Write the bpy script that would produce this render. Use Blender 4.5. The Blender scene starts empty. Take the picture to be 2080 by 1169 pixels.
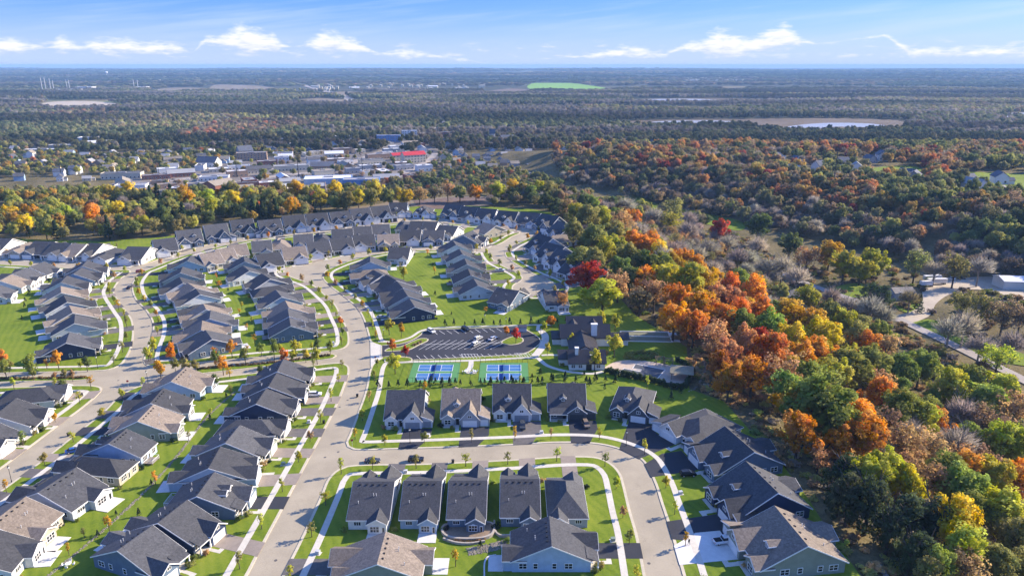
import bpy, bmesh, math, random
import numpy as np
from mathutils import Vector, Matrix
from mathutils.geometry import tessellate_polygon
rnd = random.Random(7)
sc = bpy.context.scene
COL = sc.collection
R = math.radians

# ------------------------------------------------------------------ camera
F, CX, CY = 1444.0, 1040.0, 584.5            # focal length and centre, in photo pixels (2080 x 1169)
PITCH, CAM_H = R(17.4), 114.0
cam = bpy.data.cameras.new('camera')
cam.sensor_width = 36.0
cam.lens = 36.0 * F / 2080.0
cam.clip_start, cam.clip_end = 1.0, 90000.0
cam_o = bpy.data.objects.new('camera', cam)
cam_o.location = (0, 0, CAM_H)
cam_o.rotation_euler = (R(90) - PITCH, 0, 0)
COL.objects.link(cam_o)
sc.camera = cam_o

# ------------------------------------------------------------------ light, sky, exposure
SUN_AZ, SUN_EL = R(22), R(27)                # azimuth counted from +X towards +Y
sun = bpy.data.lights.new('sun', 'SUN')
sun.energy, sun.angle, sun.color = 4.1, R(0.5), (1.0, 0.865, 0.675)
sun_o = bpy.data.objects.new('sun', sun)
sd = Vector((math.cos(SUN_EL) * math.cos(SUN_AZ), math.cos(SUN_EL) * math.sin(SUN_AZ), math.sin(SUN_EL)))
sun_o.rotation_euler = sd.to_track_quat('Z', 'Y').to_euler()
sun_o.location = sd * 400
COL.objects.link(sun_o)

sc.view_settings.view_transform = 'Standard'
sc.view_settings.look = 'None'
sc.view_settings.gamma = 1.0
sc.view_settings.use_curve_mapping = False
sc.view_settings.exposure = 1.38
sc.cycles.use_denoising = True
sc.cycles.max_bounces = 5
sc.cycles.diffuse_bounces = 2
sc.cycles.glossy_bounces = 2
sc.cycles.transmission_bounces = 2
sc.cycles.volume_bounces = 0
sc.cycles.transparent_max_bounces = 4
sc.cycles.use_adaptive_sampling = True
sc.cycles.adaptive_threshold = 0.02


class NT:
    """small helper for node trees"""
    def __init__(s, tree):
        s.t = tree
        s.n = tree.nodes
        s.l = tree.links

    def node(s, kind, **kw):
        n = s.n.new(kind)
        for k, v in kw.items():
            setattr(n, k, v)
        return n

    def put(s, sock, v):
        if isinstance(v, bpy.types.NodeSocket):
            s.l.new(v, sock)
        else:
            sock.default_value = v

    def math(s, op, a, b=0.0, c=0.0, clamp=False):
        n = s.node('ShaderNodeMath', operation=op)
        n.use_clamp = clamp
        s.put(n.inputs[0], a)
        s.put(n.inputs[1], b)
        if op in ('MULTIPLY_ADD', 'SMOOTH_MIN', 'SMOOTH_MAX'):
            s.put(n.inputs[2], c)
        return n.outputs[0]

    def mix(s, fac, a, b, blend='MIX'):
        n = s.node('ShaderNodeMix', data_type='RGBA', blend_type=blend)
        s.put(n.inputs[0], fac)
        s.put(n.inputs[6], a if isinstance(a, bpy.types.NodeSocket) else tuple(a) + (1,) * (4 - len(a)))
        s.put(n.inputs[7], b if isinstance(b, bpy.types.NodeSocket) else tuple(b) + (1,) * (4 - len(b)))
        return n.outputs[2]

    def noise(s, vec, scale, detail=3.0, rough=0.55, out=0):
        n = s.node('ShaderNodeTexNoise')
        s.put(n.inputs['Vector'], vec)
        n.inputs['Scale'].default_value = scale
        n.inputs['Detail'].default_value = detail
        n.inputs['Roughness'].default_value = rough
        return n.outputs[out]

    def ramp(s, fac, stops, interp='LINEAR'):
        n = s.node('ShaderNodeValToRGB')
        n.color_ramp.interpolation = interp
        e = n.color_ramp.elements
        while len(e) < len(stops):
            e.new(0.5)
        for i, (p, c) in enumerate(stops):
            e[i].position = p
            e[i].color = tuple(c) + (1,) * (4 - len(c))
        s.put(n.inputs[0], fac)
        return n.outputs[0]

    def maprange(s, v, a, b, c=0.0, d=1.0, smooth=True):
        n = s.node('ShaderNodeMapRange')
        n.interpolation_type = 'SMOOTHSTEP' if smooth else 'LINEAR'
        s.put(n.inputs[0], v)
        for i, q in enumerate((a, b, c, d)):
            n.inputs[i + 1].default_value = q
        return n.outputs[0]


world = bpy.data.worlds.new('World')
sc.world = world
world.use_nodes = True
world.cycles.sampling_method = 'MANUAL'
world.cycles.sample_map_resolution = 256
wt = NT(world.node_tree)
wt.n.clear()
geo = wt.node('ShaderNodeTexCoord')
sep = wt.node('ShaderNodeSeparateXYZ')
wt.l.new(geo.outputs['Generated'], sep.inputs[0])
az = wt.math('ARCTAN2', sep.outputs[0], sep.outputs[1])
el = wt.math('ARCSINE', sep.outputs[2])
# a clear autumn sky: its blue deepens quickly above the horizon
zz = wt.math('MAXIMUM', sep.outputs[2], 0.0)
zs = wt.math('POWER', zz, 0.62)
cmb = wt.node('ShaderNodeCombineXYZ')
wt.put(cmb.inputs[0], sep.outputs[0])
wt.put(cmb.inputs[1], sep.outputs[1])
wt.put(cmb.inputs[2], zs)
nrm = wt.node('ShaderNodeVectorMath', operation='NORMALIZE')
wt.l.new(cmb.outputs[0], nrm.inputs[0])
sky = wt.node('ShaderNodeTexSky', sky_type='NISHITA')
sky.sun_disc = False
sky.sun_elevation = SUN_EL
sky.sun_rotation = R(90) - SUN_AZ
sky.altitude = 300
sky.air_density, sky.dust_density, sky.ozone_density = 1.0, 0.6, 3.0
wt.l.new(nrm.outputs[0], sky.inputs[0])
hsv = wt.node('ShaderNodeHueSaturation')
hsv.inputs['Hue'].default_value = 0.524
hsv.inputs['Saturation'].default_value = 1.2
hsv.inputs['Value'].default_value = 1.15
wt.l.new(sky.outputs[0], hsv.inputs['Color'])
skycol = wt.mix(0.7, hsv.outputs[0], (0.46, 1.30, 4.1))


def azel(u, v):
    dx = (u - CX) / F
    a = (v - CY) / F
    d = Vector((dx, math.cos(PITCH) - a * math.sin(PITCH), -math.sin(PITCH) - a * math.cos(PITCH))).normalized()
    return math.atan2(d.x, d.y), math.asin(d.z)


vec = wt.node('ShaderNodeCombineXYZ')
wt.put(vec.inputs[0], az)
wt.put(vec.inputs[1], wt.math('MULTIPLY', el, 3.4))
shape = wt.noise(vec.outputs[0], 50.0, 6.0, 0.62)
# cumulus belt: for each bearing the middle and the half height of the cloud (in photo pixels), read from one ramp
CLOUDS = [(-40, 95, 16), (35, 97, 15), (95, 97, 4), (128, 93, 17), (165, 98, 8), (225, 94, 16), (290, 100, 12), (345, 99, 14), (392, 108, 3), (415, 84, 10),
          (500, 86, 21), (560, 92, 16), (592, 96, 2), (620, 92, 8), (655, 87, 19), (725, 97, 15), (768, 108, 4), (820, 110, 13), (885, 113, 7), (930, 121, 7), (1000, 130, 2),
          (1150, 116, 4), (1195, 115, 8), (1270, 107, 14), (1350, 112, 8), (1385, 98, 8), (1455, 94, 21), (1520, 98, 16), (1590, 79, 20), (1660, 90, 3),
          (1800, 73, 6), (1850, 108, 11)]
ramp = wt.node('ShaderNodeValToRGB')
el_ = ramp.color_ramp.elements
while len(el_) < len(CLOUDS):
    el_.new(0.5)
AZ0, AZ1 = azel(-60, 90)[0], azel(2180, 90)[0]
for e_, (u, v, h) in zip(el_, CLOUDS):
    a0, e0 = azel(u, v)
    e_.position = (a0 - AZ0) / (AZ1 - AZ0)
    e_.color = (e0 / 0.1, h / 30.0, 0, 1)
# beyond the frame the ramp mirrors itself, so the same broken belt goes on all round
pp = wt.node('ShaderNodeMath', operation='PINGPONG')
wt.put(pp.inputs[0], wt.math('DIVIDE', wt.math('SUBTRACT', az, AZ0), AZ1 - AZ0))
pp.inputs[1].default_value = 1.0
wt.l.new(pp.outputs[0], ramp.inputs[0])
sr = wt.node('ShaderNodeSeparateColor')
wt.l.new(ramp.outputs[0], sr.inputs[0])
mid = wt.math('MULTIPLY', sr.outputs[0], 0.1)
half = wt.math('MULTIPLY', sr.outputs[1], 30.0 / F)
de = wt.math('DIVIDE', wt.math('SUBTRACT', el, mid), wt.math('ADD', half, 0.0006))
sgn = de
de = wt.math('ADD', wt.math('MAXIMUM', de, 0.0), wt.math('MULTIPLY', wt.math('MINIMUM', de, 0.0), -1.35))
best = wt.math('SUBTRACT', wt.math('MULTIPLY', sr.outputs[1], 1.6), de)
best = wt.math('ADD', best, wt.math('MULTIPLY', sr.outputs[1], 0.5))
dens = wt.math('ADD', wt.math('ADD', best, 0.15), wt.math('MULTIPLY', wt.math('SUBTRACT', shape, 0.5), 2.7))
dens = wt.math('MULTIPLY', dens, wt.maprange(sr.outputs[1], 0.03, 0.2))
cmask = wt.maprange(dens, -0.1, 1.25)
# thin high cirrus
cv = wt.node('ShaderNodeCombineXYZ')
wt.put(cv.inputs[0], wt.math('ADD', wt.math('MULTIPLY', az, 2.2), wt.math('MULTIPLY', el, -4.0)))
wt.put(cv.inputs[1], wt.math('ADD', wt.math('MULTIPLY', el, 26.0), wt.math('MULTIPLY', az, -2.6)))
cirrus = wt.math('MULTIPLY', wt.maprange(wt.noise(cv.outputs[0], 1.6, 4.0, 0.6), 0.42, 0.75), 0.5)
lowveil = wt.maprange(el, 0.08, 0.0)
skycol = wt.mix(wt.math('MULTIPLY', cirrus, 0.8), skycol, (2.8, 3.3, 4.1))
skycol = wt.mix(wt.math('MULTIPLY', lowveil, 0.9), skycol, (2.1, 2.55, 3.6))
base_sh = wt.maprange(wt.math('ADD', sgn, wt.math('MULTIPLY', wt.math('SUBTRACT', shape, 0.5), 3.0)), -1.0, 0.5)
ccol = wt.mix(base_sh, (2.7, 2.9, 3.4), (4.0, 3.95, 3.8))
sv = wt.node('ShaderNodeCombineXYZ')
wt.put(sv.inputs[0], az)
wt.put(sv.inputs[1], wt.math('MULTIPLY', el, 4.5))
small = wt.math('MULTIPLY', wt.maprange(wt.noise(sv.outputs[0], 30.0, 5.0, 0.6), 0.52, 0.72), wt.math('MULTIPLY', wt.maprange(el, 0.004, 0.012), wt.maprange(el, 0.034, 0.02)))
skycol = wt.mix(wt.math('MULTIPLY', small, 0.55), skycol, (3.5, 3.5, 3.6))
skycol = wt.mix(wt.math('MULTIPLY', cmask, 0.9), skycol, ccol)
bg = wt.node('ShaderNodeBackground')
wt.l.new(skycol, bg.inputs[0])
bg.inputs[1].default_value = 0.108
wo = wt.node('ShaderNodeOutputWorld')
wt.l.new(bg.outputs[0], wo.inputs[0])


# ------------------------------------------------------------------ terrain shape and pixel-to-ground
def sm(t):
    t = np.clip(t, 0, 1)
    return t * t * (3 - 2 * t)


_vn = {}


def vnoise(x, y, scale, seed=0):
    """value noise 0..1, numpy"""
    key = seed
    if key not in _vn:
        _vn[key] = np.random.RandomState(seed + 11).rand(256, 256)
    g = _vn[key]
    x = np.asarray(x, float) / scale
    y = np.asarray(y, float) / scale
    xi, yi = np.floor(x).astype(int), np.floor(y).astype(int)
    fx, fy = sm(x - xi), sm(y - yi)
    a, b = g[xi % 256, yi % 256], g[(xi + 1) % 256, yi % 256]
    c, d = g[xi % 256, (yi + 1) % 256], g[(xi + 1) % 256, (yi + 1) % 256]
    return (a * (1 - fx) + b * fx) * (1 - fy) + (c * (1 - fx) + d * fx) * fy


EY = [-900, 60, 138, 200, 252, 336, 458, 576, 640]
EX = [100, 88, 84, 86, 82, 72, 54, 50, 46]
DROP = 26.0


def H(x, y):
    x = np.asarray(x, float)
    y = np.asarray(y, float)
    e = np.interp(y, EY, EX)
    p = (1 - sm((x - e) / 105.0)) * (1 - sm((y - 618) / 85.0))
    dist = (x - 330) * 0.855 + (y - 440) * 0.52
    rise = sm(dist / 120.0) * (1 - sm((y - 1000) / 260.0))
    z = -DROP + DROP * np.clip(p, 0, 1) + 24.0 * rise
    far = sm((y - 5600) / 3500.0)
    z = z + far * (10 + 34 * vnoise(x, y, 2600, 3) * sm((y - 5000) / 9000) + 14 * vnoise(x, y, 900, 4))
    z = z + (vnoise(x, y, 60, 5) - 0.5) * 3.0 * (1 - np.clip(p, 0, 1)) * (1 - sm((y - 600) / 80)) * sm((x + 40) / 60)
    return z


_T = np.concatenate([np.arange(60, 1500, 0.5), np.geomspace(1500, 40000, 1500)])


def G(u, v, dz=0.0):
    """photo pixel -> point on the terrain (raised by dz)"""
    dx = (u - CX) / F
    a = (v - CY) / F
    d = (dx, math.cos(PITCH) - a * math.sin(PITCH), -math.sin(PITCH) - a * math.cos(PITCH))
    X, Y, Z = d[0] * _T, d[1] * _T, CAM_H + d[2] * _T
    below = Z < H(X, Y) + dz
    i = int(np.argmax(below)) if below.any() else len(_T) - 1
    i = max(i, 1)
    z0 = Z[i - 1] - float(H(X[i - 1], Y[i - 1])) - dz
    z1 = Z[i] - float(H(X[i], Y[i])) - dz
    f = z0 / (z0 - z1) if z0 != z1 else 0
    return Vector((X[i - 1] + (X[i] - X[i - 1]) * f, Y[i - 1] + (Y[i] - Y[i - 1]) * f, Z[i - 1] + (Z[i] - Z[i - 1]) * f))


def G2(u, v, dz=0.0):
    p = G(u, v, dz)
    return Vector((p.x, p.y))


# ------------------------------------------------------------------ object helpers
def tag(o, label=None, cat=None, group=None, kind=None):
    if label: o['label'] = label
    if cat: o['category'] = cat
    if group: o['group'] = group
    if kind: o['kind'] = kind
    return o


def link(name, mesh, parent=None, m=None, loc=None, rz=None):
    o = bpy.data.objects.new(name, mesh)
    COL.objects.link(o)
    if parent is not None: o.parent = parent
    if loc is not None: o.location = loc
    if rz is not None: o.rotation_euler = (0, 0, rz)
    if m is not None and mesh is not None:
        if not mesh.materials:
            mesh.materials.append(m)
        o.material_slots[0].link = 'OBJECT'
        o.material_slots[0].material = m
    return o


def empty(name, loc, rz=0.0):
    o = bpy.data.objects.new(name, None)
    o.empty_display_size = 0.5
    o.location = loc
    o.rotation_euler = (0, 0, rz)
    COL.objects.link(o)
    return o


class MB:
    def __init__(s):
        s.v = []
        s.f = []

    def add(s, vs, fs):
        n = len(s.v)
        s.v += [tuple(p) for p in vs]
        s.f += [tuple(i + n for i in f) for f in fs]
        return s

    def box(s, x0, x1, y0, y1, z0, z1):
        return s.add([(x0, y0, z0), (x1, y0, z0), (x1, y1, z0), (x0, y1, z0), (x0, y0, z1), (x1, y0, z1), (x1, y1, z1), (x0, y1, z1)],
                     [(3, 2, 1, 0), (4, 5, 6, 7), (0, 1, 5, 4), (1, 2, 6, 5), (2, 3, 7, 6), (3, 0, 4, 7)])

    def prism(s, prof, a, b, axis='x'):
        """prof: list of (p, z) polygon; extruded from a to b along axis"""
        n = len(prof)
        if axis == 'x':
            vs = [(a, p, z) for p, z in prof] + [(b, p, z) for p, z in prof]
        else:
            vs = [(p, a, z) for p, z in prof] + [(p, b, z) for p, z in prof]
        fs = [tuple(range(n)), tuple(range(2 * n - 1, n - 1, -1))]
        fs += [(i, i + n, (i + 1) % n + n, (i + 1) % n) for i in range(n)]
        return s.add(vs, fs)

    def tube(s, p0, p1, r0, r1, n=6):
        p0, p1 = Vector(p0), Vector(p1)
        d = (p1 - p0)
        if d.length < 1e-6: return s
        q = d.to_track_quat('Z', 'Y')
        vs = []
        for p, r in ((p0, r0), (p1, r1)):
            for i in range(n):
                a = 2 * math.pi * i / n
                vs.append(p + q @ Vector((r * math.cos(a), r * math.sin(a), 0)))
        fs = [(i, (i + 1) % n, (i + 1) % n + n, i + n) for i in range(n)]
        fs += [tuple(range(n - 1, -1, -1)), tuple(range(n, 2 * n))]
        return s.add(vs, fs)

    def lathe(s, prof, n=10, c=(0, 0)):
        vs = []
        for r, z in prof:
            for i in range(n):
                a = 2 * math.pi * i / n
                vs.append((c[0] + r * math.cos(a), c[1] + r * math.sin(a), z))
        fs = []
        for k in range(len(prof) - 1):
            for i in range(n):
                fs.append((k * n + i, k * n + (i + 1) % n, (k + 1) * n + (i + 1) % n, (k + 1) * n + i))
        fs += [tuple(range(n - 1, -1, -1)), tuple(range((len(prof) - 1) * n, len(prof) * n))]
        return s.add(vs, fs)

    def mesh(s, name, fix=True, smooth=False):
        me = bpy.data.meshes.new(name)
        me.from_pydata(s.v, [], s.f)
        if fix:
            bm = bmesh.new()
            bm.from_mesh(me)
            bmesh.ops.recalc_face_normals(bm, faces=bm.faces)
            bm.to_mesh(me)
            bm.free()
        if smooth:
            me.polygons.foreach_set('use_smooth', [True] * len(me.polygons))
        me.update()
        return me

    def build(s, name, m, parent=None, loc=None, rz=None, smooth=False):
        return link(name, s.mesh(name, smooth=smooth), parent, m, loc, rz)


# ------------------------------------------------------------------ materials
MATS = {}


def mat(name, col, rough=0.8, var=0.12, scale=1.0, spec=0.3, metal=0.0, bump=0.0, bscale=8.0, col2=None):
    """procedural material: noise varies the colour, optional bump"""
    if name in MATS: return MATS[name]
    m = bpy.data.materials.new(name)
    m.use_nodes = True
    t = NT(m.node_tree)
    b = t.n['Principled BSDF']
    co = t.node('ShaderNodeNewGeometry').outputs['Position']
    n1 = t.noise(co, scale, 4.0, 0.6)
    n2 = t.noise(co, scale * 0.13, 2.0, 0.5)
    k = t.math('ADD', t.math('MULTIPLY', n1, 0.6), t.math('MULTIPLY', n2, 0.4))
    k = t.maprange(k, 0.3, 0.7, 0, 1)
    c1 = tuple(max(0, c * (1 - var)) for c in col)
    c2 = col2 or tuple(min(1, c * (1 + var)) for c in col)
    t.put(b.inputs['Base Color'], t.mix(k, c1, c2))
    b.inputs['Roughness'].default_value = rough
    b.inputs['Specular IOR Level'].default_value = spec
    b.inputs['Metallic'].default_value = metal
    if bump:
        bn = t.node('ShaderNodeBump')
        bn.inputs['Strength'].default_value = bump
        t.put(bn.inputs['Height'], t.noise(co, bscale, 3.0))
        t.put(b.inputs['Normal'], bn.outputs[0])
    MATS[name] = m
    return m


def shingle(name, col):
    """asphalt shingles: mottled tabs in the roof's own object space"""
    if name in MATS: return MATS[name]
    m = bpy.data.materials.new(name)
    m.use_nodes = True
    t = NT(m.node_tree)
    b = t.n['Principled BSDF']
    co = t.node('ShaderNodeTexCoord').outputs['Object']
    n1 = t.noise(co, 3.2, 3.0, 0.7)
    vo = t.node('ShaderNodeTexVoronoi')
    t.put(vo.inputs['Vector'], co)
    vo.inputs['Scale'].default_value = 2.6
    n2 = t.noise(co, 0.35, 2.0)
    oi = t.node('ShaderNodeObjectInfo').outputs['Random']
    k = t.math('ADD', t.math('MULTIPLY', n1, 0.5), t.math('MULTIPLY', vo.outputs['Color'], 0.3))
    k = t.math('ADD', k, t.math('MULTIPLY', n2, 0.25))
    c = t.mix(t.maprange(k, 0.3, 0.8), tuple(q * 0.72 for q in col), tuple(q * 1.35 for q in col))
    h = t.node('ShaderNodeHueSaturation')
    t.put(h.inputs['Color'], c)
    t.put(h.inputs['Value'], t.math('MULTIPLY_ADD', oi, 0.3, 0.85))
    t.put(b.inputs['Base Color'], h.outputs[0])
    b.inputs['Roughness'].default_value = 0.85
    b.inputs['Specular IOR Level'].default_value = 0.25
    MATS[name] = m
    return m


def siding(name, col):
    """lap siding: fine horizontal boards with a shadow line"""
    if name in MATS: return MATS[name]
    m = bpy.data.materials.new(name)
    m.use_nodes = True
    t = NT(m.node_tree)
    b = t.n['Principled BSDF']
    co = t.node('ShaderNodeTexCoord').outputs['Object']
    s = t.node('ShaderNodeSeparateXYZ')
    t.put(s.inputs[0], co)
    fr = t.math('FRACT', t.math('MULTIPLY', s.outputs[2], 5.0))
    n1 = t.noise(co, 0.7, 4.0)
    c = t.mix(t.maprange(n1, 0.3, 0.7), tuple(q * 0.9 for q in col), tuple(min(1, q * 1.06) for q in col))
    t.put(b.inputs['Base Color'], c)
    bn = t.node('ShaderNodeBump')
    bn.inputs['Strength'].default_value = 0.4
    bn.inputs['Distance'].default_value = 0.02
    t.put(bn.inputs['Height'], fr)
    t.put(b.inputs['Normal'], bn.outputs[0])
    b.inputs['Roughness'].default_value = 0.7
    MATS[name] = m
    return m


def lawn_mat():
    m = bpy.data.materials.new('lawn_grass')
    m.use_nodes = True
    t = NT(m.node_tree)
    b = t.n['Principled BSDF']
    co = t.node('ShaderNodeNewGeometry').outputs['Position']
    s = t.node('ShaderNodeSeparateXYZ')
    t.put(s.inputs[0], co)
    warp = t.noise(co, 0.03, 2.0)
    st = t.math('ADD', t.math('MULTIPLY', s.outputs[0], 0.84), t.math('ADD', t.math('MULTIPLY', s.outputs[1], 0.42), t.math('MULTIPLY', warp, 6.0)))
    stripe = t.math('SINE', t.math('MULTIPLY', st, 2.6))
    n1 = t.noise(co, 1.6, 4.0, 0.7)
    n2 = t.noise(co, 0.07, 3.0, 0.6)
    n3 = t.noise(co, 0.018, 2.0, 0.5)
    k = t.math('ADD', t.math('MULTIPLY', n1, 0.35), t.math('ADD', t.math('MULTIPLY', n2, 0.45), t.math('MULTIPLY', n3, 0.3)))
    k = t.math('ADD', k, t.math('MULTIPLY', stripe, 0.035))
    c = t.ramp(k, [(0.36, (0.078, 0.125, 0.013)), (0.52, (0.140, 0.195, 0.018)), (0.68, (0.205, 0.245, 0.028)), (0.8, (0.26, 0.26, 0.05))])
    t.put(b.inputs['Base Color'], c)
    b.inputs['Roughness'].default_value = 0.9
    b.inputs['Specular IOR Level'].default_value = 0.1
    bn = t.node('ShaderNodeBump')
    bn.inputs['Strength'].default_value = 0.5
    bn.inputs['Distance'].default_value = 0.1
    t.put(bn.inputs['Height'], n1)
    t.put(b.inputs['Normal'], bn.outputs[0])
    MATS['lawn'] = m
    return m


def road_mat(name, col, crack=0.5):
    m = bpy.data.materials.new(name)
    m.use_nodes = True
    t = NT(m.node_tree)
    b = t.n['Principled BSDF']
    co = t.node('ShaderNodeNewGeometry').outputs['Position']
    n1 = t.noise(co, 2.5, 5.0, 0.7)
    n2 = t.noise(co, 0.09, 4.0, 0.6)
    k = t.math('ADD', t.math('MULTIPLY', n1, 0.4), t.math('MULTIPLY', n2, 0.6))
    c = t.mix(t.maprange(k, 0.32, 0.68), tuple(q * 0.84 for q in col), tuple(q * 1.1 for q in col))
    vo = t.node('ShaderNodeTexVoronoi', feature='DISTANCE_TO_EDGE')
    wv = t.node('ShaderNodeVectorMath', operation='ADD')
    nz = t.noise(co, 0.25, 3.0, 0.6, out=1)
    sc_ = t.node('ShaderNodeVectorMath', operation='SCALE')
    t.put(sc_.inputs[0], nz)
    sc_.inputs['Scale'].default_value = 9.0
    t.put(wv.inputs[0], co)
    t.put(wv.inputs[1], sc_.outputs[0])
    t.put(vo.inputs['Vector'], wv.outputs[0])
    vo.inputs['Scale'].default_value = 0.045
    line = t.math('SUBTRACT', 1.0, t.maprange(vo.outputs['Distance'], 0.0, 0.0045))
    c = t.mix(t.math('MULTIPLY', line, crack), c, tuple(q * 0.35 for q in col))
    t.put(b.inputs['Base Color'], c)
    b.inputs['Roughness'].default_value = 0.9
    b.inputs['Specular IOR Level'].default_value = 0.2
    MATS[name] = m
    return m


def ground_mat():
    """wild ground: dry autumn grass and leaf litter near, mottled fields and woods far away"""
    m = bpy.data.materials.new('wild_ground')
    m.use_nodes = True
    t = NT(m.node_tree)
    b = t.n['Principled BSDF']
    co = t.node('ShaderNodeNewGeometry').outputs['Position']
    n1 = t.noise(co, 0.5, 5.0, 0.7)
    n2 = t.noise(co, 0.03, 4.0, 0.6)
    n4 = t.noise(co, 2.2, 3.0, 0.7)
    k = t.math('ADD', t.math('MULTIPLY', n1, 0.4), t.math('ADD', t.math('MULTIPLY', n2, 0.4), t.math('MULTIPLY', n4, 0.2)))
    near = t.ramp(k, [(0.36, (0.055, 0.052, 0.026)), (0.48, (0.125, 0.105, 0.052)), (0.58, (0.21, 0.165, 0.085)), (0.7, (0.15, 0.155, 0.055))])
    vo = t.node('ShaderNodeTexVoronoi')
    mp = t.node('ShaderNodeMapping')
    mp.inputs['Scale'].default_value = (0.0016, 0.0011, 0.001)
    t.put(mp.inputs[0], co)
    t.put(vo.inputs['Vector'], mp.outputs[0])
    vo.inputs['Scale'].default_value = 1.0
    f3 = t.noise(co, 0.004, 5.0, 0.65)
    f4 = t.noise(co, 0.0007, 3.0, 0.5)
    wood = t.ramp(t.math('ADD', t.math('MULTIPLY', f3, 0.7), t.math('MULTIPLY', n2, 0.3)),
                  [(0.36, (0.030, 0.038, 0.024)), (0.5, (0.065, 0.066, 0.042)), (0.62, (0.12, 0.10, 0.07)), (0.7, (0.085, 0.085, 0.045))])
    sepc = t.node('ShaderNodeSeparateColor')
    t.put(sepc.inputs[0], vo.outputs['Color'])
    field = t.ramp(sepc.outputs[0], [(0.0, (0.19, 0.14, 0.085)), (0.4, (0.22, 0.18, 0.10)), (0.7, (0.12, 0.14, 0.05)), (1.0, (0.15, 0.095, 0.06))])
    isf = t.math('MULTIPLY', t.maprange(sepc.outputs[1], 0.74, 0.76), t.maprange(f4, 0.44, 0.54))
    farc = t.mix(isf, wood, field)
    sp = t.node('ShaderNodeSeparateXYZ')
    t.put(sp.inputs[0], co)
    dfac = t.maprange(sp.outputs[1], 900.0, 2200.0)
    t.put(b.inputs['Base Color'], t.mix(dfac, near, farc))
    b.inputs['Roughness'].default_value = 0.95
    b.inputs['Specular IOR Level'].default_value = 0.05
    bn = t.node('ShaderNodeBump')
    bn.inputs['Strength'].default_value = 0.8
    bn.inputs['Distance'].default_value = 0.5
    t.put(bn.inputs['Height'], n1)
    t.put(b.inputs['Normal'], bn.outputs[0])
    return m


def leaf_mat():
    """foliage: the tint comes from each tree (custom property or instance attribute)"""
    m = bpy.data.materials.new('foliage')
    m.use_nodes = True
    t = NT(m.node_tree)
    t.n.remove(t.n['Principled BSDF'])
    at = t.node('ShaderNodeAttribute', attribute_type='INSTANCER', attribute_name='tint')
    lr = t.node('ShaderNodeAttribute', attribute_type='GEOMETRY', attribute_name='leafvar')
    h = t.node('ShaderNodeHueSaturation')
    t.put(h.inputs['Color'], at.outputs['Color'])
    sx = t.node('ShaderNodeSeparateXYZ')
    t.put(sx.inputs[0], lr.outputs['Vector'])
    t.put(h.inputs['Hue'], t.math('MULTIPLY_ADD', sx.outputs[0], 0.04, 0.485))
    t.put(h.inputs['Value'], t.math('MULTIPLY_ADD', sx.outputs[1], 0.5, 0.85))
    t.put(h.inputs['Saturation'], t.math('MULTIPLY_ADD', sx.outputs[2], 0.25, 0.85))
    d = t.node('ShaderNodeBsdfDiffuse')
    t.put(d.inputs[0], h.outputs[0])
    tr = t.node('ShaderNodeBsdfTranslucent')
    t.put(tr.inputs[0], h.outputs[0])
    mx = t.node('ShaderNodeMixShader')
    mx.inputs[0].default_value = 0.56
    t.l.new(d.outputs[0], mx.inputs[1])
    t.l.new(tr.outputs[0], mx.inputs[2])
    t.l.new(mx.outputs[0], t.n['Material Output'].inputs[0])
    return m


M_LAWN = lawn_mat()
M_ROAD = road_mat('road_asphalt', (0.375, 0.322, 0.235), 0.28)
M_BLACK = road_mat('new_asphalt', (0.042, 0.044, 0.054), 0.12)
M_GREYDRIVE = mat('worn_asphalt', (0.12, 0.11, 0.105), 0.9, 0.2, 0.8)
M_CONC = mat('concrete', (0.56, 0.52, 0.44), 0.9, 0.1, 1.2)
M_KERB = mat('kerb_concrete', (0.52, 0.46, 0.34), 0.9, 0.12, 0.8)
M_PALE = mat('pale_concrete', (0.62, 0.60, 0.56), 0.9, 0.08, 0.8)
M_TANDRIVE = mat('tan_driveway', (0.27, 0.225, 0.185), 0.9, 0.12, 0.9)
M_GROUND = ground_mat()
M_LEAF = leaf_mat()
M_BARK = mat('bark', (0.085, 0.066, 0.05), 0.95, 0.3, 3.0)
M_BARKPALE = mat('pale_bark', (0.23, 0.20, 0.17), 0.95, 0.2, 3.0)
M_WHITE = mat('white_paint', (0.76, 0.75, 0.73), 0.55, 0.05, 1.0)
M_GLASS = mat('window_glass', (0.018, 0.022, 0.030), 0.12, 0.3, 0.4, spec=0.6)
M_DARK = mat('dark_metal', (0.02, 0.02, 0.022), 0.5, 0.2, 1.0)
M_PIPE = mat('pipe_grey', (0.5, 0.5, 0.5), 0.5, 0.1, 1.0)
M_STONE = mat('field_stone', (0.24, 0.21, 0.17), 0.9, 0.4, 1.8)
M_WALLBLOCK = mat('retaining_block', (0.36, 0.32, 0.27), 0.9, 0.2, 1.5)

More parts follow.
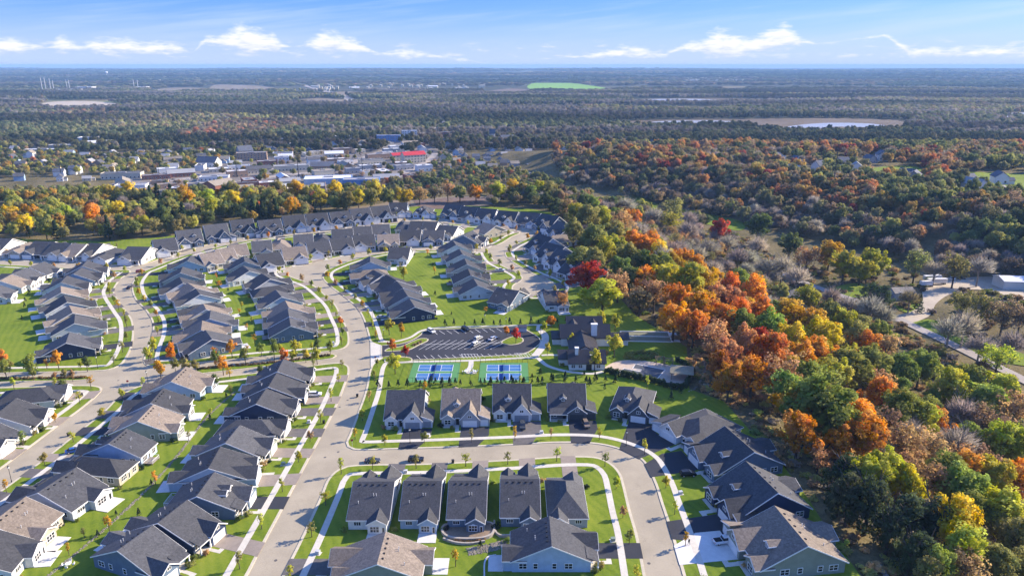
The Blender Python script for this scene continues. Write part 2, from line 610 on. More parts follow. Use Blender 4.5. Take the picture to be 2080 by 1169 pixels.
ROOFS = {'C': shingle('charcoal_shingles', (0.060, 0.061, 0.067)), 'D': shingle('slate_shingles', (0.076, 0.077, 0.083)),
         'B': shingle('brown_shingles', (0.205, 0.168, 0.135))}
WALLS = {'navy': siding('navy_siding', (0.018, 0.034, 0.085)), 'slate': siding('slate_blue_siding', (0.115, 0.165, 0.235)),
         'white': siding('white_siding', (0.70, 0.70, 0.70)), 'grey': siding('grey_siding', (0.34, 0.36, 0.39)),
         'pale': siding('pale_grey_siding', (0.52, 0.55, 0.60)), 'sage': siding('sage_siding', (0.24, 0.27, 0.23)),
         'beige': siding('beige_siding', (0.42, 0.37, 0.29)), 'dark': siding('dark_grey_siding', (0.085, 0.095, 0.11)),
         'blue': siding('light_blue_siding', (0.36, 0.46, 0.60)), 'cream': siding('cream_siding', (0.60, 0.55, 0.43))}
WALLWORD = {'navy': 'navy', 'slate': 'slate blue', 'white': 'white', 'grey': 'grey', 'pale': 'pale grey', 'sage': 'sage green',
            'beige': 'beige', 'dark': 'dark grey', 'blue': 'light blue', 'cream': 'cream'}
ROOFWORD = {'C': 'charcoal', 'D': 'slate grey', 'B': 'brown'}
DOORS = {'white': M_WHITE, 'dark': mat('dark_garage_door', (0.05, 0.055, 0.065), 0.6, 0.1), 'grey': mat('grey_garage_door', (0.25, 0.27, 0.30), 0.6, 0.1)}


# ------------------------------------------------------------------ ground
def graded(lo, hi, core0, core1, step, grow):
    xs = list(np.arange(core0, core1 + 1e-6, step))
    d = step
    x = core1
    while x < hi:
        d *= grow
        x += d
        xs.append(min(x, hi))
    d = step
    x = core0
    while x > lo:
        d *= grow
        x -= d
        xs.insert(0, max(x, lo))
    return np.array(xs)


gx = graded(-26000, 26000, -700, 900, 8, 1.10)
gy = graded(-4000, 27000, -60, 1500, 8, 1.07)
XX, YY = np.meshgrid(gx, gy)
ZZ = H(XX, YY) - 0.25
nx, ny = len(gx), len(gy)
gv = np.stack([XX.ravel(), YY.ravel(), ZZ.ravel()], 1)
idx = np.arange(nx * ny).reshape(ny, nx)
gf = np.stack([idx[:-1, :-1].ravel(), idx[:-1, 1:].ravel(), idx[1:, 1:].ravel(), idx[1:, :-1].ravel()], 1)
gm = bpy.data.meshes.new('ground')
gm.from_pydata(gv.tolist(), [], gf.tolist())
gm.polygons.foreach_set('use_smooth', [True] * len(gm.polygons))
tag(link('ground', gm, m=M_GROUND), kind='structure')


def smooth_line(pts, step=1.5, closed=False):
    """Catmull-Rom through 2-D points, resampled"""
    P = [Vector(p) for p in pts]
    n = len(P)
    out = []
    rng = range(n if closed else n - 1)
    for i in rng:
        p0 = P[(i - 1) % n] if (closed or i > 0) else P[i]
        p1, p2 = P[i], P[(i + 1) % n]
        p3 = P[(i + 2) % n] if (closed or i < n - 2) else p2
        L = (p2 - p1).length
        if L < 1e-4: continue
        # centripetal parametrisation keeps tight corners from looping
        t01 = max((p1 - p0).length, 1e-3) ** 0.5
        t12 = max(L, 1e-3) ** 0.5
        t23 = max((p3 - p2).length, 1e-3) ** 0.5
        m1 = (p2 - p1) + t12 * ((p1 - p0) / t01 - (p2 - p0) / (t01 + t12)) if (p1 - p0).length > 1e-3 else (p2 - p1)
        m2 = (p2 - p1) + t12 * ((p3 - p2) / t23 - (p3 - p1) / (t12 + t23)) if (p3 - p2).length > 1e-3 else (p2 - p1)
        k = max(1, int(L / step))
        for j in range(k):
            t = j / k
            out.append(p1 * (2 * t ** 3 - 3 * t ** 2 + 1) + m1 * (t ** 3 - 2 * t ** 2 + t) + p2 * (-2 * t ** 3 + 3 * t ** 2) + m2 * (t ** 3 - t ** 2))
    if not closed: out.append(P[-1].copy())
    return out


def normals2(line, closed=False):
    n = len(line)
    res = []
    for i in range(n):
        a = line[(i - 1) % n] if (closed or i > 0) else line[i]
        b = line[(i + 1) % n] if (closed or i < n - 1) else line[i]
        d = (b - a)
        d = d.normalized() if d.length > 1e-6 else Vector((1, 0))
        res.append(Vector((-d.y, d.x)))
    return res


def inside(poly, x, y):
    c = False
    n = len(poly)
    j = n - 1
    for i in range(n):
        xi, yi = poly[i][0], poly[i][1]
        xj, yj = poly[j][0], poly[j][1]
        if (yi > y) != (yj > y) and x < (xj - xi) * (y - yi) / (yj - yi) + xi:
            c = not c
        j = i
    return c


def inside_np(poly, x, y):
    c = np.zeros(x.shape, bool)
    n = len(poly)
    j = n - 1
    for i in range(n):
        xi, yi, xj, yj = poly[i][0], poly[i][1], poly[j][0], poly[j][1]
        if yi != yj:
            c ^= ((yi > y) != (yj > y)) & (x < (xj - xi) * (y - yi) / (yj - yi) + xi)
        j = i
    return c


def sheet(name, poly, z, m, kind='structure', thick=0.0, drape=False, parent=None):
    """flat polygon; thick > 0 gives it sides, drape follows the terrain"""
    pts = [Vector((p[0], p[1], 0)) for p in poly]
    tris = tessellate_polygon([pts])
    mb = MB()
    zf = (lambda p: float(H(p.x, p.y)) + z) if drape else (lambda p: z)
    top = [(p.x, p.y, zf(p)) for p in pts]
    mb.add(top, [tuple(t) for t in tris])
    if thick:
        n = len(pts)
        bot = [(x, y, q - thick) for x, y, q in top]
        mb.add(top + bot, [(i, (i + 1) % n, (i + 1) % n + n, i + n) for i in range(n)])
    me = mb.mesh(name)
    # make the top face up
    if me.polygons and me.polygons[0].normal.z < 0:
        me.flip_normals()
    o = link(name, me, parent, m)
    if kind and parent is None: o['kind'] = kind
    return o


def strip(name, line, a, b, z, m, thick=0.12, closed=False, kind='structure', drape=False, parent=None):
    """band between offsets a and b (left positive) of a polyline"""
    ns = normals2(line, closed)
    mb = MB()
    n = len(line)
    vs = []
    for p, q in zip(line, ns):
        for o, zz in ((a, z), (b, z), (b, z - thick), (a, z - thick)):
            w = p + q * o
            vs.append((w.x, w.y, zz + (float(H(w.x, w.y)) if drape else 0)))
    fs = []
    for i in range(n if closed else n - 1):
        k, l = 4 * i, 4 * ((i + 1) % n)
        fs += [(k, l, l + 1, k + 1), (k + 1, l + 1, l + 2, k + 2), (k + 3, k, l, l + 3)[::-1] if False else (k, k + 3, l + 3, l)]
    mb.add(vs, fs)
    o = mb.build(name, m, parent)
    if kind and parent is None: o['kind'] = kind
    return o


def px(pts, dz=0.0):
    return [G2(u, v, dz) for u, v in pts]


# kerb lines traced as points on the ground (photo pixels -> plateau)
K1 = [(470, 1215), (500, 1165), (520, 1127), (582, 1012), (627, 927), (675, 837), (697, 785), (707, 753), (704, 743), (690, 738), (600, 748), (520, 758),
      (440, 767), (310, 779), (287, 784), (250, 801), (212, 837), (162, 877), (100, 926), (0, 1000), (-80, 1055)]
K2 = [(290, 552), (272, 572), (270, 586), (277, 607), (300, 632), (312, 655), (311, 680), (298, 715), (295, 735), (303, 742), (330, 741), (420, 734),
      (520, 725), (690, 709), (704, 701), (707, 690), (703, 667), (690, 640), (680, 620), (660, 600), (630, 577), (592, 563), (577, 555), (580, 545), (602, 538),
      (645, 531), (690, 521), (757, 509), (830, 501), (895, 499), (960, 500), (990, 500), (1009, 497), (1040, 480), (1055, 473), (1050, 469), (1026, 466),
      (965, 459), (907, 454), (860, 449), (800, 454), (750, 461), (690, 469), (620, 476), (560, 482), (510, 488), (470, 496), (430, 505), (390, 515),
      (350, 528), (325, 538), (303, 547)]
K3 = [(-90, 506), (0, 516), (60, 522), (150, 530), (214, 536), (283, 537), (330, 524), (380, 509), (430, 494), (480, 483), (540, 475), (620, 468), (690, 459),
      (750, 451), (800, 444), (860, 440), (912, 446), (985, 455), (1033, 461), (1066, 464), (1088, 470), (1086, 479), (1066, 488), (1038, 502), (1027, 512),
      (1031, 523), (1050, 537), (1085, 556), (1122, 572), (1136, 583), (1125, 595), (1095, 600), (1062, 598), (1042, 590), (1042, 579), (1056, 570),
      (1060, 563), (1050, 555), (1007, 533), (995, 519), (989, 511), (970, 509), (892, 509), (837, 509), (790, 513), (750, 520), (712, 530),
      (682, 541), (661, 552), (657, 564), (668, 577), (700, 602), (727, 625), (740, 647), (750, 678), (754, 692), (762, 699), (778, 702)]
K5 = [(778, 727), (764, 735), (756, 746), (745, 795), (732, 832), (712, 885), (706, 898), (709, 906), (720, 911), (807, 910), (1035, 902), (1140, 897),
      (1215, 900), (1265, 912), (1305, 932), (1322, 957), (1335, 985), (1345, 1017), (1365, 1077), (1392, 1169), (1410, 1235)]
K6 = [(548, 1228), (586, 1152), (617, 1090), (655, 1007), (670, 972), (688, 955), (706, 948), (870, 943), (1040, 935), (1165, 928), (1215, 931), (1240, 943),
      (1257, 962), (1265, 987), (1277, 1037), (1290, 1082), (1307, 1169), (1320, 1240)]
K7 = [(-90, 531), (0, 537), (91, 542), (140, 545), (215, 550), (262, 549), (242, 568), (230, 588), (232, 599), (252, 629), (266, 650), (268, 690), (257, 722),
      (239, 743), (220, 750), (175, 753), (90, 755), (0, 757), (-90, 759)]
K8 = [(-90, 790), (0, 788), (100, 785), (188, 784), (204, 789), (199, 798), (175, 820), (112, 867), (25, 932), (-80, 1008)]
LAWN_E = [(1830, 1260), (1745, 1165), (1690, 1090), (1640, 1010), (1590, 945), (1520, 870), (1470, 815), (1400, 790), (1395, 705), (1290, 640), (1250, 595),
          (1200, 552), (1165, 505), (1163, 460), (1120, 432), (1080, 425), (900, 415), (790, 424), (700, 434), (560, 448), (430, 464), (330, 482), (200, 490), (-90, 482)]

L1, L3, L5, L6, L7, L8 = [smooth_line(px(k)) for k in (K1, K3, K5, K6, K7, K8)]
L2 = smooth_line(px(K2), closed=True)
LE = px(LAWN_E)
BZ = 0.13       # lawn blocks stand a kerb's height above the road
B_W1 = L1 + [Vector((-230, 130)), Vector((-180, 60)), Vector((-60, 60))]
B_N = L3 + L5 + [Vector((60, 90)), Vector((120, 90))] + LE
B_S = L6 + [Vector((30, 70)), Vector((-40, 70))]
B_W3 = L7 + [Vector((-420, 250)), Vector((-520, 440))]
B_W2 = L8 + [Vector((-260, 140)), Vector((-330, 200))]
for nm, poly in (('lawn', L2), ('lawn', B_N), ('lawn', B_W1), ('lawn', B_S), ('lawn', B_W3), ('lawn', B_W2)):
    sheet(nm, poly, BZ, M_LAWN, thick=0.25)
BLOCKS = [L2, B_N, B_W1, B_S, B_W3, B_W2]
_c = Vector((-60, 330))
road_poly = [Vector((-70, 72)), Vector((70, 95))] + [p + (_c - p).normalized() * 5.0 for p in LE] + [Vector((-500, 440)), Vector((-400, 250)), Vector((-240, 140))]
sheet('road', road_poly, 0.0, M_ROAD, thick=0.6)

def poly_area(p):
    return 0.5 * sum(p[i][0] * p[(i + 1) % len(p)][1] - p[(i + 1) % len(p)][0] * p[i][1] for i in range(len(p)))


# which side of each kerb line is lawn (left = +1)
def lawn_side(L, poly):
    k = len(L) // 2
    n = normals2(L)[k]
    q = L[k] + n * 0.8
    return 1 if inside(poly, q.x, q.y) else -1


KERBS = []
for L, poly, cl in ((L1, B_W1, False), (L2, L2, True), (L3, B_N, False), (L5, B_N, False), (L6, B_S, False), (L7, B_W3, False), (L8, B_W2, False)):
    s = lawn_side(L, poly)
    KERBS.append((L, s, cl))
    strip('kerb', L, s * -0.55, s * 0.2, BZ + 0.012, M_KERB, 0.14, closed=cl)


def offset_clean(L, s, d, closed=False):
    """offset polyline, dropping points that come nearer to the line than the offset"""
    ns = normals2(L, closed)
    A = np.array([(p.x, p.y) for p in L])
    out = []
    for p, n in zip(L, ns):
        q = p + n * s * d
        if np.min(np.hypot(A[:, 0] - q.x, A[:, 1] - q.y)) > d * 0.93:
            out.append(q)
    return out


WALK_LINES = []
for L, s, cl in KERBS:
    W = offset_clean(L, s, 4.4, cl)
    W = smooth_line(W[::2] + ([] if cl else [W[-1]]), 1.5, cl)
    WALK_LINES.append((W, s, cl))
    strip('sidewalk', W, -0.85, 0.85, BZ + 0.045, M_CONC, 0.06, closed=cl)

# planted medians of the boulevard
MED_R = smooth_line(px([(350, 757), (420, 748), (520, 738), (600, 729), (676, 719), (683, 722), (676, 727), (600, 736), (520, 746), (420, 757), (352, 764)]), 1.5, True)
MED_L = smooth_line(px([(-60, 766), (60, 765), (160, 764), (186, 765), (184, 769), (160, 772), (60, 774), (-60, 775)]), 1.5, True)
for M_ in (MED_R, MED_L):
    sheet('median', M_, BZ - 0.01, M_LAWN, thick=0.2)
    strip('kerb', M_, -0.3, 0.25, BZ + 0.012, M_KERB, 0.14, closed=True)
# ------------------------------------------------------------------ houses
# every house stands in its own frame: the front looks along -y, x runs along the street
_cache = {}


def window_meshes(w, h, nx_, ny_):
    k = ('win', w, h, nx_, ny_)
    if k not in _cache:
        fr = MB()
        b, t = 0.12, 0.10
        for (x0, x1, z0, z1) in ((-w / 2 - b, -w / 2, -b, h + b), (w / 2, w / 2 + b, -b, h + b), (-w / 2, w / 2, -b, 0), (-w / 2, w / 2, h, h + b)):
            fr.box(x0, x1, -t, 0.02, z0, z1)
        for i in range(1, nx_):
            x = -w / 2 + w * i / nx_
            fr.box(x - 0.06, x + 0.06, -t * 0.9, 0.02, 0, h)
        for i in range(1, ny_):
            z = h * i / ny_
            fr.box(-w / 2, w / 2, -t * 0.8, 0.02, z - 0.04, z + 0.04)
        pn = MB().box(-w / 2, w / 2, -0.04, 0.01, 0, h)
        _cache[k] = (fr.mesh('window'), pn.mesh('pane'))
    return _cache[k]


def door_mesh(w, h):
    k = ('gar', w, h)
    if k not in _cache:
        mb = MB()
        n = 4
        for i in range(n):
            z0 = h * i / n
            mb.box(-w / 2, w / 2, -0.05, 0.03, z0, z0 + h / n - 0.05)
        mb.box(-w / 2, w / 2, -0.02, 0.03, 0, h)
        _cache[k] = mb.mesh('garage_door')
    return _cache[k]


def roof_profile(p0, p1, z0, s, o, th=0.22):
    """inverted V: walls at p0..p1, eave height z0, slope s, overhang o"""
    c = (p0 + p1) / 2
    zr = z0 + (p1 - p0) / 2 * s
    return [(p0 - o, z0 - o * s), (c, zr), (p1 + o, z0 - o * s), (p1 + o, z0 - o * s + th), (c, zr + th), (p0 - o, z0 - o * s + th)]


def add_gable(roof, wall, trim, x0, x1, y0, y1, z0, s, axis, o=0.4, base=0.0, ends=(1, 1)):
    """gabled block: walls x0..x1, y0..y1 up to z0, ridge along axis"""
    th = 0.22
    if axis == 'x':
        a, b, p0, p1 = x0, x1, y0, y1
    else:
        a, b, p0, p1 = y0, y1, x0, x1
    c = (p0 + p1) / 2
    zr = z0 + (p1 - p0) / 2 * s
    if wall is not None:
        wall.prism([(p0, base), (p1, base), (p1, z0), (c, zr), (p0, z0)], a, b, axis)
    oa = a - o if ends[0] else a
    ob = b + o if ends[1] else b
    pr = roof_profile(p0, p1, z0 + 0.02, s, o, th)
    # two slabs
    roof.prism([pr[0], pr[1], pr[4], pr[5]], oa, ob, axis)
    roof.prism([pr[1], pr[2], pr[3], pr[4]], oa, ob, axis)
    if trim is not None:
        d = 0.12
        rk = [(p, z - d) for p, z in pr[:3]] + [(p, z - 0.05) for p, z in pr[3:]]
        for e, q, sg in ((ends[0], oa, -1), (ends[1], ob, 1)):
            if e:
                q0, q1 = (q - 0.09, q + 0.01) if sg < 0 else (q - 0.01, q + 0.09)
                trim.prism([rk[0], rk[1], rk[4], rk[5]], q0, q1, axis)
                trim.prism([rk[1], rk[2], rk[3], rk[4]], q0, q1, axis)
        for sg, p in ((-1, p0 - o), (1, p1 + o)):
            zz = z0 - o * s
            q0, q1 = (p - 0.08, p + 0.02) if sg < 0 else (p - 0.02, p + 0.08)
            trim.prism([(q0, zz - 0.1), (q1, zz - 0.1), (q1, zz + 0.18), (q0, zz + 0.18)], oa, ob, axis)
    return zr


def add_hip(roof, wall, trim, x0, x1, y0, y1, z0, s, o=0.4, th=0.2):
    if wall is not None:
        wall.box(x0, x1, y0, y1, 0, z0)
    X0, X1, Y0, Y1 = x0 - o, x1 + o, y0 - o, y1 + o
    ze = z0 - o * s + 0.02
    hw, hd = (X1 - X0) / 2, (Y1 - Y0) / 2
    m = min(hw, hd)
    zr = ze + m * s
    xc, yc = (X0 + X1) / 2, (Y0 + Y1) / 2
    ra, rb = ((xc - (hw - m), yc), (xc + (hw - m), yc)) if hw > hd else ((xc, yc - (hd - m)), (xc, yc + (hd - m)))
    vs = [(X0, Y0, ze), (X1, Y0, ze), (X1, Y1, ze), (X0, Y1, ze), (X0, Y0, ze + th), (X1, Y0, ze + th), (X1, Y1, ze + th), (X0, Y1, ze + th),
          (ra[0], ra[1], zr + th), (rb[0], rb[1], zr + th)]
    if hw > hd:
        tops = [(4, 5, 9, 8), (5, 6, 9), (6, 7, 8, 9), (7, 4, 8)]
    else:
        tops = [(4, 5, 8), (5, 6, 9, 8), (6, 7, 9), (7, 4, 8, 9)]
    roof.add(vs, tops + [(0, 1, 5, 4), (1, 2, 6, 5), (2, 3, 7, 6), (3, 0, 4, 7), (3, 2, 1, 0)])
    if trim is not None:
        for (a0, a1, b0, b1) in ((X0 - .08, X1 + .08, Y0 - .08, Y0 - .005), (X0 - .08, X1 + .08, Y1 + .005, Y1 + .08), (X0 - .08, X0 - .005, Y0, Y1), (X1 + .005, X1 + .08, Y0, Y1)):
            trim.box(a0, a1, b0, b1, ze - 0.08, ze + th - 0.03)
    return zr + th


def house_design(key, W, D, garage=1, gw=6.4, gp=2.2, porch='gable', dormer=0, rear=None, third=False, hip=False, slope=0.46, hw=3.0, deck=None, gs=0.62, lower=0.0, clip=False):
    """returns the list of parts of one house design: (name, mesh, material key, parent name, location, rz)"""
    k = ('house', key)
    if k in _cache: return _cache[k]
    parts = []
    base = -lower
    wall, roof, trim = MB(), MB(), MB()
    x0, x1, y0, y1 = -W / 2, W / 2, -D / 2, D / 2
    if hip:
        zr = add_hip(roof, wall, trim, x0, x1, y0, y1, hw, slope)
    else:
        zr = add_gable(roof, wall, trim, x0, x1, y0, y1, hw, slope, 'x')
    parts.append(['wall', wall.mesh('wall'), 'wall', None, (0, 0, 0), 0])
    main_i = len(parts)
    parts.append(['roof', roof.mesh('roof'), 'roof', None, (0, 0, 0), 0])
    # garage gable towards the street, its ridge runs back into the main slope
    g = garage
    gx0, gx1 = (x1 - gw - 0.02, x1 + 0.02) if g > 0 else (x0 - 0.02, x0 + gw + 0.02)
    gy0 = y0 - gp
    hr, hwal = MB(), MB()
    back = min((gw / 2 * gs) / slope + 0.6, D * 0.62)
    add_gable(hr, None, trim, gx0, gx1, gy0, y0 + back, hw, gs, 'y', o=0.35, ends=(1, 0))
    gc = (gx0 + gx1) / 2
    hwal.prism([(gx0 + 0.03, 0), (gx1 - 0.03, 0), (gx1 - 0.03, hw), (gc, hw + (gw / 2 - 0.03) * gs), (gx0 + 0.03, hw)], gy0, y0 + back - 0.4, 'y')
    parts.append(['garage_wall', hwal.mesh('garage_wall'), 'wall2', None, (0, 0, 0), 0])
    parts.append(['garage_roof', hr.mesh('garage_roof'), 'roof', None, (0, 0, 0), 0])
    dw = min(4.9, gw - 1.3)
    parts.append(['garage_door', door_mesh(dw, 2.25), 'door', None, (gc, gy0 - 0.03, 0.05), 0])
    f, p = window_meshes(1.1, 0.8, 2, 1)
    parts.append(['window', f, 'white', None, (gc, gy0 - 0.01, hw + 0.35), 0])
    parts.append(['pane', p, 'glass', 'window', (0, 0, 0), 0])
    # porch side
    px_ = (x0 + 0.5, gx0 - 0.3) if g > 0 else (gx1 + 0.3, x1 - 0.5)
    pw = px_[1] - px_[0]
    pc = (px_[0] + px_[1]) / 2
    if porch == 'gable' and pw > 2.2:
        w2 = min(4.2, pw)
        a0, a1 = (x0 + 0.05, x0 + w2) if g > 0 else (x1 - w2, x1 - 0.05)
        pr = MB()
        bk = (w2 / 2 * 0.7) / slope + 0.3
        add_gable(pr, None, trim, a0, a1, y0 - 1.1, y0 + bk, hw, 0.7, 'y', o=0.3, ends=(1, 0))
        parts.append(['porch_roof', pr.mesh('porch_roof'), 'roof', None, (0, 0, 0), 0])
        pwll = MB()
        c2 = (a0 + a1) / 2
        pwll.prism([(a0 + .03, 0), (a1 - .03, 0), (a1 - .03, hw), (c2, hw + (w2 / 2 - .03) * 0.7), (a0 + .03, hw)], y0 - 1.1, y0 + bk - 0.3, 'y')
        parts.append(['bay_wall', pwll.mesh('bay_wall'), 'wall2', None, (0, 0, 0), 0])
        f, p = window_meshes(1.9, 1.5, 2, 2)
        parts.append(['window', f, 'white', None, (c2, y0 - 1.12, 0.9), 0])
        parts.append(['pane', p, 'glass', 'window', (0, 0, 0), 0])
        dx = (a1 + gx0) / 2 if g > 0 else (a0 + gx1) / 2
    else:
        # open porch under a lean-to roof on posts
        pr = MB()
        a0, a1 = px_
        pr.add([(a0 - .3, y0 - 2.0, 2.55), (a1 + .3, y0 - 2.0, 2.55), (a1 + .3, y0 + 0.9, 3.65), (a0 - .3, y0 + 0.9, 3.65),
                (a0 - .3, y0 - 2.0, 2.72), (a1 + .3, y0 - 2.0, 2.72), (a1 + .3, y0 + 0.9, 3.82), (a0 - .3, y0 + 0.9, 3.82)],
               [(3, 2, 1, 0), (4, 5, 6, 7), (0, 1, 5, 4), (1, 2, 6, 5), (2, 3, 7, 6), (3, 0, 4, 7)])
        parts.append(['porch_roof', pr.mesh('porch_roof'), 'roof', None, (0, 0, 0), 0])
        trim.box(a0 - .3, a1 + .3, y0 - 2.07, y0 - 2.0, 2.45, 2.7)
        for xx in (a0, a1):
            pm = _cache.setdefault('post', MB().box(-.12, .12, -.12, .12, 0, 2.5).box(-.22, .22, -.22, .22, 0, 0.9).mesh('post'))
            parts.append(['porch_post', pm, 'white', None, (xx, y0 - 1.8, 0.1), 0])
        f, p = window_meshes(1.9, 1.5, 2, 2)
        wx = a0 + 1.1 if g > 0 else a1 - 1.1
        parts.append(['window', f, 'white', None, (wx, y0 - 0.02, 0.9), 0])
        parts.append(['pane', p, 'glass', 'window', (0, 0, 0), 0])
        dx = a1 - 0.9 if g > 0 else a0 + 0.9
    dm = _cache.setdefault('door', MB().box(-.5, .5, -.06, .02, 0, 2.1).mesh('door'))
    parts.append(['door', dm, 'dark', None, (dx, y0 - 0.02, 0.15), 0])
    stoop = _cache.setdefault(('stoop', round(pw, 1)), MB().box(-pw / 2 + .2, pw / 2 - .2, -2.0, 0, -0.05, 0.15).mesh('porch_floor'))
    parts.append(['porch_floor', stoop, 'conc', None, (pc, y0 - 0.0, 0), 0])
    if third:
        tw, td = 3.4, 7.0
        tr, twl = MB(), MB()
        ta, tb = (x1 + 0.0, x1 + tw) if g > 0 else (x0 - tw, x0)
        yt = y0 - gp + 0.7
        twl.box(ta, tb, yt, yt + td, 0, hw - 0.25)
        zo = hw - 0.25
        if g > 0:
            q = [(ta - 0.3, zo + 1.5), (tb + 0.35, zo - 0.12)]
        else:
            q = [(ta - 0.35, zo - 0.12), (tb + 0.3, zo + 1.5)]
        c = [(q[0][0], q[0][1]), (q[1][0], q[1][1]), (q[1][0], q[1][1] + .2), (q[0][0], q[0][1] + .2)]
        tr.prism(c, yt - 0.35, yt + td + 0.3, 'y')
        twl.prism([(ta, zo - .1), (tb, zo - .1), (tb, zo), (ta, zo + 1.35)] if g > 0 else [(ta, zo - .1), (tb, zo - .1), (tb, zo + 1.35), (ta, zo)], yt + 0.02, yt + td - .02, 'y')
        trim.prism([(p_[0], p_[1] - 0.1 if i < 2 else p_[1] - 0.04) for i, p_ in enumerate(c)], yt - 0.44, yt - 0.34, 'y')
        parts.append(['wing_wall', twl.mesh('wing_wall'), 'wall', None, (0, 0, 0), 0])
        parts.append(['wing_roof', tr.mesh('wing_roof'), 'roof', None, (0, 0, 0), 0])
        parts.append(['garage_door', door_mesh(2.5, 2.2), 'door', None, ((ta + tb) / 2, yt - 0.03, 0.05), 0])
    for i in range(dormer):
        dr, dwl = MB(), MB()
        dx_ = (-g * W * 0.14) + (i * 2.6 if dormer > 1 else 0.4)
        yy = y0 + D * 0.17
        zb = hw + (yy - y0) * slope
        add_gable(dr, None, trim, dx_ - .85, dx_ + .85, yy, yy + 3.2, zb + 1.1, 0.75, 'y', o=0.22, ends=(1, 0))
        dwl.prism([(dx_ - .85, zb - 0.2), (dx_ + .85, zb - 0.2), (dx_ + .85, zb + 1.1), (dx_, zb + 1.72), (dx_ - .85, zb + 1.1)], yy, yy + 2.6, 'y')
        parts.append(['dormer_wall', dwl.mesh('dormer_wall'), 'wall2', None, (0, 0, 0), 0])
        parts.append(['dormer_roof', dr.mesh('dormer_roof'), 'roof', None, (0, 0, 0), 0])
        f, p = window_meshes(0.9, 0.75, 2, 1)
        parts.append(['window', f, 'white', None, (dx_, yy - 0.01, zb + 0.3), 0])
        parts.append(['pane', p, 'glass', 'window', (0, 0, 0), 0])
    # back of the house
    wins = []
    if rear:
        sx = 1 if rear == 'right' else -1
        rw, rp = 5.6, 2.0
        rx0, rx1 = (x1 - rw - 0.25, x1 - 0.25) if sx > 0 else (x0 + 0.25, x0 + rw + 0.25)
        rr, rwl = MB(), MB()
        bk = (rw / 2 * 0.5) / slope + 0.5
        add_gable(rr, None, trim, rx0, rx1, y1 - bk, y1 + rp, hw, 0.5, 'y', o=0.35, ends=(0, 1))
        rc = (rx0 + rx1) / 2
        rwl.prism([(rx0 + .03, 0), (rx1 - .03, 0), (rx1 - .03, hw), (rc, hw + (rw / 2 - .03) * 0.5), (rx0 + .03, hw)], y1 - bk + 0.4, y1 + rp, 'y')
        parts.append(['sunroom_wall', rwl.mesh('sunroom_wall'), 'wall', None, (0, 0, 0), 0])
        parts.append(['sunroom_roof', rr.mesh('sunroom_roof'), 'roof', None, (0, 0, 0), 0])
        wins += [(rc - sx * 0.7, y1 + rp + 0.02, 0.7, 2.5, 1.6, 3, 2, 180)]
        parts.append(['door', dm, 'white', None, (rc + sx * 1.9, y1 + rp + 0.02, 0.1), math.pi])
        parts.append(['door_glass', _cache.setdefault('dglass', MB().box(-.33, .33, -.09, -.05, 0.2, 1.9).mesh('door_glass')), 'glass', 'door', (0, 0, 0), 0])
        wins += [(-sx * W * 0.27, y1 + 0.02, 1.3, 1.9, 1.0, 3, 1, 180)]
    else:
        wins += [(-W * 0.28, y1 + 0.02, 0.9, 1.8, 1.5, 2, 2, 180), (W * 0.26, y1 + 0.02, 0.9, 2.6, 1.5, 3, 2, 180)]
        parts.append(['door', dm, 'white', None, (0, y1 + 0.02, 0.1), math.pi])
        parts.append(['door_glass', _cache.setdefault('dglass', MB().box(-.33, .33, -.09, -.05, 0.2, 1.9).mesh('door_glass')), 'glass', 'door', (0, 0, 0), 0])
    for sx in (-1, 1):
        for yy, ww, nn in ((D * 0.36, 1.7, 2), (D * 0.2, 0.9, 1), (-D * 0.04, 0.9, 1), (-D * 0.22, 1.7, 2)):
            if (yy == -D * 0.22) and sx == g: continue
            wins.append((sx * (W / 2 + 0.02), yy, 1.0, ww, 1.35, nn, 2, 90 * sx))
    for (wx, wy, wz, ww, wh, n1, n2, rz) in wins:
        f, p = window_meshes(ww, wh, n1, n2)
        parts.append(['window', f, 'white', None, (wx, wy, wz), R(rz)])
        parts.append(['pane', p, 'glass', 'window', (0, 0, 0), 0])
    parts.append(['fascia', trim.mesh('fascia'), 'white', None, (0, 0, 0), 0])
    # roof furniture
    vm = _cache.setdefault('vent', MB().box(-.22, .22, -.22, .22, 0, 0.22).mesh('roof_vent'))
    pm = _cache.setdefault('pipe', MB().lathe([(0.09, -0.3), (0.09, 0.7), (0.12, 0.72), (0.12, 0.8)], 6).mesh('vent_pipe'))
    if not hip:
        for i in range(5):
            xx = -W * 0.33 + W * 0.66 * i / 4
            yy = 0.9
            parts.append(['roof_vent', vm, 'dark', 'roof', (xx, yy, hw + (D / 2 - yy) * slope + 0.22), 0])
        for xx, yy in ((-W * 0.12, D * 0.2), (-W * 0.05, D * 0.2), (W * 0.3, D * 0.3)):
            parts.append(['vent_pipe', pm, 'pipe', 'roof', (xx, yy, hw + (D / 2 - yy) * slope + 0.2), 0])
    if deck == 'patio':
        dm2 = MB().box(-2.9, 2.9, 0, 3.6, -0.3, 0.12)
        sx = 1 if rear == 'right' else -1
        parts.append(['patio', dm2.mesh('patio'), 'pale', None, ((x1 - 3.05) * 1.0 if sx > 0 else x0 + 3.05, y1 + (2.0 if rear else 0) + 0.05, 0), 0])
    if deck == 'deck':
        sx = 1 if rear == 'right' else -1
        dk = MB().box(-2.4, 2.4, 0, 3.0, 0.45, 0.6)
        for xx in (-2.2, 2.2):
            dk.box(xx - .1, xx + .1, 2.7, 2.9, -0.2, 0.45)
        parts.append(['deck', dk.mesh('deck'), 'wood', None, (-sx * W * 0.2, y1 + 0.05, 0), 0])
        rl = MB()
        for (a, b, c, d) in ((-2.4, 2.4, 2.92, 3.0), (-2.4, -2.32, 0.1, 3.0), (2.32, 2.4, 0.1, 3.0)):
            rl.box(a, b, c, d, 1.45, 1.55)
